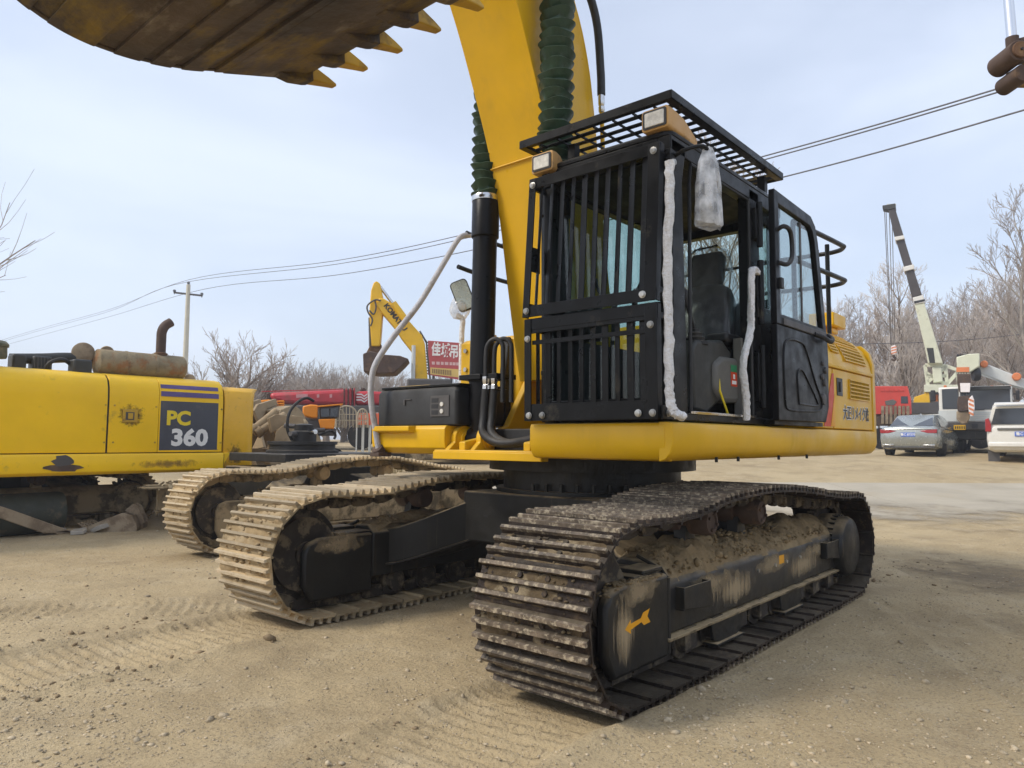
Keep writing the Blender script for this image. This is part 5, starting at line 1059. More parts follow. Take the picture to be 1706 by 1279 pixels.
# rusty silencer and exhaust on top
yM = -8.05
mb = MB(); mb.lathe([(.15, 0), (.185, .015), (.19, .03), (.19, .40), (.197, .405), (.197, .43), (.19, .435), (.19, .80), (.197, .805), (.197, .83), (.19, .835), (.19, 1.26), (.17, 1.28), (.05, 1.285)], (1.10, yM, 2.43), (-1, 0, 0), 32); MF = lp('silencer', mb, mat('silencer_rusty', (.27, .22, .14), .85, var=.3, vs_=5, bump=.3, bs=30, dirt=(.30, .13, .05), da=.35, ds=3.5, dirt2=(.14, .11, .08), da2=.2, ds2=8))
mb = MB(); mb.tube(spline([(.17, yM, 2.58), (.17, yM, 2.85), (.165, yM, 2.98), (.12, yM, 3.08), (.03, yM, 3.15)], 6), .072, 16, caps=True); lp('exhaust_pipe', mb, RUSTD)
mb = MB(); mb.lathe([(.10, 0), (.10, .04), (.078, .05)], (.17, yM, 2.60), (0, 0, 1), 20); lp('pipe_collar', mb, RUST)
mb = MB(); mb.lathe([(.05, -.05), (.13, -.045), (.15, -.03), (.15, .03), (.13, .045), (.05, .05)], (1.22, -8.2, 2.56), (.2, 1, 0), 28); mb.lathe([(.04, -.05), (.09, -.04), (.10, .0), (.09, .04), (.04, .05)], (.88, -8.25, 2.60), (.3, 1, 0), 24); lp('pulley', mb, OLDB)
mb = MB(); mb.tube(spline([(2.1, -8.3, 2.40), (1.7, -8.3, 2.44), (1.45, -8.25, 2.47), (1.1, -8.25, 2.49)], 5), .075, 14); lp('intake_pipe', mb, GREYD)
for x0, x1, z1, y0 in ((1.95, 2.12, 2.46, -8.35), (1.62, 1.86, 2.46, -8.4), (1.2, 1.45, 2.43, -8.1)): mb = MB(); mb.box(x0, x1, y0, y0 + .25, 2.22, z1); lp('engine_block', mb, GREYD, bev=.03)
for k in range(6): x = 1.64 + .04 * k; mb = MB(); mb.box(x, x + .012, -8.15, -8.14, 2.28, 2.44); lp('cooling_fin', mb, DKGR)
mb = MB(); mb.tube(spline([(1.75, -8.05, 2.24), (1.7, -8.0, 2.36), (1.55, -8.0, 2.42), (1.4, -8.05, 2.35)], 5), .03, 8); lp('engine_hose', mb, BLKM)
mb = MB(); mb.lathe([(.05, 2.22), (.05, 2.36), (.15, 2.37), (.16, 2.40), (.155, 2.52), (.175, 2.525), (.175, 2.56), (.14, 2.60), (.04, 2.62)], (2.36, -8.05, 0), (0, 0, 1), 32); lp('air_precleaner', mb, [mat('precleaner_green', (.09, .095, .06), .6, dirt=(.25, .2, .12), da=.3)])
mb = MB(); mb.lathe([(.03, 0), (.07, .01), (.09, .03), (.07, .05), (.03, .06)], (-.32, -8.1, 2.26), (.1, 1, 0), 20); lp('filler_cap', mb, OLDB)
mb = MB(); mb.box(-.6, 3.2, -10.8, -8.0, .84, 1.10); lp('revolving_deck', mb, BLKM)
# cab and boom lie beyond the photo's edge
mb = MB()
for x in (2.95, 4.5):
    for y in (-8.65, -7.66): mb.box(x - .05, x + .05, y - .05, y + .05, 1.10, 2.95)
mb.box(2.9, 4.55, -8.7, -7.61, 2.90, 3.02); mb.box(2.9, 4.55, -8.7, -7.61, 1.10, 1.95); LC = lp('cab', mb, DKGR, bev=.02)
for x0, x1, y0, y1 in ((3.0, 4.45, -7.64, -7.63), (3.0, 4.45, -8.68, -8.67), (4.53, 4.54, -8.6, -7.7), (2.92, 2.93, -8.6, -7.7)): mb = MB(); mb.box(x0, x1, y0, y1, 1.95, 2.9); lp('window', mb, GLASS, LC)
mb = MB(); mb.prism([(2.6, 1.3), (3.2, 1.3), (5.2, 3.6), (8.0, 3.2), (8.0, 3.6), (5.2, 4.3), (2.8, 2.0)], 'y', -9.5, -8.95); lp('boom', mb, YELL, bev=.02)
mb = MB(); mb.prism([(7.8, 3.7), (8.2, 3.6), (7.7, .6), (7.45, .6)], 'y', -9.4, -9.05); lp('arm', mb, YELL, bev=.02)
mb = MB(); mb.prism([(7.0, .02), (7.9, .0), (8.3, .4), (8.0, .9), (7.4, .8)], 'y', -9.95, -8.5); lp('bucket', mb, OLDB, bev=.03)
P4 = dict(gauge=1.25, w=.28, idler=(1.9, .45, .42), sprocket=(-1.65, .435, .40), top=[(-1.1, .90), (-.2, .93), (.5, .93), (1.25, .89)], beam=(-1.5, 1.40), carriers=(.6, -.4), carrier_z=.76, nroll=6,
          shoe=[(SHOEM, SHOEMT), (SHOEM, SHOEMT)], frame=[UCM, UCM], carbody=UCB, soil=False, mudclump=(0, 0), muddy=True, chain=UCM)
undercarriage(LM, P4)

# ------------------------------------------------------------------ worn digger buckets
def worn_bucket(label, loc, rz, s_, tilt=0, m=None, group=None):
    m = m or OLDB
    root = thing('worn_bucket', label, 'bucket', loc, rz, group); root.rotation_euler = (0, tilt, rz); root.scale = (s_, s_, s_)
    pr_ = spline([(.0, .10), (.35, .02), (.75, .0), (1.05, .12), (1.22, .42), (1.15, .75), (.85, .98)], 5)
    mb = MB(); mb.prism(list(pr_) + offs(pr_, .03)[::-1], 'y', -.55, .55); mb.build('shell', m, root, .006)
    for y in (-.56, .54): mb = MB(); mb.prism([(-.02, .10)] + list(pr_[1:]) + [(.60, .92), (.25, .5), (.02, .2)], 'y', y, y + .03); mb.build('side_plate', m, root, .006)
    for y in np.linspace(-.48, .48, 5): mb = MB(); mb.prism([(.08, .07), (.10, .14), (-.10, .17), (-.28, .15), (-.28, .13)], 'y', y - .05, y + .05); mb.build('tooth', m, root, .008)
    for y in (-.18, .18): mb = MB(); mb.prism([(.55, .93), (.65, 1.2), (.8, 1.2), (1.2, .9), (1.15, .78), (.9, .96)], 'y', y - .03, y + .03); mb.build('ear', m, root, .008)
    return root
worn_bucket('brown worn bucket lying in the shade under the PC 360 excavator', (1.10, -7.92, .0), 2.5, .5, .5)
def rubble(label, loc, rz, sx, sy, sz, rx=0, ry=0, m=None):
    r_ = random.Random(int(loc[0] * 100) + int(loc[1] * 77)); mb = MB()
    base = [(sx * a * (1 + r_.uniform(-.15, .15)), sy * b_ * (1 + r_.uniform(-.15, .15))) for a, b_ in ((-.5, -.5), (.1, -.55), (.5, -.4), (.5, .45), (-.1, .5), (-.5, .4))]
    mb.loft([[(x, y, 0) for x, y in base], [(x * .97, y * .97, sz + r_.uniform(-.01, .01)) for x, y in base]])
    o = mb.build('rubble_slab', m or CONCR, None, .008); o.location = loc; o.rotation_euler = (rx, ry, rz); tag(o, label, 'rubble')
rubble('tilted grey rubble slab lying in front of the brown bucket', (1.02, -7.62, .03), .5, .34, .26, .06, .35, .1)
rubble('flat pale rubble slab left of the brown bucket', (1.62, -7.9, .02), .2, .36, .24, .06, .1, -.1)
rubble('small broken slab between pale slab and leaning plate', (1.38, -7.55, .01), 1.0, .22, .18, .05, .05, .1)
mb = MB(); mb.prism([(1.35, .0), (1.75, .03), (2.75, .50), (2.75, .62), (2.2, .40)], 'y', -7.75, -7.70); mb.prism([(1.25, .0), (1.60, .0), (1.62, .05), (1.3, .05)], 'y', -7.95, -7.70)
o = mb.build('bent_steel_plate', OLDB, None, .01); tag(o, 'bent muddy steel plate leaning at the left photo edge', 'scrap')
mb = MB(); mb.lathe([(.10, 0), (.27, .01), (.28, .05), (.28, .85), (.27, .89), (.10, .90)], (2.35, -8.02, .28), (-1, 0, 0), 28); o = mb.build('steel_drum', mat('drum_dark_green', (.035, .04, .03), .7, dirt=(.14, .11, .07), da=.3), None, .004); tag(o, 'dark green drum lying under the parked excavator', 'drum')
# ------------------------------------------------------------------ background, left half
FACE = math.atan2(RT[1], RT[0])            # local x to the photo's right, local y away from the viewer
def far_thing(name, label, cat, u, d, group=None, dz=0, rz=None):
    p = at(u, 733, d=d); z = gz(p.x, p.y) + dz
    rz = FACE - math.atan((u - 853) / FPX) if rz is None else rz
    t = thing(name, label, cat, (p.x, p.y, z), rz, group)
    M = TR(p.x, p.y, z, rz=rz); Mi = M.inverted(); C_ = Mi @ Vector(CAM)
    def loc(uu, vv, dd=None):                 # point of the thing's own front plane seen at that pixel
        q_ = Mi @ at(uu, vv, d=10); f_ = -C_.y / (q_.y - C_.y); return C_ + (q_ - C_) * f_
    return t, loc
def plate(name, root, L_, pts, y0, y1, m, bev=.03, parent=None):
    mb = MB(); mb.prism([(L_(u, v).x, L_(u, v).z) for u, v in pts], 'y', y0, y1); return mb.build(name, m, parent or root, bev)
# ---- yellow excavator with its arm folded
FE, L_ = far_thing('far_excavator', 'small-looking yellow excavator far behind, arm folded down and brown bucket hanging', 'excavator', 735, 22)
bo = plate('boom', FE, L_, [(628, 510), (633, 499), (641, 500), (659, 511), (694, 550), (703, 560), (708, 574), (713, 640), (693, 640), (689, 590), (669, 565), (659, 549), (636, 522)], -.28, .28, YELB)
plate('arm', FE, L_, [(623, 473), (628, 470), (634, 474), (640, 505), (638, 526), (634, 578), (620, 578), (616, 522), (619, 486)], -.20, .20, YELB)
plate('bucket', FE, L_, [(608, 593), (620, 588), (640, 594), (668, 596), (682, 601), (673, 611), (659, 624), (631, 625), (609, 622)], -.6, .6, RUSTD)
plate('bucket_link', FE, L_, [(618, 574), (636, 574), (634, 594), (612, 596), (611, 588)], -.15, .15, RUST)
mb = MB(); mb.cyl(L_(633, 477), L_(657, 509), .05, n=10); mb.build('arm_cylinder_rod', STEEL, FE)
mb = MB(); mb.cyl(L_(656, 508) + Vector((0, -.3, 0)), L_(676, 535) + Vector((0, -.3, 0)), .11, n=12); mb.build('arm_cylinder', YELB, FE)
mb = MB(); mb.cyl(L_(690, 578) + Vector((0, -.38, 0)), L_(689, 640) + Vector((0, -.38, 0)), .06, n=10); mb.build('boom_cylinder', WHITEG, FE)
mb = MB(); mb.cyl(L_(617, 530) + Vector((0, -.1, 0)), L_(618, 578) + Vector((0, -.1, 0)), .05, n=10); mb.build('bucket_cylinder', DKGR, FE)
mb = MB(); mb.tube(spline([L_(636, 504) + Vector((0, -.32, 0)), L_(626, 503) + Vector((0, -.32, 0)), L_(614, 512) + Vector((0, -.32, 0)), L_(615, 523) + Vector((0, -.32, 0)), L_(622, 535) + Vector((0, -.32, 0)), L_(619, 546) + Vector((0, -.3, 0))], 5), .025, 8); mb.build('hose', DKGR, FE)
mb = MB(); mb.tube(spline([L_(626, 503) + Vector((0, -.3, 0)), L_(628, 515) + Vector((0, -.3, 0)), L_(624, 526) + Vector((0, -.3, 0)), L_(617, 520) + Vector((0, -.3, 0))], 5), .025, 8); mb.build('hose', DKGR, FE)
for k in range(5): mb = MB(); p_, q_ = L_(697 + k * 1.0, 553 + k), L_(706 + k * .9, 572 + k * 14); mb.tube([p_ + Vector((.05, -.2 + .1 * k, 0)), L_(707, 570) + Vector((.06, -.2 + .1 * k, 0)), L_(713, 630) + Vector((.06, -.2 + .1 * k, 0))], .025, 6); mb.build('hose', DKGR, FE)
a_, b_ = L_(641, 523), L_(667, 556); dr = (b_ - a_); an = math.atan2(dr.z, dr.x)
Mt = Matrix.Translation((a_ + b_) / 2 + Vector((.10, -.285, .16))) @ Matrix.Rotation(PI / 2, 4, 'X') @ Matrix.Rotation(an, 4, 'Z')
text('KOMATSU', 'lettering', .21, PRINTB, Mt, FE, bold=.010, depth=.002)
mb = MB(); mb.box(-.9, 2.3, -1.3, 1.3, 1.0, 2.1); hb = mb.build('house', YELB, FE, .05)
mb = MB(); mb.box(-1.0, .3, -1.35, -.35, 1.05, 2.35); cbx = mb.build('cab', DKGR, FE, .05)
for y in (-1.2, 1.2): mb = MB(); mb.loft([[(x, y + dy, z) for x, z in rrect(-1.9, 1.9, .03, .85, .4, 5)] for dy in (-.3, .3)]); mb.build('track', UCM, FE, .02)
mb = MB(); mb.cyl((.2, 0, .5), (.2, 0, 1.0), .7, n=24); mb.build('swing_ring', UCB, FE)
# ---- roadside advertising board
SB, L_ = far_thing('sign_board', 'faded red advertising board with white characters and yellow phone strip', 'sign', 750, 32)
bd = plate('board', SB, L_, [(713, 567), (795, 573), (795, 637), (713, 624)], 0, .12, SIGNR, .01)
plate('yellow_strip', SB, L_, [(717, 612), (795, 617), (795, 632), (717, 623)], -.012, -.001, SIGNY, 0)
for k in range(12): v = 569 + k * 4.7; plate('edge_slat', SB, L_, [(709.5, v), (713.5, v), (713.5, v + 2.2), (709.5, v + 2.2)], .0, .1, DKGR, 0)
for u in (722, 752, 785): p0 = L_(u, 626); mb = MB(); mb.cyl((p0.x, .2, 0), (p0.x, .2, p0.z + .6), .06, n=10); mb.build('post', DKGR, SB)
def btext(s_, u, v, size, m, bold, sx=1, y=-.006): p_ = L_(u, v); return text(s_, 'lettering', size, m, Matrix.Translation((p_.x, y, p_.z)) @ Matrix.Rotation(PI / 2, 4, 'X') @ Matrix.Rotation(-.055, 4, 'Z'), SB, bold=bold, sx=sx, depth=.002)
btext('佳', 726.5, 583, .64, PAPERW, .018, .66); btext('城', 742.5, 585, .64, PAPERW, .018, .66); btext('吊', 756.5, 587, .64, PAPERW, .018, .66)
for k, (u0, w_) in enumerate(((719.5, 5), (727, 5.5), (734.5, 4.5), (741, 6), (749, 4), (754, 5), (760, 6))): plate('small_print', SB, L_, [(u0, 602 + k * .25), (u0 + w_, 602.3 + k * .25), (u0 + w_, 607.2 + k * .25), (u0, 607 + k * .25)], -.004, -.001, mat('print_pink', (.62, .42, .40), .6) if k == 0 else MATS['print_pink'], 0)
for k in range(11): plate('phone_print', SB, L_, [(720 + k * 3.0, 614.2 + k * .25), (721.9 + k * 3.0, 614.3 + k * .25), (721.9 + k * 3.0, 621.6 + k * .4), (720 + k * 3.0, 621.4 + k * .4)], -.016, -.0125, mat('print_brown', (.20, .12, .05), .6) if k == 0 else MATS['print_brown'], 0)
# ---- red telescopic crane lowered to rest
RC, L_ = far_thing('red_truck_crane', 'red truck crane with lowered telescopic boom and white chevrons on the boom head', 'crane', 540, 28)
plate('boom', RC, L_, [(450, 655), (590, 649), (591, 675), (569, 676), (520, 675), (473, 673), (452, 667)], -.45, .45, REDC, .14)
for k in range(6): u = 572 + k * 3.4; plate('boom_collar', RC, L_, [(u, 648.5 - k * .2), (u + 1.6, 648.4 - k * .2), (u + 1.6, 677), (u, 677)], -.5, .5, REDC if k % 2 else RUSTD, 0)
plate('boom_head', RC, L_, [(592, 653), (612, 652), (650, 654), (650, 675), (592, 675)], -.38, .38, REDC, .10)
for k in range(3):
    v = 656.5 + k * 4.6; plate('chevron', RC, L_, [(593, v), (601, v), (606, v + 3.2), (611, v - .4), (611, v + 1.8), (606, v + 5.6), (601, v + 2.3), (593, v + 2.3)], -.395, -.381, WHITES, 0)
plate('sheave', RC, L_, [(600, 648), (606, 646), (610, 649), (609, 655), (601, 655)], -.2, .2, RUSTD)
plate('top_rail', RC, L_, [(436, 651.5), (545, 648.5), (572, 647.2), (572, 648.2), (545, 649.5), (436, 652.8)], -.1, .1, REDC, 0)
for k, u in enumerate((494, 528, 549)): plate('white_mark', RC, L_, [(u, 658), (u + (19 if k == 0 else 4), 657.5), (u + (19 if k == 0 else 4), 663), (u, 663.5)], -.465, -.451, mat('mark_pale_red', (.62, .30, .30), .6) if k == 0 else MATS['mark_pale_red'], 0)
plate('deck', RC, L_, [(440, 678), (660, 678), (660, 700), (440, 700)], -1.2, 1.2, DKGR)
plate('jib', RC, L_, [(444, 657), (451, 654), (452, 670), (446, 672)], -.3, .3, RUSTD)
for u in (455, 480, 600, 640): p_ = L_(u, 700); mb = MB(); mb.cyl((p_.x, -1.2, .5), (p_.x, -.85, .5), .5, n=24); mb.build('wheel', TYRE, RC)
# ---- orange machines and scrap
OM, L_ = far_thing('orange_machine_housing', 'orange machine housing behind the heap of tan buckets', 'machine', 450, 19)
plate('housing', OM, L_, [(423, 669), (450, 667), (457, 671), (459, 690), (455, 694), (423, 692)], -.6, .6, ORNG)
for k in range(4): v = 669 + k * 4; plate('fender_rib', OM, L_, [(459.5, v), (472, v - 1), (474, v + 2), (459.5, v + 2)], -.5, .3, ORNG, .01)
plate('lower_body', OM, L_, [(423, 693), (474, 692), (474, 722), (423, 722)], -.5, .5, DKGR)
for u in (432, 465): p_ = L_(u, 720); mb = MB(); mb.cyl((p_.x, -.75, .42), (p_.x, -.45, .42), .42, n=20); mb.build('wheel', TYRE, OM)
OF, L_ = far_thing('orange_loader', 'small orange loader with dark cab glass behind the black swivel ring', 'loader', 535, 17)
plate('counterweight', OF, L_, [(505, 678), (518, 675), (530, 676), (529, 697), (520, 697), (505, 693)], -.5, .5, ORNG)
plate('cab', OF, L_, [(532, 679), (566, 676), (563, 697), (533, 697)], -.45, .45, DKGR)
plate('cab_glass', OF, L_, [(535, 682), (548, 681), (548, 695), (535, 695)], -.47, -.452, CARGL, 0); plate('cab_glass', OF, L_, [(550, 681), (563, 679.5), (561, 695), (550, 695)], -.47, -.452, CARGL, 0)
plate('roof', OF, L_, [(529, 677.5), (570, 674), (570, 676), (530, 680)], -.55, .55, ORNG, .01)
plate('engine_cover', OF, L_, [(530, 699), (558, 698), (556, 715), (534, 714)], -.5, .5, ORNG)
plate('chassis', OF, L_, [(505, 699), (531, 699), (560, 715), (560, 726), (505, 726)], -.4, .4, DKGR)
for u in (512, 552): p_ = L_(u, 726); mb = MB(); mb.cyl((p_.x, -.65, .40), (p_.x, -.4, .40), .40, n=20); mb.build('wheel', TYRE, OF)
for k, (u, d, s_, rz, ti, lb) in enumerate(((452, 13.2, .95, FACE + .4, -.55, 'tan dusty bucket nearest to the yellow counterweight'), (484, 13.8, .9, FACE + 2.4, .2, 'tan dusty bucket beside the black swivel ring'), (440, 15.0, 1.1, FACE + 1.2, -.9, 'upturned tan bucket at the back of the scrap heap'))):
    p_ = at(u, 740, d=d); worn_bucket(lb, (p_.x, p_.y, gz(p_.x, p_.y) + .30), rz, s_, ti, mat('bucket_tan', (.36, .28, .18), .9, var=.2, bump=.4, bs=14, dirt=(.24, .17, .10), da=.3, ds=3) if k == 0 else MATS['bucket_tan'])
for k, (u0, v0, u1, v1) in enumerate(((428, 712, 462, 683), (436, 716, 476, 690), (470, 716, 492, 696), (492, 722, 509, 702))):
    q0, q1 = at(u0, v0, d=13.6), at(u1, v1, d=13.8); mb = MB(); mb.cyl(q0, q1, .085, .07, n=12); mb.cyl(q0, q0 + (q0 - q1).normalized() * .12, .11, n=12)
    o = mb.build('scrap_arm', MATS['bucket_tan'], None, .01); tag(o, ['dusty tan ram leaning highest on the scrap heap', 'dusty tan ram under the highest one on the scrap heap', 'short dusty ram between scrap heap and upright hose', 'shortest dusty ram just behind the upright hose'][k], 'scrap')
# ---- soil bank with dry grass, wire arches and banners
def mound(name, label, u, d, rx, ry, h, seed, m):
    p_ = at(u, 733, d=d); nu, nv = 40, 14; vs_ = []; rr_ = np.random.default_rng(seed)
    for j in range(nv + 1):
        for i in range(nu):
            a = 2 * PI * i / nu; t = j / nv; z = h * (math.cos(t * PI) * .5 + .5); jit = 1 + .18 * float(vnoise(np.array(i * .4 + seed), np.array(j * .5), seed))
            vs_.append((rx * t * math.cos(a) * jit, ry * t * math.sin(a) * jit, z * (1 + .3 * float(vnoise(np.array(3 + math.cos(a) * t * 6), np.array(math.sin(a) * t * 6 + 9), seed + 1))) - .05))
    mb = MB(); mb.add(vs_, [(j * nu + i, j * nu + (i + 1) % nu, (j + 1) * nu + (i + 1) % nu, (j + 1) * nu + i) for j in range(nv) for i in range(nu)])
    o = mb.build(name, m); o.location = (p_.x, p_.y, gz(p_.x, p_.y)); o.rotation_euler.z = FACE; tag(o, label, kind='structure'); return o
BANK = mat('bank_earth', (.30, .215, .13), .95, var=.3, vs_=1.5, bump=.9, bs=9, dirt=(.20, .14, .085), da=.3, ds=3)
mound('soil_bank', 'brown soil bank behind the tracks', 608, 15.5, 2.2, 1.6, .55, 70, BANK)
mound('soil_bank', 'brown soil bank under the orange machines', 470, 16.8, 2.6, 1.2, .50, 71, BANK)
def grass_patch(label, u, d, w_, dp, h, n, seed):
    r_ = np.random.default_rng(seed); p_ = at(u, 733, d=d); V = []; Fc = []
    for k in range(n):
        x = r_.normal(0, w_ / 2.5); y = r_.uniform(-dp / 2, dp / 2); hh = h * r_.uniform(.4, 1.1); a = r_.uniform(0, PI); lx, ly = r_.normal(0, .25, 2) * hh
        base = max(0, .5 * math.cos(min(1, abs(x) / (w_ * .9)) * PI / 2)); o_ = len(V); c_, s_ = math.cos(a) * .007, math.sin(a) * .007
        V += [(x - c_, y - s_, base - .08), (x + c_, y + s_, base - .08), (x + lx, y + ly, base + hh)]; Fc.append((o_, o_ + 1, o_ + 2))
    me = bpy.data.meshes.new('dry_grass'); me.from_pydata(V, [], Fc); me.materials.append(DRYG); o = link('dry_grass', me); o.location = (p_.x, p_.y, gz(p_.x, p_.y)); o.rotation_euler.z = FACE; return tag(o, label, 'grass', kind='stuff')
grass_patch('dry straw-coloured grass on the bank behind the tracks', 600, 15.1, 1.9, 1.2, .35, 1500, 81)
WIREF = mat('wire_fence_tan', (.42, .36, .26), .8, var=.1)
for k, (u, v0, w_, lb) in enumerate(((577, 676, 17, 'tallest round-headed wire trellis left of the orange banners'), (566, 682, 8, 'narrow wire arch overlapping the tallest trellis'), (604, 681, 9, 'small wire arch just above the first orange banner'))):
    AR, L_ = far_thing('wire_arch', lb, 'trellis', u, 20); vb = 712; mb = MB()
    mb.tube([L_(u - w_, vb)] + [L_(u + w_ * math.cos(a), v0 + 14 - 14 * math.sin(a)) for a in np.linspace(PI, 0, 12)] + [L_(u + w_, vb)], .022, 6); fr_a = mb.build('hoop', WIREF, AR)
    for q in range(1, 6): uu = u - w_ + 2 * w_ * q / 6; mb = MB(); mb.tube([L_(uu, vb), L_(uu, v0 + 14 - 13 * math.sqrt(max(.05, 1 - ((uu - u) / w_) ** 2)))], .012, 5); mb.build('wire', WIREF, AR)
    for v in (690, 700): mb = MB(); mb.tube([L_(u - w_, v), L_(u + w_, v)], .012, 5); mb.build('wire', WIREF, AR)
for k in range(4):
    u = 594 + k * 11.6; BN, L_ = far_thing('banner', ['orange red banner nearest the wire trellis', 'second orange red banner from the wire trellis', 'third orange red banner from the wire trellis', 'orange red banner nearest the black tool box'][k], 'banner', u + 5, 20.5, 'row of orange banners')
    plate('cloth', BN, L_, [(u, 688), (u + 10.6, 688), (u + 10.6, 708), (u, 707)], 0, .03, BANN, 0)
    for q in range(2): plate('print', BN, L_, [(u + 2.5, 691 + q * 8), (u + 7.5, 691 + q * 8), (u + 7.5, 697 + q * 8), (u + 5, 695 + q * 8), (u + 2.5, 697 + q * 8)], -.01, -.002, mat('print_peach', (.80, .45, .30), .6) if (k, q) == (0, 0) else MATS['print_peach'], 0)
    for uu in (u + .5, u + 10): p_ = L_(uu, 708); mb = MB(); mb.cyl((p_.x, .05, 0), (p_.x, .05, L_(uu, 687).z), .02, n=6); mb.build('stake', WHITEG, BN)
# ---- power pole and lines
def pole(u, vtop, d, label, arm=True):
    p_ = at(u, vtop, d=d); z0 = gz(p_.x, p_.y); o = thing('power_pole', label, 'pole', (p_.x, p_.y, z0)); h = p_.z - z0
    mb = MB(); mb.cyl((0, 0, 0), (0, 0, h), .17, .10, n=16); mb.build('shaft', CONC, o)
    mb = MB(); mb.bar((-.75 * RT[0], -.75 * RT[1], h - .42), (.75 * RT[0], .75 * RT[1], h - .58), .08, .09); mb.build('cross_arm', DKGR, o)
    for t, dz_ in ((-.72, -.30), (0, .12), (.72, -.46)):
        mb = MB(); mb.cyl((t * RT[0], t * RT[1], h + dz_ - .22), (t * RT[0], t * RT[1], h + dz_ - .06), .02, n=8); mb.lathe([(.03, 0), (.085, .03), (.06, .06), (.085, .09), (.05, .13), (.02, .14)], (t * RT[0], t * RT[1], h + dz_ - .10), (0, 0, 1), 12); mb.build('insulator', INSUL, o)
    return o
pole(314, 474, 38, 'pale concrete power pole with steel cross arm behind the rusty exhaust')
def cable(label, pts, r): mb = MB(); mb.tube(spline([at(u, v, d=d) for u, v, d in pts], 8), r, 5); o = mb.build('power_cable', WIRE); return tag(o, label, 'cable', 'overhead power cables')
cable('uppermost overhead power cable', [(-140, 612, 90), (40, 555, 72), (180, 516, 55), (314, 466, 38), (560, 434, 27), (851, 372, 18.5), (1280, 258, 12.5), (1680, 142, 9.3), (2300, -60, 7)], .012)
cable('middle overhead power cable', [(-140, 613, 90), (40, 558, 72), (180, 519, 55), (291, 474, 38.4), (560, 440, 27.4), (851, 379, 18.9), (1280, 264, 12.9), (1680, 148, 9.6), (2300, -50, 7.2)], .012)
cable('lowest overhead power cable', [(-140, 616, 90), (40, 566, 72), (180, 528, 55), (338, 482, 37.6), (560, 458, 26.8), (851, 403, 18.2), (1300, 296, 12.2), (1706, 183, 9.0), (2300, 0, 6.8)], .012)
# ------------------------------------------------------------------ background, right half
def wheel(root, x, y, r, w_, out, name='wheel', rim=CHROMED):
    mb = MB(); mb.lathe([(r * .62, -w_ / 2), (r * .9, -w_ / 2), (r, -w_ / 2 + .03), (r, w_ / 2 - .03), (r * .9, w_ / 2), (r * .62, w_ / 2)], (x, y, r), (0, 1, 0), 28); o = mb.build(name, TYRE, root)
    mb = MB(); mb.lathe([(r * .6, w_ / 2 - .05), (r * .58, w_ / 2 - .02), (r * .2, w_ / 2 - .04), (r * .12, w_ / 2 - .01), (.01, w_ / 2 - .01)], (x, y, r), (0, out, 0), 20); mb.build('rim', rim, o)
def car(label, loc, rz, P, name='parked_car', cat='car'):
    """local x forward; body lofted from half-width sections"""
    root = thing(name, label, cat, loc, rz); Ls, hw = P['len'], P['w'] / 2; m = P['paint']
    rings = []
    for x, zb, zt, k in P['body']:           # x, bottom, top, width factor
        w_ = hw * k; zm = zb + (zt - zb) * .45
        half = [(0, zb), (w_ * .80, zb), (w_ * .96, zb + .07), (w_, zm), (w_ * .985, zm + (zt - zm) * .55), (w_ * .93, zt - .05), (w_ * .82, zt), (0, zt + .015)]
        rings.append([(x, y, z) for y, z in half] + [(x, -y, z) for y, z in half[-2:0:-1]])
    mb = MB(); mb.loft(rings); B = mb.build('body', m, root, .012, 2, 50)
    rings = []
    for x, zb, zt, kb, kt in P['cabin']:
        wb, wt = hw * kb, hw * kt
        half = [(0, zb), (wb, zb), (wt + .01, zt - .06), (wt - .05, zt), (0, zt + .02)]
        rings.append([(x, y, z) for y, z in half] + [(x, -y, z) for y, z in half[-2:0:-1]])
    mb = MB(); mb.loft(rings); mb.build('cabin', m, root, .015, 2, 40)
    for n_, c4, ins in P['glass']:
        slab(n_, c4, .006, CARGL, root, .004, ins, .003)
        if n_ == 'side_window': slab(n_, [(x, -y, z) for x, y, z in c4][::-1], .006, CARGL, root, .004, (ins[0], ins[1], 1 - ins[3], 1 - ins[2]), .003)
    for x in P['axles']:
        for s_ in (1, -1): wheel(root, x, s_ * (hw - .13), P['r'], .23, s_)
    return root
def xyface(p): return math.atan2(-p[1], -p[0])
# silver saloon seen from behind
p = at(1513, 733, d=24.6); base = (p.x, p.y, gz(p.x, p.y) + .0)
SP = dict(len=4.9, w=1.86, paint=SILV, r=.335, axles=(.95, 3.8),
          body=[(.0, .42, .86, .84), (.05, .32, .98, .93), (.22, .25, 1.03, .985), (.7, .22, 1.03, 1), (1.6, .20, .97, 1), (3.2, .20, .95, 1), (4.2, .22, .90, .98), (4.75, .28, .78, .90), (4.88, .36, .66, .80)],
          cabin=[(.42, .99, 1.0, .80, .76), (1.20, .96, 1.43, .90, .66), (1.9, .95, 1.47, .92, .68), (2.6, .94, 1.42, .92, .68), (3.45, .93, .95, .88, .80)],
          glass=[('rear_window', [(.46, .72, 1.03), (.46, -.72, 1.03), (1.17, -.57, 1.40), (1.17, .57, 1.40)], (.03, .97, .05, .95)), ('side_window', [(.90, .825, 1.02), (2.9, .85, 1.0), (2.35, .64, 1.37), (1.35, .635, 1.38)], (.02, .98, .05, .93)), ('windscreen', [(3.35, -.76, .98), (3.35, .76, .98), (2.66, .6, 1.38), (2.66, -.6, 1.38)], (.03, .97, .05, .95))])
SC = car('silver saloon car parked with its back to the road', base, PI, SP)
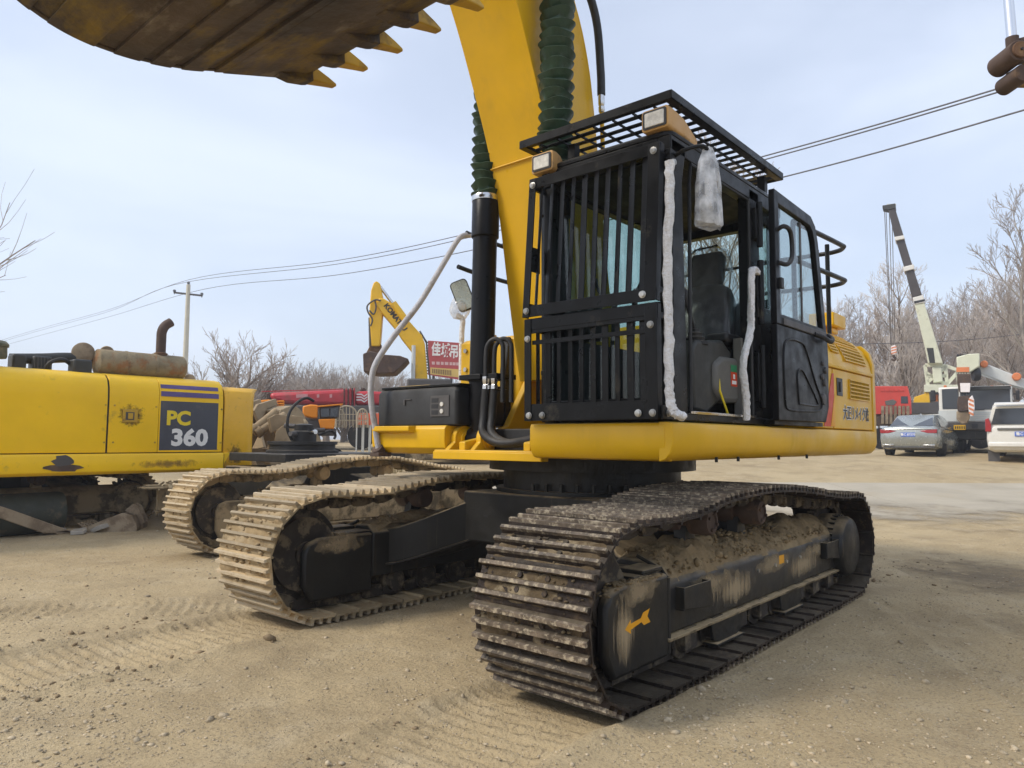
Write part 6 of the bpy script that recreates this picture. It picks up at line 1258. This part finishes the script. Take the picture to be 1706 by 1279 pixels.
for s_ in (1, -1):
    mb = MB(); mb.prism([(.99, .80), (.99, .93), (.62, .905), (.40, .875), (.40, .85), (.68, .80)] if 0 else [(s_ * .86, .80), (s_ * .87, .93), (s_ * .55, .905), (s_ * .34, .875), (s_ * .60, .80)], 'x', -.012, .10); mb.build('tail_lamp', TAIL, SC, .01)
    mb = MB(); mb.box(-.02, .05, min(s_ * .45, s_ * .80), max(s_ * .45, s_ * .80), .36, .42); mb.build('exhaust_trim', CHROMED, SC, .01)
mb = MB(); mb.box(-.012, .06, -.83, .83, .925, .94); mb.build('boot_trim', CHROMED, SC, .003)
mb = MB(); mb.box(-.016, .03, -.22, .22, .68, .82); pl = mb.build('number_plate', PLATEB, SC, .004)
text('鲁C 87370', 'plate_text', .10, PAPERW, frame_m((-.018, 0, .75), (0, -1, 0), (0, 0, 1), (-1, 0, 0)), SC, bold=.002, depth=.001)
mb = MB(); mb.box(-.004, .10, -.78, .78, .30, .34); mb.build('bumper_trim', DKGR, SC, .01)
mb = MB(); mb.prism([(1.9, 1.49), (2.05, 1.53), (2.12, 1.49)], 'y', -.02, .02); mb.build('roof_fin', SILV, SC, .006)
# white car behind it
p = at(1545, 733, d=30); SP2 = dict(SP); SP2['paint'] = WHITE
WC = car('white car mostly hidden behind the silver saloon', (p.x, p.y, gz(p.x, p.y)), PI, SP2); WC.scale = (1, 1, 1.05)
# white four-wheel drive cut by the photo edge
p = at(1706, 733, d=21.6); UP_ = dict(len=4.7, w=1.9, paint=WHITE, r=.39, axles=(.95, 3.75),
          body=[(.0, .55, 1.12, .90), (.06, .44, 1.16, .96), (.25, .36, 1.18, 1), (1.2, .34, 1.16, 1), (3.1, .34, 1.14, 1), (4.3, .36, 1.08, .98), (4.65, .45, .95, .92)],
          cabin=[(.08, 1.12, 1.74, .95, .80), (.40, 1.12, 1.85, .95, .80), (2.2, 1.12, 1.86, .95, .80), (2.9, 1.12, 1.76, .95, .78), (3.5, 1.08, 1.12, .92, .88)],
          glass=[('rear_window', [(.062, .84, 1.19), (.062, -.84, 1.19), (.085, -.70, 1.70), (.085, .70, 1.70)], (.02, .98, .02, .97)), ('side_window', [(.35, .915, 1.2), (2.9, .915, 1.2), (2.7, .77, 1.72), (.45, .77, 1.76)], (.02, .98, .03, .95))])
SU = car('white four-wheel drive cut by the right photo edge', (p.x, p.y, gz(p.x, p.y)), PI + .06, UP_)
for s_ in (1, -1): mb = MB(); mb.prism([(s_ * .80, .98), (s_ * .955, .98), (s_ * .95, 1.36), (s_ * .86, 1.40), (s_ * .80, 1.2)], 'x', -.03, .10); mb.build('tail_lamp', TAIL, SU, .015)
mb = MB(); mb.box(-.06, .10, -.90, .90, .52, .66); mb.build('bumper', WHITE, SU, .03)
mb = MB(); mb.box(-.035, .02, -.65, .65, 1.02, 1.09); mb.build('tailgate_trim', GREYP, SU, .01)
mb = MB(); mb.box(-.03, .02, -.22, .22, .84, .98); mb.build('number_plate', PLATEB, SU, .004)
text('鲁C', 'plate_text', .11, PAPERW, frame_m((-.033, .10, .91), (0, -1, 0), (0, 0, 1), (-1, 0, 0)), SU, bold=.002, depth=.001)
mb = MB(); mb.prism([(.02, 1.80), (-.18, 1.78), (-.17, 1.82), (.2, 1.88)], 'y', -.7, .7); mb.build('roof_spoiler', WHITE, SU, .01)
for s_ in (1, -1): mb = MB(); mb.box(.50, .53, s_ * .80 - .15, s_ * .80 + .15, .02, .40); mb.build('mud_flap', DKGR, SU)
# ---- white truck crane facing the camera, hook block hanging in front
TC, L_ = far_thing('white_truck_crane', 'white truck crane facing the yard with striped hook block hanging before its windscreen', 'crane', 1627, 26.0)
g0 = 0
def P3_(u, v, d): return L_(u, v, d)
def qbox(name, u0, v0, u1, v1, y0, y1, m, bev=.02, parent=None):
    a = L_(u0, v0, 26.0); b_ = L_(u1, v1, 26.0); mb = MB(); mb.box(a.x, b_.x, y0, y1, b_.z, a.z); return mb.build(name, m, parent or TC, bev)
cabm = qbox('cab', 1563, 645, 1689, 703, .0, 1.7, WHITE, .06)
qbox('windscreen_left', 1569, 648, 1597, 681, -.02, -.002, CARGL, .03, cabm); qbox('windscreen', 1599, 647.5, 1684, 681.5, -.02, -.002, CARGL, .03, cabm)
qbox('grey_panel', 1563.5, 684, 1594, 702, -.012, -.002, WHITEG, .008, cabm)
qbox('bumper', 1562, 703.5, 1690, 716, -.10, .5, DKGR, .03); qbox('headlamp', 1619, 706, 1629, 713.5, -.125, -.101, PRINTB, .01); qbox('headlamp', 1568, 707, 1580, 714, -.125, -.101, LENS, .01)
qbox('number_plate', 1589, 708, 1609, 716, -.135, -.103, PLATEY, .006)
for k in range(5): a_ = 1591 + k * 3.6; qbox('plate_text', a_, 710, a_ + 2.2, 714.5, -.139, -.1355, PRINTB, 0)
qbox('chassis', 1566, 716.5, 1688, 732, .1, 6.0, UCB, .02)
qbox('carrier_deck', 1562, 690, 1690, 704, 1.75, 9.0, WHITEG, .03)
zw = L_(1600, 748, 26.0).z
for u in (1597, 1668):
    for y in (.8, 2.2, 6.5, 7.8): p_ = L_(u, 735, 26.0); mb = MB(); mb.lathe([(.25, -.17), (.46, -.17), (.50, -.13), (.50, .13), (.46, .17), (.25, .17)], (p_.x, y, .5), (1, 0, 0), 26); mb.build('wheel', TYRE, TC)
qbox('mirror', 1550, 650, 1559, 668, -.05, .12, PRINTB, .03); qbox('mirror_arm', 1558, 655, 1564, 657, .0, .06, PRINTB, .01); qbox('wiper', 1622, 681.7, 1640, 683, -.035, -.021, PRINTB, 0)
qbox('side_lamp', 1556, 657, 1563, 668, .1, .3, HOOKO, .02)
def qplate(name, pts, y0, y1, m, bev=.02): mb = MB(); mb.prism([(L_(u, v, 26.0).x, L_(u, v, 26.0).z) for u, v in pts], 'y', y0, y1); return mb.build(name, m, TC, bev)
qplate('boom', [(1631, 602), (1646, 606), (1706, 630), (1720, 634), (1720, 650), (1690, 642), (1640, 624), (1630, 620)], .2, .95, WHITEG, .03)
qplate('boom_tail', [(1720, 634), (1760, 600), (1775, 640), (1760, 690), (1720, 690)], .1, 2.2, WHITEG, .03)
for u, v, r_ in ((1639.5, 606, .125), (1694, 627, .14)): p_ = L_(u, v, 26.0); mb = MB(); mb.lathe([(.02, 0), (r_, .01), (r_, .16), (r_ * .8, .20), (.02, .2)], (p_.x, .18, p_.z), (0, -1, 0), 20); mb.build('pivot_cap', HOOKO, TC)
qplate('boom_head', [(1594, 597), (1613, 592), (1632, 591), (1632, 612), (1616, 622), (1595, 622)], -.55, .2, CREAM, .03)
qplate('head_stripe', [(1594, 614), (1615, 613.5), (1615, 621.5), (1594, 621.5)], -.565, -.551, HOOKO, 0)
for k in range(4): p_ = L_(1596.5 + k * 4.2, 601, 26.0); mb = MB(); mb.lathe([(.05, -.03), (.22, -.03), (.24, -.02), (.20, 0), (.24, .02), (.22, .03), (.05, .03)], (p_.x, -.25, p_.z), (1, 0, 0), 24); mb.build('sheave', PRINTB, TC)
p_ = L_(1626, 624, 26.0); mb = MB(); mb.lathe([(.05, -.10), (.22, -.10), (.24, -.07), (.24, .07), (.22, .10), (.05, .10)], (p_.x, -.2, p_.z), (1, .3, 0), 24); mb.build('rope_drum', PRINTB, TC)
HB, _ = None, None
for k in range(4): a_ = 1597 + k * 4.5; p0, p1 = L_(a_, 600, 26.0), L_(a_ + .3, 662, 26.0); mb = MB(); mb.cyl((p0.x, -.45, p0.z), (p1.x, -.5, p1.z), .012, n=6); mb.build('hoist_rope', ROPE, TC)
qplate('hook_frame', [(1595, 625), (1617, 625), (1618, 640), (1614, 655), (1599, 655), (1595, 640)], -.62, -.42, RUSTD, .02)
qplate('hook_plate', [(1600, 640), (1617, 640), (1616, 655), (1601, 655)], -.66, -.63, WHITES, .01)
qplate('hook_block', [(1597, 662), (1616, 660), (1617, 680), (1614, 686), (1596, 686), (1595, 674)], -.66, -.40, RUSTD, .03)
qplate('hook_block_lower', [(1594, 686), (1616, 686), (1616, 697), (1612, 706), (1602, 707), (1594, 699)], -.60, -.44, OLDB, .03)
for k in range(5): qbox('grille_bar', 1600, 686.5 + k * 3.1, 1655, 688 + k * 3.1, -.02, -.002, WHITEG, .003, cabm)
qbox('sun_visor', 1600, 645, 1684, 648.5, -.14, -.02, GREYD, .01, cabm)
for u in (1572, 1610, 1650, 1680): qbox('roof_lamp', u, 641.5, u + 5, 645, .05, .2, HOOKO, .01, cabm)
qbox('mirror', 1692, 650, 1699, 666, -.05, .12, PRINTB, .03); qbox('mirror_arm', 1688, 655, 1693, 657, .0, .06, PRINTB, .01)
sp_ = qplate('striped_hook', [(1616, 664), (1620, 660), (1623, 667), (1624, 681), (1621, 694), (1617, 695), (1614, 684), (1613, 670)], -.78, -.68, WHITES, .02)
for k in range(4): v = 664 + k * 7.2; mb = MB(); qs = [(1614.2, v + 1), (1622.6, v + 4.6), (1622.4, v + 8), (1614.4, v + 4.6)]; mb.prism([(L_(u, w_, 26.0).x, L_(u, w_, 26.0).z) for u, w_ in qs], 'y', -.784, -.781); mb.build('stripe', HOOKO, TC)
# ---- tall crane behind with raised telescopic boom
CR, L_ = far_thing('tall_crane', 'cream crane with raised telescopic boom in dark sections and hanging striped hook', 'crane', 1562, 36)
def qp(name, pts, y0, y1, m, bev=.02): mb = MB(); mb.prism([(L_(u, v).x, L_(u, v).z) for u, v in pts], 'y', y0, y1); return mb.build(name, m, CR, bev)
qp('boom_base', [(1524, 508), (1540, 506), (1571, 606), (1546, 606), (1541, 580)], -.4, .4, CREAM, .03)
qp('base_slot', [(1544, 581), (1555, 581), (1558, 606), (1549, 606)], -.415, -.401, GREYD, 0)
qp('boom_section', [(1508.8, 454), (1522.5, 451), (1536, 492), (1520, 497)], -.35, .35, CRBLK); qp('boom_section', [(1493.5, 403), (1507, 400), (1520, 443), (1507, 447)], -.30, .30, CRBLK); qp('boom_section', [(1480, 350), (1491, 347), (1506, 395), (1491, 398)], -.25, .25, CRBLK)
for pts in ([(1521, 498), (1538, 493.5), (1541, 506), (1524, 509)], [(1505, 447.5), (1522, 443), (1524, 450.5), (1507, 455)], [(1490.5, 398), (1506, 395), (1508, 400.5), (1492.5, 404)]): qp('collar', pts, -.45, .45, WHITE, .02)
qp('collar_band', [(1523, 504.2), (1541, 500.5), (1541.4, 504), (1523.8, 508)], -.46, -.452, PRINTB, 0)
qp('boom_head', [(1470.5, 344.5), (1492, 341), (1493, 349), (1480, 352), (1471, 350)], -.3, .3, GREYD, .03)
for k in range(5): p0, p1 = L_(1480 + k * 2.6, 349), L_(1479 + k * 3.2, 339.5); mb = MB(); mb.cyl(p0, p1, .035, n=6); mb.build('aerial_lamp', CREAM, CR)
for (u0, u1) in ((1473.5, 1484), (1476, 1485.5), (1481.5, 1488), (1486, 1491)): mb = MB(); mb.cyl(L_(u0, 350), L_(u1, 575), .018, n=5); mb.build('hoist_rope', ROPE, CR)
qp('hook_block', [(1484.5, 578), (1491, 574.5), (1494, 579), (1493.5, 590), (1488, 592), (1485, 588)], -.2, .2, WHITES, .03)
for k in range(3): v = 578 + k * 4.5; qp('stripe', [(1485, v + 1.5), (1494, v - 1), (1494, v + 1), (1485, v + 3.6)], -.206, -.202, HOOKO, 0)
mb = MB(); mb.tube(spline([L_(1489, 590), L_(1489, 594), L_(1492, 597), L_(1489.5, 600), L_(1485.5, 598)], 5), .06, 8); mb.build('hook', RUSTD, CR)
fm = MB()
for (a, b_) in (((1541, 608), (1546, 643)), ((1541, 608), (1575, 609)), ((1575, 609), (1578, 643)), ((1546, 643), (1578, 643)), ((1541, 620), (1576, 640)), ((1575, 612), (1546, 636)), ((1575, 609), (1595, 616)), ((1595, 616), (1598, 643)), ((1578, 640), (1597, 618)), ((1543, 626), (1577, 626))): fm.bar(L_(*a), L_(*b_), .16, .13, up=(0, 1, 0))
fm.build('turntable_frame', CREAM, CR); qp('turntable', [(1540, 643), (1600, 643), (1600, 655), (1540, 655)], -1.0, 1.0, CREAM); qp('winch', [(1553, 612), (1568, 612), (1571, 636), (1555, 638)], -.2, .5, CREAM, .03)
qp('carrier', [(1500, 672), (1640, 672), (1640, 690), (1500, 690)], -1.1, 1.1, DKGR); qp('slew_ring', [(1550, 655), (1592, 655), (1592, 672), (1550, 672)], -.8, .8, DKGR); qp('engine_cover', [(1524, 663), (1548, 655), (1550, 672), (1522, 674)], -.9, .6, YELB)
for u in (1515, 1545, 1600, 1630): p_ = L_(u, 700); mb = MB(); mb.cyl((p_.x, -1.1, .5), (p_.x, -.8, .5), .5, n=20); mb.build('wheel', TYRE, CR)
# ---- red lorry
RL, L_ = far_thing('red_lorry', 'red lorry cab behind the silver saloon', 'truck', 1480, 33)
def rp(name, pts, y0, y1, m, bev=.03): mb = MB(); mb.prism([(L_(u, v).x, L_(u, v).z) for u, v in pts], 'y', y0, y1); return mb.build(name, m, RL, bev)
rp('cab', [(1455, 643), (1512, 643), (1518, 665), (1519, 690), (1455, 690)], 0, 2.0, REDT); rp('side_window', [(1501, 660), (1512, 660), (1513, 672), (1501, 672)], -.012, -.002, CARGL, 0)
for k in range(5): rp('roof_rib', [(1467 + k * 8, 648), (1473 + k * 8, 648), (1473 + k * 8, 652), (1467 + k * 8, 652)], -.04, -.002, REDT, .01)
rp('front_grille', [(1474, 668), (1488, 665), (1494, 669), (1489, 675), (1476, 675)], -.03, -.002, GREYP, .01); rp('lower_panel', [(1456, 691), (1519, 691), (1519, 708), (1456, 708)], .1, 1.9, RUSTD)
for k in range(7): rp('side_board', [(1468 + k * 7, 676), (1473 + k * 7, 676), (1473 + k * 7, 706), (1468 + k * 7, 706)], -.05, -.02, OLDB, .005)
for u in (1466, 1512): p_ = L_(u, 712); mb = MB(); mb.cyl((p_.x, .1, .48), (p_.x, .45, .48), .48, n=20); mb.build('wheel', TYRE, RL)
# ---- low cable on the right
mb = MB(); mb.tube(spline([at(u, v, d=d) for u, v, d in ((1380, 573, 42), (1450, 572.5, 42), (1540, 570, 42), (1620, 565, 42), (1706, 556, 42), (1900, 530, 42))], 5), .02, 5); tag(mb.build('low_cable', WIRE), 'single low cable crossing in front of the bare trees', 'cable')
# ---- linkage of a neighbouring machine reaching in at the upper right corner
NB = thing('neighbour_excavator', 'brown link and chrome rod of a neighbouring digger at the upper right corner', 'excavator', (-6.2, 6.6, 0))
off = Vector((-6.2, 6.6, 0))
D_ = 5.6
def nb(name, mb, m, bev=0): mb.v = [tuple(Vector(p_) - off) for p_ in mb.v]; return mb.build(name, m, NB, bev)
A_ = at(1684, 95, d=D_); ax = Vector(RT); fw = Vector((FW[0], FW[1], 0)).normalized()
mb = MB(); mb.cyl(at(1686, 66, d=D_), at(1664, -190, d=D_ + .2), .036, n=24); nb('cylinder_rod', mb, CHROME)
mb = MB(); mb.cyl(at(1665, -185, d=D_ + .2), at(1655, -700, d=D_ + .4), .075, n=24); nb('cylinder', mb, BLKG)
mb = MB(); mb.cyl(A_ + fw * -.10, A_ + fw * .16, .082, n=28); nb('pin_boss', mb, RUSTD, .006)
mb = MB(); mb.cyl(A_ + fw * -.12, A_ + fw * -.10, .062, n=28); nb('pin_cap', mb, RUST, .004)
mb = MB(); mb.cyl(A_ + fw * -.13, A_ + fw * -.12, .010, n=8); nb('pin_hole', mb, PRINTB)
mb = MB(); mb.tube([at(1687, 80, d=D_), at(1686, 62, d=D_)], .045, 16); nb('rod_eye', mb, RUSTD)
B_ = at(1697, 127, d=D_); mb = MB(); mb.cyl(B_ + fw * -.06, B_ + fw * .18, .068, n=24); nb('lower_boss', mb, RUSTD, .006)
def lk(name, p0, p1, w_, th, m): mb = MB(); mb.bar(p0, p1, w_, th, up=fw); return nb(name, mb, m, .012)
lk('link', at(1690, 88, d=D_ + .04), at(1838, 48, d=D_ + .2), .16, .16, RUSTD); lk('link', at(1694, 124, d=D_ + .04), at(1838, 128, d=D_ + .2), .12, .20, YELD)
arm0 = at(1830, 110, d=D_ + .2); arm1 = Vector((-4.2, 6.0, 6.6))
lk('arm', arm0 + Vector((0, 0, -.2)), arm1, .5, .36, YELD); lk('boom', arm1 + Vector((.1, 0, .1)), Vector((-5.3, 6.3, 5.2)), .6, .5, YELD); lk('boom', Vector((-5.2, 6.27, 5.35)), Vector((-6.3, 6.6, 1.6)), .7, .5, YELD)
mb = MB(); mb.box(-8.6, -5.2, 5.3, 8.0, 1.1, 2.3); nb('house', mb, YELD, .06); mb = MB(); mb.box(-6.9, -5.2, 7.05, 8.0, 2.3, 3.1); nb('cab', mb, BLK, .05)
for y in (5.6, 7.6): mb = MB(); mb.loft([[(x, y + dy, z) for x, z in rrect(-8.6, -4.2, .0, .95, .45, 5)] for dy in (-.3, .3)]); nb('track', mb, UCM, .02)
mb = MB(); mb.cyl((-6.4, 6.6, .5), (-6.4, 6.6, 1.1), .7, n=28); nb('swing_ring', mb, UCB)
# ------------------------------------------------------------------ bare winter trees
def grow(seed, h, r0, spec, lean=(0, 0), upb=.25, fork=.25, tw=.012):
    """returns (limb mesh, twig mesh); spec = list of (children, length factor, spread angle) per level"""
    R_ = random.Random(seed); limbs, twigs = MB(), MB()
    def branch(p, d, ln, r, lev):
        n = 5 if lev == 0 else 4 if lev < 3 else 3; pts = [p]; rs = [r]; dd = d.copy(); q_ = p.copy()
        for i in range(n):
            dd = (dd + Vector((R_.gauss(0, .10), R_.gauss(0, .10), R_.gauss(0, .06) + (upb * .22 if lev else .05)))).normalized(); q_ = q_ + dd * (ln / n); pts.append(q_.copy()); rs.append(max(tw * .6, r * (1 - (i + 1) / n * (.62 if lev < len(spec) else .8))))
        (limbs if lev <= 1 else twigs).tube(pts, rs, 7 if lev == 0 else 5 if lev == 1 else 3, caps=lev < 2)
        if lev < len(spec):
            k, lf, sp = spec[lev]
            for c in range(k):
                t = fork + (1 - fork) * (c + R_.random()) / k; t = min(t, .98); i = min(int(t * n), n - 1); f = t * n - i; o = pts[i].lerp(pts[i + 1], f)
                ax = (pts[i + 1] - pts[i]).normalized(); a = R_.uniform(0, 2 * PI) if lev else c * 2.4 + R_.uniform(-.4, .4); u = ax.orthogonal().normalized(); v = ax.cross(u)
                sa = math.radians(sp) * R_.uniform(.65, 1.2); nd = (ax * math.cos(sa) + (u * math.cos(a) + v * math.sin(a)) * math.sin(sa)).normalized()
                branch(o, nd, ln * lf * R_.uniform(.7, 1.15) * (1.12 - .45 * t if lev == 0 else 1), max(tw * .7, rs[i] * .55), lev + 1)
    branch(Vector((0, 0, -.1)), Vector((lean[0], lean[1], 1)).normalized(), h, r0, 0); return limbs, twigs
def tree_kind(seed, h, r0, spec, mt, mw, **k):
    a, b_ = grow(seed, h, r0, spec, **k); root = thing('bare_tree', 'x', 'tree'); a.build('trunk', mt, root); b_.build('crown', mw, root, flat=True); return root
def put(root, first, u, d, s_, rz, label, group, name='bare_tree', dz=0):
    o = root if first else copy_tree(root); p_ = at(u, 733, d=d); o.location = (p_.x, p_.y, gz(p_.x, p_.y) + dz); o.rotation_euler = (0, 0, rz); o.scale = (s_, s_, s_ * random.uniform(.95, 1.08)); o.name = name; tag(o, label, 'tree', group); return o
RT1 = [tree_kind(100 + k, 11.5, .16, [(15, .34, 42), (7, .50, 38), (6, .50, 36), (4, .5, 34)], BARKL if k % 2 else BARK, [TWIGL, TWIG, TWIGD][k % 3], upb=.5, fork=.22, tw=.017) for k in range(3)]
k = 0
GR = 'bare trees in the wood on the right'
for row, (d0, us) in enumerate(((46, np.arange(1395, 1790, 38)), (56, np.arange(1262, 1830, 34)), (68, np.arange(1240, 1830, 32)))):
    for u in us:
        s_ = random.uniform(.78, 1.0) * (1.0 if u < 1600 else 1.10) * (d0 / 56) ** .75 * (.80 if u < 1480 else .86)
        put(RT1[k % 3], k < 3, u + random.uniform(-12, 12), d0 + random.uniform(-3, 3), s_, random.uniform(0, 6.28), 'bare winter tree standing in the wood on the right', GR); k += 1
o = put(RT1[1], False, 1735, 40, .95, 1.3, 'tall bare tree leaning in at the right photo edge', None)
o = put(RT1[0], False, 1512, 43, .80, 2.0, 'pale-trunked bare tree between the hanging hook and the crane mast', None)
o = put(RT1[2], False, 1196, 31, .92, .6, 'bare tree seen through the cab windows', None)
o = put(RT1[1], False, 1150, 38, .80, 2.6, 'thin bare tree seen beside the driver seat', None)
# round-headed tree behind the yellow counterweight and low growth along the back
BT = [tree_kind(130 + q_, 2.0, .14, [(17, .85, 52), (7, .55, 36), (6, .50, 34), (4, .5, 32)], BARK, TWIG, upb=.38, fork=.12, tw=.009) for q_ in range(2)]
put(BT[0], True, 390, 29, 1.3, .4, 'round-headed bare tree rising behind the yellow counterweight', None)
k = 0
for d0, us in ((52, range(455, 800, 24)), (66, range(440, 830, 22)), (60, range(-40, 330, 45))):
    for u in us:
        put(BT[1] if (k % 2) else BT[0], k == 1, u + random.uniform(-10, 10), d0 + random.uniform(-4, 4), random.uniform(1.15, 1.5) * d0 / 56 * (1.12 if 480 < u < 640 else 1) * (.62 if u < 340 else 1), random.uniform(0, 6.28), 'low bare tree in the hazy belt along the back', 'low bare trees along the back'); k += 1
# big tree whose branches hang in at the left edge
LT = tree_kind(151, 7.0, .20, [(12, .62, 58), (7, .52, 40), (5, .50, 36)], BARK, TWIG, upb=.42, fork=.28, tw=.009)
put(LT, True, -150, 17.5, .86, 1.1, 'bare tree with upcurved branches hanging in at the left photo edge', None)
# ------------------------------------------------------------------ soft-edged darker brown patches on the yard, and the hazy air
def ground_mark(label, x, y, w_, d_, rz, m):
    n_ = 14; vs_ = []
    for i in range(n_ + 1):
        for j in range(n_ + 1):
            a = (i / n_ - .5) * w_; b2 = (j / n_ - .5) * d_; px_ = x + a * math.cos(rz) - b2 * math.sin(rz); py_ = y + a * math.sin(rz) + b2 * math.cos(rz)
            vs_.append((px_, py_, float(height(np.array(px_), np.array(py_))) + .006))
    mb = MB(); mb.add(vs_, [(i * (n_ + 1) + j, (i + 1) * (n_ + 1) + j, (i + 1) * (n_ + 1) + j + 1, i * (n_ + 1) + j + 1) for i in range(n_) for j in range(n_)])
    tag(mb.build('dark_mark', m), label, kind='structure')
ground_mark('dark mark on the dirt behind the near track', -3.6, 2.4, 3.2, 1.8, .6, DARKM)
ground_mark('dark mark on the dirt at the right', -1.2, 3.4, 2.2, 1.2, 1.0, DARKM)
hz = MB(); hz.box(-350, 210, -350, 210, -1.2, 26); hzo = hz.build('haze', [])
hm = bpy.data.materials.new('thin_haze'); hm.use_nodes = True
for n_ in list(hm.node_tree.nodes): hm.node_tree.nodes.remove(n_)
ho = hm.node_tree.nodes.new('ShaderNodeOutputMaterial'); hv = hm.node_tree.nodes.new('ShaderNodeVolumePrincipled')
hv.inputs['Color'].default_value = (.93, .95, 1, 1); hv.inputs['Density'].default_value = .0019; hv.inputs['Anisotropy'].default_value = .2
hm.node_tree.links.new(hv.outputs[0], ho.inputs['Volume']); hzo.data.materials.append(hm); tag(hzo, 'thin pale haze over the yard', 'haze', kind='stuff')
